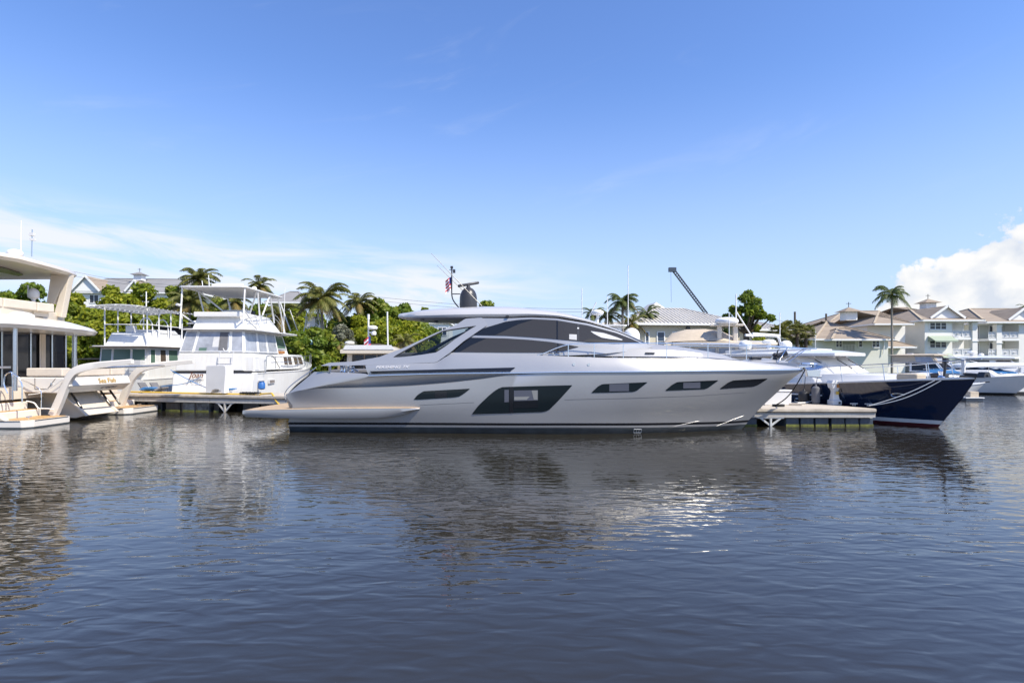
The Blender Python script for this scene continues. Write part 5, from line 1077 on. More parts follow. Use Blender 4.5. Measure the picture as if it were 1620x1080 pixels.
for q in range(4): m_.tube([b + Vector((.25 * math.cos(t) + .1, .15 * math.sin(t), -.06 + .02 * q)) for t in np.linspace(0, 6.28, 12)], .025, 5)
tag(m_.build('mooring_line', 'rope_black', None, smooth=50, join=True), 'black mooring line from the silver bow down to the dock', 'mooring line')
m_ = MB(); a = RD.w(RD.pz(1262, 637, .8)); m_.tube(Curve([a, a + Vector((.5, .2, .0)), a + Vector((1.1, .6, .15)), a + Vector((1.5, .9, .7)), a + Vector((1.9, 1.2, 1.0))], 'l').row(20), .03, 6); tag(m_.build('shore_cable', 'rope_white', None, smooth=50, join=True), 'pale shore power cord rising from dock to navy hull', 'cable')

# ------------------------------------------------------------------ further boats on the right
QF = Fr(at(1414, 572, 53)[0], 53, -52); b5 = frthing(QF, 'canvas_top_cruiser', 'white cruiser with tan canvas top behind the navy yacht', 'boat'); b5.scale = (.92, .92, .98)
gen_hull(b5, 11, 3.7, (1.2, 1.3, 1.7)); Cab(b5, 'foredeck_trunk', [(4.6, -1.45), (8.5, -.9), (8.5, .9), (4.6, 1.45)], 1.4, [(4.6, -1.2), (7.6, -.7), (7.6, .7), (4.6, 1.2)], 2.05, 'gelcoat', .1)
k = Cab(b5, 'windscreen', [(1.8, -1.5), (4.6, -1.35), (5.5, -.7), (5.5, .7), (4.6, 1.35), (1.8, 1.5)], 1.85, [(1.8, -1.35), (3.9, -1.2), (4.5, -.6), (4.5, .6), (3.9, 1.2), (1.8, 1.35)], 2.7, 'gelcoat', .03)
for i in (0, 1, 2, 3): k.win(i, .06, .94, .1, .95, 'tint_black', 'white_paint', .04)
k = Cab(b5, 'canvas_side', [(.3, -1.5), (4.0, -1.25), (4.6, 0), (4.0, 1.25), (.3, 1.5)], 2.68, [(.3, -1.4), (3.6, -1.1), (4.0, 0), (3.6, 1.1), (.3, 1.4)], 3.3, 'tan_canvas', .03); k.win(0, .55, .95, .12, .9, 'clear_vinyl', 'tan_canvas', .04); k.win(1, .1, .9, .12, .9, 'clear_vinyl', 'tan_canvas', .04); k.win(2, .1, .9, .12, .9, 'clear_vinyl', 'tan_canvas', .04)
slab(b5, 'canvas_top', [(0, -1.6), (3.8, -1.35), (4.5, 0), (3.8, 1.35), (0, 1.6)], 3.3, .07, 'tan_canvas', .1); m_ = MB(); m_.box((1.6, -.6, 3.48), (.5, .3, .1)); m_.build('hatch', 'gelcoat', b5, bevel=.03, join=True); rail(b5, [Vector((3, -1.7, 2.1)), Vector((6, -1.5, 2.25)), Vector((9, -.7, 2.35)), Vector((10.8, 0, 2.4))], .025, [(t, .7) for t in (.1, .35, .6, .85)])
SF = Fr(at(1497, 572, 62)[0], 62, -42); b6 = frthing(SF, 'express_boat', 'white express fishing boat with domed hardtop and dark side glass', 'boat')
gen_hull(b6, 11.5, 4.0, (1.1, 1.3, 1.9)); k = Cab(b6, 'house', [(.8, -1.7), (4.5, -1.6), (6.6, -.9), (6.6, .9), (4.5, 1.6), (.8, 1.7)], 1.3, [(.9, -1.55), (3.9, -1.4), (5.2, -.7), (5.2, .7), (3.9, 1.4), (.9, 1.55)], 3.0, 'gelcoat', .06)
k.win(0, .35, .9, .5, .92, 'tint_black', 'gelcoat', .06, skew=.05); k.win(1, .08, .95, .5, .92, 'tint_brown', 'gelcoat', .06); k.win(2, .05, .95, .5, .92, 'tint_brown', 'gelcoat', .06)
slab(b6, 'hardtop', [(.2, -1.8), (4.2, -1.7), (5.6, -1.1), (6.0, 0), (5.6, 1.1), (4.2, 1.7), (.2, 1.8)], 3.0, .12, 'gelcoat', .22); dome(b6, (2.2, -.2, 3.55), .42, .3, 'radar_dome'); m_ = MB(); m_.lathe([(.2, 0), (.15, .3)], 12, (2.2, -.2, 3.28)); m_.build('radar_stand', 'gelcoat', b6, join=True); dome(b6, (2.9, .9, 3.3), .25, .3)
Cab(b6, 'foredeck_trunk', [(6.0, -1.3), (9, -.8), (9, .8), (6.0, 1.3)], 1.5, [(6.0, -1.1), (8.2, -.6), (8.2, .6), (6.0, 1.1)], 2.25, 'gelcoat', .1); pipes(b6, 'outrigger', [[(2.8, -1.75, 2.6), (-.6, -2.3, 3.6)], [(2.8, 1.75, 2.6), (-.6, 2.4, 3.6)]], .04); m_ = MB(); m_.box((.4, -1.0, 1.75), (.8, 1.0, .9)); m_.build('engine_cover', 'black_canvas', b6, bevel=.08, join=True)
WF = Fr(at(1702, 572, 47)[0], 49.5, 181); b7 = frthing(WF, 'sailing_cruiser', 'long white hull with blue canvas cover at the right edge', 'boat')
gen_hull(b7, 15.5, 4.4, (1.3, 1.4, 1.55), 'gelcoat', 'black_matt', None, flare=.15, rake=.06, full=3.2, bootz=.2); Cab(b7, 'cabin', [(2, -1.6), (11, -1.4), (12.5, -.6), (12.5, .6), (11, 1.4), (2, 1.6)], 1.35, [(2, -1.4), (10.5, -1.1), (11.5, -.4), (11.5, .4), (10.5, 1.1), (2, 1.4)], 1.75, 'gelcoat', .1)
bl = MB(); rows = [[Vector((x, y, 1.72 + h * (1 - abs(y) / 1.4) + .06 * math.sin(x * 5 + y * 3))) for y in np.linspace(-1.4, 1.4, 9)] for x, h in zip(np.linspace(3.2, 10.8, 16), [.05, .2, .35, .3, .45, .4, .5, .42, .45, .5, .42, .5, .35, .4, .25, .05])]; bl.grid(rows); bl.build('canvas_cover', 'blue_canvas', b7, smooth=50, join=True)
slab(b7, 'dinghy_on_deck', rounded(1.0, 8.6, -1.0, 1.0, .6), 2.22, .22, 'gelcoat', .22); m_ = MB(); m_.box((4.2, -1.1, 1.9), (2.4, .2, .3)); m_.build('folded_sail', 'black_canvas', b7, bevel=.08, join=True)
UF = Fr(at(1500, 572, 42)[0], 43, -8); b8 = frthing(UF, 'skiff', 'small grey bow with anchor pointing right behind the navy bow', 'boat'); gen_hull(b8, 3.2, 1.6, (.9, 1.0, 1.15), 'gelcoat_grey', rake=.35)
m_ = MB(); m_.bar((2.9, 0, 1.15), (3.5, 0, 1.2), .1, .08); m_.build('anchor', 'anthracite', b8, join=True)
fp = thing('float_platform', 'small low float platform beside the navy bow at the waterline', 'float', at(1540, 572, 40).xy.to_3d(), 0); m_ = MB(); m_.box((-.4, 0, .05), (1.2, 1.2, .22)); m_.build('float', 'float_blue', fp, bevel=.04, join=True); m_ = MB(); m_.box((-.2, -.1, .42), (.6, .5, .4)); m_.build('crate', 'tan_canvas', fp, bevel=.03, join=True); m_ = MB(); m_.box((-.4, -.05, .2), (1.3, 1.2, .07)); m_.build('deck', 'gelcoat', fp, join=True)
# boats beyond the silver foredeck
PF = Fr(at(958, 572, 40)[0], 37.5, 82); b9 = frthing(PF, 'pilothouse_boat', 'white pilothouse boat with big satellite dome behind the silver windscreen', 'boat')
gen_hull(b9, 12, 4.2, (1.3, 1.5, 2.1)); k = Cab(b9, 'pilothouse', rect(1.2, 7, -1.75, 1.75), 1.4, rect(1.3, 6.4, -1.6, 1.6), 3.8, 'gelcoat', .06); k.win(3, .1, .55, .55, .92, 'tint_brown'); k.win(3, .62, .92, .3, .92, 'tint_brown'); k.win(0, .05, .5, .55, .9)
k = Cab(b9, 'upper_helm', rect(1.9, 5, -.9, 1.9), 3.85, rect(2.0, 4.6, -.7, 1.7), 5.15, 'gelcoat', .06); k.win(3, .12, .88, .35, .85, 'tint_brown'); slab(b9, 'roof', rounded(.8, 7.2, -2.35, 1.9, .3), 3.8, .12, 'gelcoat', .06); slab(b9, 'upper_roof', rounded(1.7, 5.2, -1.1, 2.1, .3), 5.15, .1, 'gelcoat', .06)
dome(b9, (2.0, -1.42, 3.98), .55, 1.05); pipes(b9, 'radar_post', [[(2.6, .9, 5.3), (2.6, .9, 6.0)], [(2.6, .9, 5.4), (2.4, 1.9, 5.3)]], .1); dome(b9, (2.6, .9, 6.0), .42, .38, 'radar_dome'); pipes(b9, 'whip_aerial', [[(2.6, 2.0, 5.2), (2.6, 2.0, 7.9)], [(2.2, -1.2, 5.2), (2.2, -1.2, 9.4)], [(3, .2, 5.2), (3, .2, 7.3)]], .03); pipes(b9, 'outrigger', [[(2.6, 1.8, 5.2), (2.6, 1.0, 6.9)]], .04)
EF = Fr(at(1150, 572, 36)[0] - 1.5, 37.5, -14); c1 = frthing(EF, 'hardtop_cruiser', 'cream hardtop cruiser with tan canvas roof cover behind the silver foredeck', 'boat')
gen_hull(c1, 9, 4.0, (1.4, 1.5, 2.0), 'gelcoat_cream'); k = Cab(c1, 'house', [(-1.2, -1.6), (3.8, -1.6), (5.2, -.8), (5.2, .8), (3.8, 1.6), (-1.2, 1.6)], 1.4, [(-1.0, -1.5), (3.4, -1.5), (4.3, -.7), (4.3, .7), (3.4, 1.5), (-1.0, 1.5)], 3.75, 'gelcoat_cream', .05)
for a, b in ((.04, .2), (.23, .48), (.51, .74), (.77, .97)): k.win(0, a, b, .5, .93, 'clear_vinyl', 'gelcoat_cream', .06)
k.win(1, .05, .95, .5, .93, 'clear_vinyl', 'gelcoat_cream', .06)
slab(c1, 'hardtop', [(-1.5, -1.8), (3.6, -1.8), (4.8, -1.0), (4.9, 0), (4.8, 1.0), (3.6, 1.8), (-1.5, 1.8)], 3.75, .16, 'gelcoat_cream', .14); cv_ = MB(); rows = [[Vector((x, y * 1.5, 3.85 + h * math.cos(y * 1.4))) for y in np.linspace(-1, 1, 9)] for x, h in ((-2.0, .2), (-1.5, .75), (-.6, .98), (.6, 1.0), (1.6, .85), (2.3, .5), (2.6, .1))]; cv_.grid(rows); cv_.build('canvas_cover', 'tan_canvas', c1, smooth=50, join=True)
m_ = MB(); m_.box((1.35, -1.2, 4.42), (.28, .3, 1.1)); m_.box((2.3, -1.2, 4.42), (.28, .3, 1.1)); m_.build('radar_leg', 'gelcoat_cream', c1, bevel=.06); m_ = MB(); m_.box((1.8, -1.2, 5.0), (2.0, .6, .12)); m_.build('radar_shelf', 'gelcoat_cream', c1, bevel=.04, join=True); dome(c1, (1.8, -1.2, 5.06), .7, .45, 'radar_dome'); pipes(c1, 'whip_aerial', [[(2.4, -.8, 5.9), (3.4, -.8, 4.2)], [(2.4, -.8, 5.0), (2.4, -.8, 7.0)]], .04)
rail(c1, [Vector((-1, -1.95, 2.45)), Vector((3, -1.95, 2.5)), Vector((6, -1.4, 2.6)), Vector((8.8, 0, 2.75))], .03, [(t, .95) for t in np.linspace(.05, .95, 8)], 'gelcoat', mids=(.4,))
# ------------------------------------------------------------------ land, seawall, buildings
mat('grass_ground', (.07, .09, .03), .95, var=.4, vscale=.5); mat('concrete', (.42, .40, .36), .85, var=.15, vscale=.8, dirt=(.2, .19, .16))
mat('shingle', (.29, .235, .18), .9, var=.22, vscale=.9, stretch=(.5, .5, 7), bump=.03, bscale=3); mat('shingle_ridge', (.44, .36, .26), .9, var=.1)
mat('seam_metal', (.58, .55, .50), .5, .05, var=.06, vscale=.4); mat('grey_roof', (.24, .235, .23), .7, var=.1, vscale=.4); mat('stucco_cream', (.64, .575, .44), .85, var=.04, vscale=.6); mat('stucco_white', (.80, .785, .74), .85, var=.03, vscale=.4); mat('stucco_green', (.66, .665, .59), .85, var=.03, vscale=.4); mat('trim_white', (.82, .82, .80), .6); mat('window_dark', (.03, .035, .045), .1); mat('window_blue', (.05, .075, .12), .12); mat('awning_green', (.32, .38, .30), .8); mat('recess', (.42, .43, .40), .9); mat('balcony_glass', (.55, .56, .58), .25); mat('soffit', (.5, .49, .45), .9); mat('fence_wood', (.24, .16, .09), .9, var=.3, vscale=1.5, stretch=(6, 6, 1)); mat('crane_blue', (.05, .07, .10), .5); mat('pole_wood', (.12, .10, .08), .9, var=.2)
g = MB(); g.face([(-1500, 56, 1.0), (1500, 56, 1.0), (1500, 4000, 1.0), (-1500, 4000, 1.0)]); g.build('ground', 'grass_ground', kind='structure')
sw = thing('seawall', 'low pale concrete seawall along the far bank of the basin', 'seawall', (0, 56, 0)); g = MB(); g.box((0, 0, .05), (700, .5, 2.1)); g.build('wall', 'concrete', sw, join=True); g = MB(); g.box((0, -.1, 1.16), (700, .8, .14)); g.build('cap', 'concrete', sw, join=True)
def wall_window(parent, q, u0, u1, v0, v1, cols=2, rows=1, glass='window_dark', n=None):
    "framed, recessed window on wall quad q (bl, br, tr, tl)"
    n = n or (q[1] - q[0]).cross(q[3] - q[0]).normalized(); c = [bil(q, u0, v0), bil(q, u1, v0), bil(q, u1, v1), bil(q, u0, v1)]; mb = MB()
    for k in range(4): a, b = c[k] + n * .03, c[(k + 1) % 4] + n * .03; mb.bar(a, b, .12, .10)
    for i in range(1, cols): t = i / cols; mb.bar(c[0] * (1 - t) + c[1] * t + n * .03, c[3] * (1 - t) + c[2] * t + n * .03, .1, .09)
    for i in range(1, rows): t = i / rows; mb.bar(c[0] * (1 - t) + c[3] * t + n * .02, c[1] * (1 - t) + c[2] * t + n * .02, .05, .05)
    o = mb.build('window', 'trim_white', parent, join=True); g = MB(); g.prism([p + n * .004 for p in c], n * .012); g.build('pane', glass, o, join=True); 
    if rows > 1 or cols > 2:
        s = MB(); s.bar(c[0] - n * -.06 - Vector((0, 0, .1)), c[1] + n * .06 - Vector((0, 0, .1)), .2, .08); s.build('sill', 'trim_white', o, join=True)
    return o
def hip_roof(parent, x0, x1, y0, y1, z, h, ov=.6, mt='shingle', run=None, seams=False, name='roof'):
    X0, X1, Y0, Y1 = x0 - ov, x1 + ov, y0 - ov, y1 + ov; r = run if run is not None else (Y1 - Y0) / 2; ym = (Y0 + Y1) / 2
    a, b = Vector((X0 + r, ym, z + h)), Vector((X1 - r, ym, z + h)); P = [Vector((X0, Y0, z)), Vector((X1, Y0, z)), Vector((X1, Y1, z)), Vector((X0, Y1, z))]; dn = Vector((0, 0, -.22)); mb = MB()
    for f in ([P[0], P[1], b, a], [P[1], P[2], b], [P[2], P[3], a, b], [P[3], P[0], a]): mb.face(f)
    ro = mb.build(name, mt, parent, join=True)
    fm = MB(); [fm.face([P[i], P[(i + 1) % 4], P[(i + 1) % 4] + dn, P[i] + dn]) for i in range(4)]; fm.build('fascia', 'trim_white', ro, join=True); sm = MB(); sm.face([p + dn for p in P]); sm.build('eave_soffit', 'soffit', ro, join=True)
    rm_ = MB()
    for p, q in ((P[0], a), (P[1], b), (P[2], b), (P[3], a), (a, b)): rm_.bar(p + Vector((0, 0, .04)), q + Vector((0, 0, .04)), .28, .08)
    rm_.build('ridge_cap', 'shingle_ridge' if mt == 'shingle' else mt, ro, join=True)
    if seams:
        sm = MB(); n = int((X1 - X0) / .42)
        for i in range(n):
            x = X0 + .2 + (X1 - X0 - .4) * i / (n - 1); t = min(1, (x - X0) / r, (X1 - x) / r); zz = Vector((0, 0, .05))
            for yy, s in ((Y0, 1), (Y1, -1)): sm.bar(Vector((x, yy, z)) + zz, Vector((x, yy + s * t * (ym - Y0), z + h * t)) + zz, .06, .09)
        m2 = int((Y1 - Y0) / .42)
        for i in range(m2):
            y = Y0 + .2 + (Y1 - Y0 - .4) * i / (m2 - 1); t = min(1, (y - Y0) / (ym - Y0), (Y1 - y) / (ym - Y0)); zz = Vector((0, 0, .05))
            sm.bar(Vector((X0, y, z)) + zz, Vector((X0 + r * t, y, z + h * t)) + zz, .06, .09); sm.bar(Vector((X1, y, z)) + zz, Vector((X1 - r * t, y, z + h * t)) + zz, .06, .09)
        sm.build('standing_seams', mt, ro, kind='stuff')
    return ro
def block(parent, x0, x1, y0, y1, z0, z1, mt, name='wall'):
    mb = MB(); mb.box(((x0 + x1) / 2, (y0 + y1) / 2, (z0 + z1) / 2), (x1 - x0, y1 - y0, z1 - z0)); mb.build(name, mt, parent, join=True)
    return {'f': [Vector((x0, y0, z0)), Vector((x1, y0, z0)), Vector((x1, y0, z1)), Vector((x0, y0, z1))], 'l': [Vector((x0, y1, z0)), Vector((x0, y0, z0)), Vector((x0, y0, z1)), Vector((x0, y1, z1))], 'r': [Vector((x1, y0, z0)), Vector((x1, y1, z0)), Vector((x1, y1, z1)), Vector((x1, y0, z1))]}
def cupola(parent, c, s=1., mt='shingle'):
    mb = MB(); mb.box(c + Vector((0, 0, .5 * s)), (1.7 * s, 1.7 * s, 1.3 * s)); o = mb.build('cupola', 'trim_white', parent, join=True); z = c.z + 1.15 * s; mb = MB(); P = [Vector((c.x + i * 1.45 * s, c.y + j * 1.45 * s, z)) for i, j in ((-1, -1), (1, -1), (1, 1), (-1, 1))]; t = Vector((c.x, c.y, z + .75 * s))
    for i in range(4): mb.face([P[i], P[(i + 1) % 4], t])
    mb.face(P[::-1]); mb.build('cupola_roof', mt, o, join=True); mb = MB(); mb.tube([t, t + Vector((0, 0, .8 * s))], .05, 5); mb.bar(t + Vector((-.4 * s, 0, .55 * s)), t + Vector((.4 * s, 0, .55 * s)), .05, .06); mb.build('weather_vane', 'black_matt', o, join=True)
# cream building with seamed metal roof
YB = Fr(at(1012, 572, 60)[0], 60, 6); yb = frthing(YB, 'marina_office', 'cream building with pale standing seam metal roof behind the silver foredeck', 'building')
w1 = YB.px(1170, 572, 0)[0]; q = block(yb, 0, w1, 0, 12, 1, 6.75, 'stucco_cream'); hip_roof(yb, 0, w1, 0, 12, 6.75, 2.15, .7, 'seam_metal', 4.4, True)
for u0, u1 in ((1020.5, 1026.5), (1039.5, 1051), (1064, 1075.5), (1088, 1100)):
    a, b = YB.px(u0, 525, 0), YB.px(u1, 525, 0); wall_window(yb, q['f'], a.x / w1, b.x / w1, (a.z - 3.0) / 5.75, (a.z - 1) / 5.75, 1, 2, 'window_blue')
mb = MB(); mb.bar(YB.px(1086, 519, -.15), YB.px(1091, 518.6, -.15), .3, .25); mb.build('flood_light', 'anthracite', yb, join=True)
w2, w3 = YB.px(1140, 572, 6)[0], YB.px(1236, 572, 6)[0]; q2 = block(yb, w2, w3, 5, 15, 1, 6.5, 'stucco_cream', 'rear_wing_wall'); hip_roof(yb, w2, w3, 5, 15, 6.5, 1.7, .7, 'seam_metal', 4.4, True, 'rear_wing_roof')
c = YB.px(1050, 486, 7); mb = MB(); P = [c + Vector(p) for p in ((-2.3, 0, -.7), (1.2, 0, -.7), (1.2, 5, -.7), (-2.3, 5, -.7))]; t = [c + Vector((-.4, 1.4, .75)), c + Vector((-.4, 4.4, .75))]
mb.face([P[0], P[1], t[0]]); mb.face([P[1], P[2], t[1], t[0]]); mb.face([P[2], P[3], t[1]]); mb.face([P[3], P[0], t[0], t[1]]); mb.build('roof_gablet', 'seam_metal', yb, join=True)
lb = Fr(at(940, 572, 66)[0], 66, 4); l2 = frthing(lb, 'low_building', 'low cream building with metal roof partly hidden by the palms', 'building'); q = block(l2, 0, 6, 0, 8, 1, 5.9, 'stucco_cream'); hip_roof(l2, 0, 6, 0, 8, 5.9, 1.6, .5, 'seam_metal', 2.6)
# condominium on the right
CO = Fr(at(1463, 572, 85)[0], 85, 0); cd = frthing(CO, 'condominium', 'three storey pale condominium with brown shingle hip roofs and balconies', 'building')
ze = 8.9; Xr = CO.px(1545, 572, 0)[0]; fl = [1.0, 3.55, 6.15]
q = block(cd, 0, 4.1, 0, 22, .6, ze, 'stucco_white'); block(cd, 4.1, Xr, 2.4, 22, .6, ze, 'stucco_white', 'recessed_wall')
for z in (3.35, 6.05, 8.75): mb = MB(); mb.box(((4.1 + Xr) / 2, 1.2, z + .1), (Xr - 4.1, 2.45, .35)); mb.build('balcony_slab', 'trim_white', cd, join=True)
mb = MB(); mb.box((Xr - .35, .2, (ze + .6) / 2), (.75, .7, ze - .6 - .02)); mb.build('column', 'stucco_white', cd, join=True)
for z in (2.2, 4.9, 7.5): mb = MB(); mb.box((Xr - .35, .2, z + .9), (.95, .9, .14)); mb.build('column_band', 'trim_white', cd, join=True)
H_ = ze - .6
def cw(u0, u1, v0, v1, cols, rows, face='f'):
    a, b = CO.px(u0, v0, 0), CO.px(u1, v1, 0); wall_window(cd, q['f'], a.x / 4.1, b.x / 4.1, (b.z - .6) / H_, (a.z - .6) / H_, cols, rows)
cw(1470.5, 1497, 510, 521, 3, 2); cw(1470.5, 1497, 538.5, 550, 3, 2); cw(1478, 1497, 570, 579, 2, 2)
def awn(z, d, x0=.45, x1=3.9):
    mb = MB(); mb.face([(x0, -.05, z), (x1, -.05, z), (x1, -d, z - .75), (x0, -d, z - .75)]); mb.face([(x0, -.05, z - .02), (x0, -.05, z - .8), (x0, -d, z - .77)]); mb.face([(x1, -.05, z - .02), (x1, -.05, z - .8), (x1, -d, z - .77)]); mb.face([(x0, -d, z - .75), (x1, -d, z - .75), (x1, -d, z - .95), (x0, -d, z - .95)]); mb.build('awning', 'awning_green', cd, join=True)
awn(6.55, 1.5); awn(3.9, 1.5)
wall_window(cd, q['l'], .66, .76, .77, .90, 2, 2)
def balcony(par, x0, x1, z, y=0.05, back=2.38, glass=True):
    mb = MB()
    for x in (x0, (x0 + x1) / 2, x1): mb.bar((x, y, z), (x, y, z + 1.0), .09, .09)
    for zz in (.12, 1.0): mb.bar((x0, y, z + zz), (x1, y, z + zz), .09, .08)
    o = mb.build('balcony_railing', 'trim_white', par, join=True)
    for a, b in ((x0, (x0 + x1) / 2), ((x0 + x1) / 2, x1)):
        g = MB(); g.box(((a + b) / 2, y + .03, z + .55), (b - a - .12, .02, .78)); g.build('railing_panel', 'balcony_glass', o, join=True); g = MB(); g.lathe([(.13, 0), (.16, .03), (.13, .06)], 10, ((a + b) / 2, y - .02, z + .5)); g.build('railing_emblem', 'trim_white', o, join=True)
    Q = [Vector((x0, back, z)), Vector((x1, back, z)), Vector((x1, back, z + 2.5)), Vector((x0, back, z + 2.5))]; wall_window(par, Q, .05, .50, .03, .86, 2, 1)
for z in (3.63, 6.33): balcony(cd, 4.2, Xr - .75, z)
wall_window(cd, [Vector((4.2, 2.38, .7)), Vector((Xr, 2.38, .7)), Vector((Xr, 2.38, 3.2)), Vector((4.2, 2.38, 3.2))], .05, .5, .05, .85, 2, 1)
hip_roof(cd, -.2, Xr, -.1, 22, ze, 2.9, .7, 'shingle', 6)
def gable(par, xc, w_, y, z, h, dep=5):
    mb = MB(); a, b, t = Vector((xc - w_ / 2, y, z)), Vector((xc + w_ / 2, y, z)), Vector((xc, y, z + h)); mb.face([a, b, t]); g_ = mb.build('gable_wall', 'trim_white', par, join=True); mb = MB()
    for p in (a, b): s = 1 if p is b else -1; mb.face([p + Vector((s * .35, -.4, -.1)), t + Vector((0, -.4, .12)), t + Vector((0, dep, .12)), p + Vector((s * .35, dep, -.1))])
    mb.build('gable_roof', 'shingle', par, join=True); mb = MB(); [mb.bar(p + Vector((0, -.42, -.02)), t + Vector((0, -.42, .06)), .1, .32) for p in (a, b)]; mb.build('barge_board', 'trim_white', par, join=True)
gable(cd, 3.6, 5.2, .55, ze + .35, 1.75, 6)
cupola(cd, CO.px(1468, 487, 9) + Vector((0, 0, -.3)), .95)
# long rear block joining both
block(cd, -9, 26, 10, 24, .6, ze - .2, 'stucco_white', 'rear_block'); hip_roof(cd, -9, 26, 10, 24, ze - .2, 2.7, .7, 'shingle', 7, name='rear_roof')
block(cd, -8.2, -4.4, 3, 10, ze - 4.2, ze - 1.7, 'stucco_white', 'clerestory_wall')
# lower wing on the left, two storeys
x0, x1 = CO.px(1292, 572, -6)[0], CO.px(1405, 572, -6)[0]; zl = CO.px(1300, 536, -6).z; q = block(cd, x0, x1, -6, 6, .6, zl, 'stucco_green', 'wing_wall'); hip_roof(cd, x0, x1, -6, 8, zl, 2.95, .6, 'shingle', 6, name='wing_roof')
W_ = x1 - x0; Hl = zl - .6
for u0, u1, c_ in ((1358, 1364, 1), (1379.5, 1391, 2), (1322, 1332, 2)):
    a, b = CO.px(u0, 538, -6), CO.px(u1, 549, -6); wall_window(cd, q['f'], (a.x - x0) / W_, (b.x - x0) / W_, (b.z - .6) / Hl, (a.z - .6) / Hl, c_, 2)
a, b = CO.px(1332, 538, -6), CO.px(1352, 556, -6); mb = MB(); mb.box(((a.x + b.x) / 2, -6.0, (a.z + b.z) / 2), (b.x - a.x, .1, a.z - b.z)); mb.build('porch_recess', 'recess', cd, join=True); mb = MB(); [mb.bar((a.x + .2 * i, -6.15, b.z), (a.x + .2 * i, -6.15, b.z + .95), .05, .05) for i in range(10)]; mb.bar((a.x, -6.15, b.z + .95), (b.x, -6.15, b.z + .95), .06, .06); mb.build('porch_railing', 'trim_white', cd, join=True)
hip_roof(cd, x0 + 1.2, x0 + 8, -8, 0, zl - .1, 1.7, .5, 'shingle', 3.4, name='porch_roof')
xa, xb = CO.px(1372, 572, 1)[0], CO.px(1432, 572, 1)[0]; q = block(cd, xa, xb, 1, 9, .6, ze - .6, 'stucco_white', 'link_wall'); hip_roof(cd, xa, xb - 1, -1, 11, ze - .6, 2.4, .6, 'shingle', 5, name='link_roof'); hip_roof(cd, x1 - 1, xb - 1.2, -2, 5, 4.9, 1.6, .5, 'shingle', 3, name='stair_roof')
cupola(cd, CO.px(1342.5, 503, -1) + Vector((0, 0, -.2)), .95); mb = MB(); mb.tube([CO.px(1400, 536, -6.2), CO.px(1397, 560, -6.2)], .07, 6); mb.build('downpipe', 'trim_white', cd, join=True)
# second condominium wing at the right edge
C2 = Fr(at(1563, 572, 89)[0], 89, 0); c2 = frthing(C2, 'condominium', 'pale green condominium wing with twin balconies at the right edge', 'building')
X2 = C2.px(1612, 572, 0)[0]; q = block(c2, 0, .05, 2.6, 20, .6, ze, 'stucco_green', 'side_wall'); block(c2, .05, X2, 2.6, 20, .6, ze, 'stucco_green'); block(c2, X2, X2 + 14, 0, 20, .6, ze, 'stucco_white', 'front_wall')
for z in (3.45, 6.15, 8.75): mb = MB(); mb.box((X2 / 2 + .05, 1.25, z), (X2 - .1, 2.6, .35)); mb.build('balcony_slab', 'trim_white', c2, join=True)
xc = C2.px(1580, 572, 0)[0]
mb = MB(); mb.box((xc, .25, (ze + .6) / 2), (.8, .7, ze - .62)); mb.build('column', 'stucco_white', c2, join=True)
for z in (2.9, 5.65, 8.3): mb = MB(); mb.box((xc, .25, z), (1.0, .9, .16)); mb.build('column_band', 'trim_white', c2, join=True)
for z in (3.63, 6.33): balcony(c2, xc + .5, X2 - .1, z, back=2.58); balcony(c2, .15, xc - .5, z, back=2.58)
for x in (xc + 1.2, xc + 2.6): m_ = MB(); m_.lathe([(.6, 2.2), (.5, 2.35), (.03, 2.5)], 8, (x, .6, .2)); m_.tube([(x, .6, .6), (x, .6, 2.5)], .04, 5); m_.build('patio_umbrella', 'gelcoat', c2, join=True)
hip_roof(c2, -.2, X2 + 14, -.1, 20, ze, 3.0, .7, 'shingle', 6); gable(c2, X2 + 1.2, 5.4, .5, ze + .35, 1.9, 6)
# grey roofed building above the trees on the left, small house behind the arch
GB = Fr(at(110, 572, 105)[0], 105, 4); gb_ = frthing(GB, 'apartment_block', 'pale apartment block with grey roof and gables above the left trees', 'building')
zr = GB.px(130, 462, 0).z; q = block(gb_, 0, 22, 0, 14, 1, zr, 'stucco_white'); hip_roof(gb_, 0, 23, 0, 14, zr, GB.px(200, 441, 7).z - zr, .6, 'grey_roof', 3); gable(gb_, GB.px(134, 460, -1)[0], 5.2, -.6, zr + .1, GB.px(130, 434, -1).z - zr - .4, 8); gable(gb_, GB.px(212, 460, -1)[0], 3.4, -.6, zr + .1, 2.0, 7)
a = GB.px(149, 468, 0); wall_window(gb_, q['f'], (a.x - .8) / 22, (a.x + .8) / 22, (a.z - 1.3 - 1) / (zr - 1), (a.z + .2 - 1) / (zr - 1), 2, 1); cupola(gb_, GB.px(221, 443, 5), .85, 'grey_roof')
block(gb_, -4.5, -.2, 2, 12, 1, zr + .9, 'trim_white', 'side_wing_wall'); hip_roof(gb_, GB.px(425, 572, 0)[0], GB.px(480, 572, 0)[0], 0, 10, zr - 1.6, 2.6, .6, 'grey_roof', 3, name='far_roof')
SB = Fr(at(676, 572, 90)[0], 90, 0); sb_ = frthing(SB, 'white_house', 'small white house glimpsed beneath the silver roof overhang', 'building'); zs_ = SB.px(680, 510, 0).z; q = block(sb_, 0, 3.4, 0, 6, 1, zs_, 'trim_white'); hip_roof(sb_, 0, 3.4, 0, 6, zs_, 1.2, .3, 'grey_roof', 1.6)
wall_window(sb_, q['f'], .08, .35, .74, .9, 2, 1, 'window_blue'); wall_window(sb_, q['f'], .5, .9, .74, .9, 2, 1, 'window_blue')
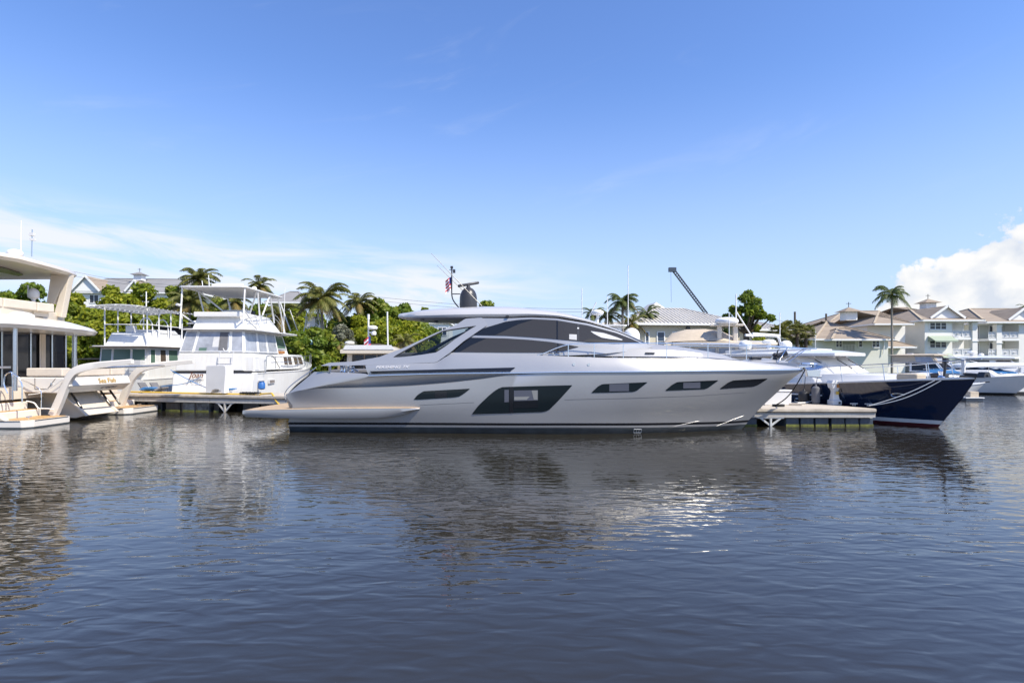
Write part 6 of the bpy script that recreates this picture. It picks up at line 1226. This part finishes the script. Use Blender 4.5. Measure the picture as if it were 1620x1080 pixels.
# crane boom, poles, cables, fence, lamp
cr = thing('crane_boom', 'dark slanting lattice crane boom rising behind the metal roof', 'crane', (0, 0, 0)); a, b = at(1118, 497, 95), at(1066, 428, 95); cm = MB(); d = (b - a).normalized(); u_ = Vector((0, 1, 0)); v_ = d.cross(u_)
pts = [[a + (b - a) * t + (u_ * i + v_ * j) * .2 for t in np.linspace(0, 1, 22)] for i, j in ((-1, -1), (1, -1), (1, 1), (-1, 1))]
for p in pts: cm.tube([p[0], p[-1]], .07, 5)
for k in range(21):
    for s in range(4): cm.tube([pts[s][k], pts[(s + 1) % 4][k + 1]], .04, 4)
cm.build('lattice_boom', 'crane_blue', cr, join=True); cm = MB(); cm.box(b + Vector((-.25, 0, .15)), (1.2, .6, .7)); cm.build('boom_head', 'crane_blue', cr, join=True); cm = MB(); cm.tube([b + Vector((-.5, 0, 0)), at(1062, 478, 95)], .025, 4); cm.build('hoist_rope', 'crane_blue', cr, join=True)
for u, v0, d_, lab in ((1257.5, 493, 88, 'wooden utility pole above the palmetto thicket'), (1307, 496, 95, 'short utility pole top above the brown wing roof'), (1290, 520, 70, 'thin white flagpole in front of the brown wing roof')):
    p = at(u, v0, d_); mb = MB(); mb.tube([(p.x, p.y, 1), p], .16 if d_ > 80 else .05, 8); tag(mb.build('utility_pole' if d_ > 80 else 'flagpole', 'pole_wood' if d_ > 80 else 'white_paint', None, join=True), lab, 'pole')
for i, (pa, pb, lab) in enumerate((((60, 416), (300, 452), 'upper power cable above the grey roofed apartment block'), ((60, 424), (300, 455), 'lower power cable above the grey roofed apartment block'), ((560, 466), (1010, 489), 'upper power cable passing behind the silver yacht roof'), ((560, 472), (1010, 493), 'lower power cable passing behind the silver yacht roof'), ((1225, 505), (1320, 506), 'power cable between the two utility poles'))):
    a, b = at(*pa, 95), at(*pb, 95); mb = MB(); mb.tube([a + (b - a) * t + Vector((0, 0, -.8 * math.sin(math.pi * t))) for t in np.linspace(0, 1, 14)], .028, 4); tag(mb.build('power_cable', 'black_matt', None, join=True), lab, 'cable')
fe = thing('wooden_fence', 'brown vertical board fence below the palmetto thicket', 'fence', at(1236, 572, 58).xy.to_3d(), 0); fx = 58 / 900 * 54
for i in range(20): mb = MB(); mb.box((.02 + i * fx / 20, 0, 1.95), (fx / 20 - .03, .05, 1.9 + .06 * math.sin(i * 7))); mb.build('fence_board', 'fence_wood', fe, join=True)
mb = MB(); mb.box((fx / 2, .06, 2.5), (fx, .06, .1)); mb.build('fence_rail', 'fence_wood', fe, join=True)
mat('lamp_teal', (.30, .48, .52), .5); lp = thing('street_lamp', 'street lamp with pale blue shade beside the coconut palms', 'lamp', (at(492, 572, 52).x, 52, 1)); mb = MB(); mb.tube([(0, 0, 0), (0, 0, 3.3)], .05, 7); mb.build('pole', 'galv', lp, join=True); mb = MB(); mb.lathe([(.26, 3.25), (.2, 3.4), (.08, 3.65), (.05, 3.7)], 12); mb.build('lamp_shade', 'lamp_teal', lp, smooth=40, join=True)
# ------------------------------------------------------------------ vegetation
def leafmat(name, c1, c2, c3, trans=.35):
    m = bpy.data.materials.new(name); m.use_nodes = True; MATS[name] = m; t = m.node_tree; N = t.nodes.new; L = t.links.new; b = t.nodes['Principled BSDF']; b.inputs['Roughness'].default_value = .5; b.inputs['Specular IOR Level'].default_value = .35
    at_ = N('ShaderNodeAttribute'); at_.attribute_name = 'tone'; r = N('ShaderNodeValToRGB'); e = r.color_ramp.elements; e.new(.5)
    for i, c in enumerate((c1, c2, c3)): e[i].position = i * .5; e[i].color = (*c, 1)
    L(at_.outputs['Fac'], r.inputs[0]); L(r.outputs[0], b.inputs['Base Color']); tr = N('ShaderNodeBsdfTranslucent'); L(r.outputs[0], tr.inputs[0]); mx = N('ShaderNodeMixShader'); mx.inputs[0].default_value = trans
    L(b.outputs[0], mx.inputs[1]); L(tr.outputs[0], mx.inputs[2]); L(mx.outputs[0], t.nodes['Material Output'].inputs[0])
leafmat('leaf_bright', (.11, .17, .016), (.27, .32, .026), (.46, .45, .04), .5); leafmat('leaf_green', (.08, .14, .016), (.17, .24, .025), (.31, .33, .04), .45); leafmat('leaf_dark', (.03, .06, .015), (.07, .115, .022), (.15, .18, .04), .4); leafmat('leaf_silver', (.14, .15, .10), (.24, .25, .18), (.36, .36, .28)); leafmat('palm_leaf', (.07, .095, .02), (.16, .17, .04), (.32, .29, .09), .4); leafmat('palm_old', (.12, .10, .03), (.2, .16, .06), (.30, .20, .06), .3); leafmat('palm_deep', (.045, .08, .025), (.10, .14, .04), (.20, .21, .07), .4)
mat('bark', (.13, .10, .075), .95, var=.3, vscale=3, stretch=(3, 3, .6), bump=.02, bscale=8); mat('bark_pale', (.27, .24, .20), .95, var=.2, vscale=2, stretch=(1, 1, 6), bump=.02, bscale=4)
def leaves(name, P, Nn, size, mt, parent, rs, aspect=.6, tone=None, kind=None):
    n = len(P); t1 = rs.normal(size=(n, 3)); t1 -= Nn * (t1 * Nn).sum(1, keepdims=True); t1 /= np.linalg.norm(t1, axis=1, keepdims=True) + 1e-9; t2 = np.cross(Nn, t1); s = size * rs.uniform(.6, 1.35, (n, 1)); fold = Nn * s * .18
    V = np.stack([P - t1 * s, P - t2 * s * aspect + fold * 0, P + t1 * s - fold, P + t2 * s * aspect], 1).reshape(-1, 3); me = bpy.data.meshes.new(name)
    me.vertices.add(4 * n); me.vertices.foreach_set('co', V.ravel().astype(np.float32)); me.loops.add(4 * n); me.loops.foreach_set('vertex_index', np.arange(4 * n, dtype=np.int32)); me.polygons.add(n); me.polygons.foreach_set('loop_start', np.arange(0, 4 * n, 4, dtype=np.int32)); me.update(calc_edges=True)
    a = me.attributes.new('tone', 'FLOAT', 'FACE'); a.data.foreach_set('value', np.clip(tone, 0, 1).astype(np.float32)); me.materials.append(MATS[mt]); o = bpy.data.objects.new(name, me); COL.objects.link(o); o.parent = parent
    if kind: o['kind'] = kind
    return o
def tree(u, vtop, D, wpx, label, mt='leaf_bright', seed=1, low=.15, n=9000, size=.27, blobs=20, br=.30, sparse=False, name='broadleaf_tree', group='broadleaf trees behind the marina'):
    rs = np.random.RandomState(seed); top = at(u, vtop, D); H_ = top.z - 1; w_ = wpx / F * D / 2; base = Vector((top.x, D, 1)); o = thing(name, label, 'tree', base, 0, group); zb = H_ * low; zc = (H_ + zb) / 2; hz = (H_ - zb) / 2; C = []; rad = []
    for k in range(blobs):
        d = rs.normal(size=3); d /= np.linalg.norm(d); d[2] = d[2] * .9 + .1; q = rs.uniform(.45, .80) if not sparse else rs.uniform(.3, .82); C.append([d[0] * w_ * 1.12 * q, d[1] * w_ * q, zc + d[2] * hz * q]); rad.append(br * min(w_, hz * 1.3) * rs.uniform(.7, 1.3))
    C.append([0, 0, H_ - rad[0] * .95]); rad.append(rad[0]); C = np.array(C); rad = np.array(rad); bi = rs.choice(len(C), n, p=rad ** 2 / (rad ** 2).sum()); d = rs.normal(size=(n, 3)); d[:, 2] += .25; d /= np.linalg.norm(d, axis=1, keepdims=True); rr = rad[bi] * rs.uniform(.55, 1.06, n) ** .6
    bump_ = 1 + .22 * np.sin(d[:, 0] * 7 + bi) * np.sin(d[:, 1] * 6 + bi * 2) * np.sin(d[:, 2] * 7 + bi * 3); P = C[bi] + d * (rr * bump_)[:, None] * np.array([1, 1, .82]); Nn = d * .75 + rs.normal(size=(n, 3)) * .55; Nn[:, 2] += .25; Nn /= np.linalg.norm(Nn, axis=1, keepdims=True)
    bt = rs.uniform(-.22, .22, len(C)); tone = .52 + bt[bi] + rs.normal(size=n) * .2; P = P[P[:, 2] > .1] if False else P; leaves('crown', P, Nn, size, mt, o, rs, tone=tone)
    mb = MB(); r0 = max(.12, .045 * H_); sp = Vector((rs.uniform(-.3, .3), 0, zb + .3 * (H_ - zb) * (1 if not sparse else .5))); mb.tube([(0, 0, -.3), Vector((sp.x * .4, 0, sp.z * .5)), sp], r0, 8, r2=r0 * .7); mb.build('trunk', 'bark', o, smooth=60, join=True)
    mb = MB()
    for k in range(0, len(C), 2 if not sparse else 1): e = Vector(C[k]); m_ = sp * .5 + e * .5 + Vector((0, 0, -.25)); mb.tube(Curve([sp, m_, e], 'l').row(6), r0 * .42, 5, r2=r0 * .1)
    mb.build('limbs', 'bark', o, smooth=60, join=True); return o
TR = [(470,484,66,84,'broad green tree behind the outriggers of the sport fishing boat','leaf_bright'),(535,492,62,64,'green tree between the two coconut palms','leaf_green'),(300,470,70,70,'bright tree behind the drooping coconut palm','leaf_bright'),(50,445,68,88,'round dark green tree seen under the catamaran hardtop','leaf_green'),(5,470,60,56,'low green tree at the left edge behind the flybridge seats','leaf_green'),(120,462,60,66,'green tree right of the catamaran arch','leaf_bright'),(176,450,62,84,'yellow green tree above the trawler hardtop','leaf_bright'),(228,446,64,84,'tall yellow green tree behind the black canvas boat','leaf_bright'),(275,451,66,66,'green tree left of the tall coconut palm','leaf_green'),(150,486,57,84,'low yellow green tree behind the trawler flybridge','leaf_bright'),(206,484,57,84,'low bright tree behind the trawler hardtop posts','leaf_bright'),(100,492,58,70,'low tree between catamaran overhang and trawler','leaf_green'),(262,492,58,70,'low dark tree behind the black canvas boat','leaf_green'),(345,470,64,70,'green tree behind the flybridge yacht hardtop','leaf_green'),(405,482,64,76,'green tree behind the flybridge yacht tower pipes','leaf_green'),(450,492,64,70,'dark green tree behind the sport fishing tower','leaf_green'),(330,510,62,80,'low dark tree behind the flybridge helm','leaf_green'),(498,516,53,70,'bushy tree beneath the big coconut palm','leaf_green'),(598,471,62,66,'tall green tree right of the smaller coconut palm','leaf_green'),(640,479,64,66,'green tree reaching the silver roof overhang','leaf_green'),(568,498,58,62,'yellow green tree behind the beige cruiser','leaf_bright'),(612,500,57,70,'bright yellow green tree behind the silver buttress','leaf_bright'),(655,505,58,66,'low yellow green tree under the silver roof overhang','leaf_bright'),(672,486,70,42,'small rounded tree beside the white house','leaf_green'),(770,474,75,52,'tree top showing just right of the radar dome','leaf_green')]
for i, (u, v, D, w_, lab, m) in enumerate(TR): tree(u, v, D, w_ * 1.15, lab, m, seed=i + 3, n=13000 if w_ > 60 else 8000, low=.04, blobs=34, br=.30, size=.25)
tree(540, 512, 55, 54, 'silvery grey leaved bush behind the beige cruiser mast', 'leaf_silver', 51, .2, 3000, .2); tree(1184, 458, 57, 92, 'sparse open crowned tree in front of the metal roof', 'leaf_green', 66, .42, 2600, .21, 24, .15, True, group=None); tree(1198, 514, 56, 46, 'low yellowish shrub tree at the foot of the sparse tree', 'leaf_bright', 68, .1, 3500, .22); tree(1150, 520, 60, 40, 'low olive bush by the cream building wall', 'leaf_dark', 69, .0, 2500, .22)
# coconut palms: each frond a part
def frond_mesh(L, droop, seed, nleaf=30, lw=.05, ll=.75, mt='palm_leaf', lift=.55, sag=.7):
    rs = np.random.RandomState(seed); V = []; Fc = []; tone = []; pts = []
    for i in range(nleaf + 1): t = i / nleaf; pts.append(np.array([L * (t - .12 * t * t * droop), 0, L * (lift * t - (lift + droop) * .62 * t ** 2.1)]))
    for i in range(nleaf):
        a, b = pts[i], pts[i + 1]; k = len(V); w0 = .035 * (1 - i / nleaf) + .008; V += [a + (0, w0, 0), a - (0, w0, 0), b - (0, w0 * .9, 0), b + (0, w0 * .9, 0)]; Fc.append((k, k + 1, k + 2, k + 3)); tone.append(.8)
        t = i / nleaf
        if t < .1: continue
        le = ll * math.sin(math.pi * min(1, .18 + t * .82)) ** .6 * rs.uniform(.85, 1.15); d = b - a; d = d / np.linalg.norm(d)
        for s in (-1, 1):
            dr = d * .75 + np.array([0, s * .85, 0]); dr /= np.linalg.norm(dr); m_ = a + dr * le * .5 + (0, 0, -.10 * sag * le); e = a + dr * le + (rs.uniform(-.05, .05), 0, -.55 * sag * le * rs.uniform(.7, 1.3)); wv = d * lw; k = len(V); V += [a - wv * .5, a + wv * .5, m_ + wv * .6, m_ - wv * .6, e]; Fc += [(k, k + 1, k + 2, k + 3), (k + 3, k + 2, k + 4)]; tn = rs.uniform(.15, .85); tone += [tn, tn]
    me = bpy.data.meshes.new('frond'); me.from_pydata([tuple(v) for v in V], [], Fc); a = me.attributes.new('tone', 'FLOAT', 'FACE'); a.data.foreach_set('value', np.array(tone, np.float32)); me.materials.append(MATS[mt]); return me
FM = {}
def palm(u, vc, D, rpx, label, nf=20, mt='palm_leaf', old=3, base_z=1.0, seed=1, lean=0., tall=None, sag=.75, tr_r=.17, trunk='bark_pale', droopk=1., group='coconut palms'):
    rs = np.random.RandomState(seed); c = at(u, vc, D); L = rpx / F * D; o = thing('coconut_palm' if group else 'royal_palm', label, 'palm', (c.x + lean, D, base_z), 0, group); h = c.z - base_z
    mb = MB(); mb.tube(Curve([(0, 0, -.2), (-lean * .25, 0, h * .4), (-lean * .75, 0, h * .8), (-lean, 0, h)], 'l').row(12), tr_r, 9, r2=tr_r * .7); mb.build('trunk', trunk, o, smooth=60, join=True)
    for k in range(nf):
        q = k / max(1, nf - 1); key = (mt if k < nf - old else 'palm_old', int(q * 3.99), sag, droopk)
        if key not in FM:
            lvl = key[1]; FM[key] = [frond_mesh(1., (.25 + .28 * lvl) * droopk, 10 * lvl + s, 40, .024, .32, key[0], (1.35, .85, .35, -.1)[lvl], sag) for s in (0, 1)]
        f = bpy.data.objects.new('frond', FM[key][k % 2]); COL.objects.link(f); f.parent = o; f.location = (-lean, 0, h); f.rotation_euler = (rs.uniform(-.25, .25), rs.uniform(-.12, .12), k * 2.39996 + rs.uniform(-.3, .3)); s = L * rs.uniform(.82, 1.08); f.scale = (s, s * rs.uniform(.9, 1.1), s)
    if old:
        mb = MB(); [mb.lathe([(.02, -.13), (.12, -.06), (.13, .04), (.04, .13)], 8, (-lean + .3 * math.cos(a), .3 * math.sin(a), h - .25)) for a in (0, 1.3, 2.6, 4, 5.1)]; mb.build('coconuts', 'palm_old' if 0 else 'bark', o, smooth=60, join=True)
    return o
palm(314, 443, 66, 36, 'tall coconut palm left of the flybridge yacht hardtop', 27, seed=2); palm(300, 478, 60, 42, 'drooping coconut palm behind the black canvas boat', 24, old=5, seed=3); palm(411, 452, 68, 26, 'small coconut palm above the flybridge yacht hardtop', 21, seed=4); palm(508, 474, 56, 46, 'big full coconut palm behind the sport fishing tower', 35, seed=5, old=5, lean=.3); palm(566, 480, 60, 34, 'smaller coconut palm left of the tall green tree', 24, seed=6); palm(440, 498, 60, 36, 'low coconut palm beside the flybridge yacht tower', 21, old=4, seed=7); palm(370, 478, 60, 36, 'coconut palm behind the flybridge yacht enclosure roof', 21, old=5, seed=8)
palm(985, 477, 58, 30, 'tallest coconut palm left of the metal roof', 27, mt='palm_deep', seed=9, sag=.9); palm(938, 497, 62, 20, 'small dark coconut palm above the silver windscreen', 20, mt='palm_deep', seed=10); palm(1024, 497, 62, 24, 'coconut palm touching the metal roof corner', 20, mt='palm_deep', seed=11); palm(962, 499, 60, 24, 'coconut palm between radar post and tallest palm', 20, seed=12); palm(1000, 512, 60, 26, 'low coconut palm with pale dead fronds by the cream wall', 18, old=6, seed=13)
palm(535, 545, 54, 22, 'low palm with orange dead fronds beside the beige cruiser', 16, old=8, seed=21); palm(640, 540, 54, 26, 'low palm with orange dead fronds under the trees', 16, old=5, seed=22)
palm(1411, 466, 76, 30, 'slender royal palm in front of the brown shingle roofs', 18, mt='palm_deep', old=0, seed=14, sag=1.1, tr_r=.16, droopk=1.15, group=None); palm(1626, 488, 100, 18, 'palm crown cut off by the right edge', 16, mt='palm_deep', old=0, seed=15, group=None)
# palmetto thicket: fan leaved palms
def fanpalm(u, vc, D, rpx, label, seed, n=70):
    rs = np.random.RandomState(seed); c = at(u, vc, D); Rr = rpx / F * D; o = thing('fan_palm', label, 'palm', (c.x, D, 1), 0, 'fan palms of the thicket'); h = c.z - 1; V = []; Fc = []; tone = []
    for k in range(n):
        d = rs.normal(size=3); d[2] = abs(d[2]) * .9 - .45; d /= np.linalg.norm(d); e = np.array([0, 0, h]) + d * Rr * rs.uniform(.5, .75); t1 = np.cross(d, (0, 0, 1)); t1 /= np.linalg.norm(t1) + 1e-6; t2 = np.cross(t1, d); tn = rs.uniform(.1, .9)
        for j in range(9):
            a = (j - 4) / 4 * 1.25; dr = d * math.cos(a) + t1 * math.sin(a); l = Rr * .5 * (1 - .15 * abs(j - 4) / 4); side = np.cross(dr, t2); i = len(V); V += [e, e + dr * l * .55 + side * .05 + t2 * .03, e + dr * l - np.array([0, 0, .25 * l]), e + dr * l * .55 - side * .05 + t2 * .03]; Fc.append((i, i + 1, i + 2, i + 3)); tone.append(tn + rs.uniform(-.1, .1))
    me = bpy.data.meshes.new('crown'); me.from_pydata([tuple(v) for v in V], [], Fc); a = me.attributes.new('tone', 'FLOAT', 'FACE'); a.data.foreach_set('value', np.clip(np.array(tone, np.float32), 0, 1)); me.materials.append(MATS['palm_leaf']); f = bpy.data.objects.new('crown', me); COL.objects.link(f); f.parent = o
    mb = MB(); mb.tube([(0, 0, -.2), (0, 0, h)], .17, 8); mb.build('trunk', 'bark', o, smooth=60, join=True)
for i, (u, v, r, lab) in enumerate(((1232, 527, 17, 'fan palm at the left end of the thicket'), (1246, 522, 17, 'fan palm under the wooden utility pole'), (1261, 523, 17, 'fan palm in the middle of the thicket'), (1275, 526, 16, 'fan palm touching the brown wing roof'), (1240, 540, 16, 'low fan palm above the left of the fence'), (1268, 541, 16, 'low fan palm above the right of the fence'))): fanpalm(u, v, 57 + .6 * i, r, lab, 30 + i)
# far scrub along the bank: nobody could count it
rs = np.random.RandomState(5); n = 26000; X = rs.uniform(-62, 14, n); dpt = rs.uniform(57.5, 61, n); hh = 1 + (1.3 + 1.2 * np.abs(np.sin(X * .37)) + .8 * np.abs(np.sin(X * 1.1 + 1))) * rs.uniform(0, 1, n) ** .7; P = np.stack([X, dpt, hh], 1); Nn = rs.normal(size=(n, 3)); Nn[:, 2] += .5; Nn[:, 1] -= .4; Nn /= np.linalg.norm(Nn, axis=1, keepdims=True)
leaves('shrubbery', P, Nn, .24, 'leaf_green', None, rs, tone=.4 + .25 * np.sin(X * .8) * np.sin(dpt * 2) + rs.normal(size=n) * .2, kind='stuff')
n = 5000; X = rs.uniform(76, 92, n); P = np.stack([X, rs.uniform(80, 83, n), 1 + 2.2 * rs.uniform(0, 1, n) * np.abs(np.sin(X * .9))], 1); Nn = rs.normal(size=(n, 3)); Nn /= np.linalg.norm(Nn, axis=1, keepdims=True); leaves('hedge', P, Nn, .22, 'leaf_dark', None, rs, tone=.4 + rs.normal(size=n) * .25, kind='stuff')
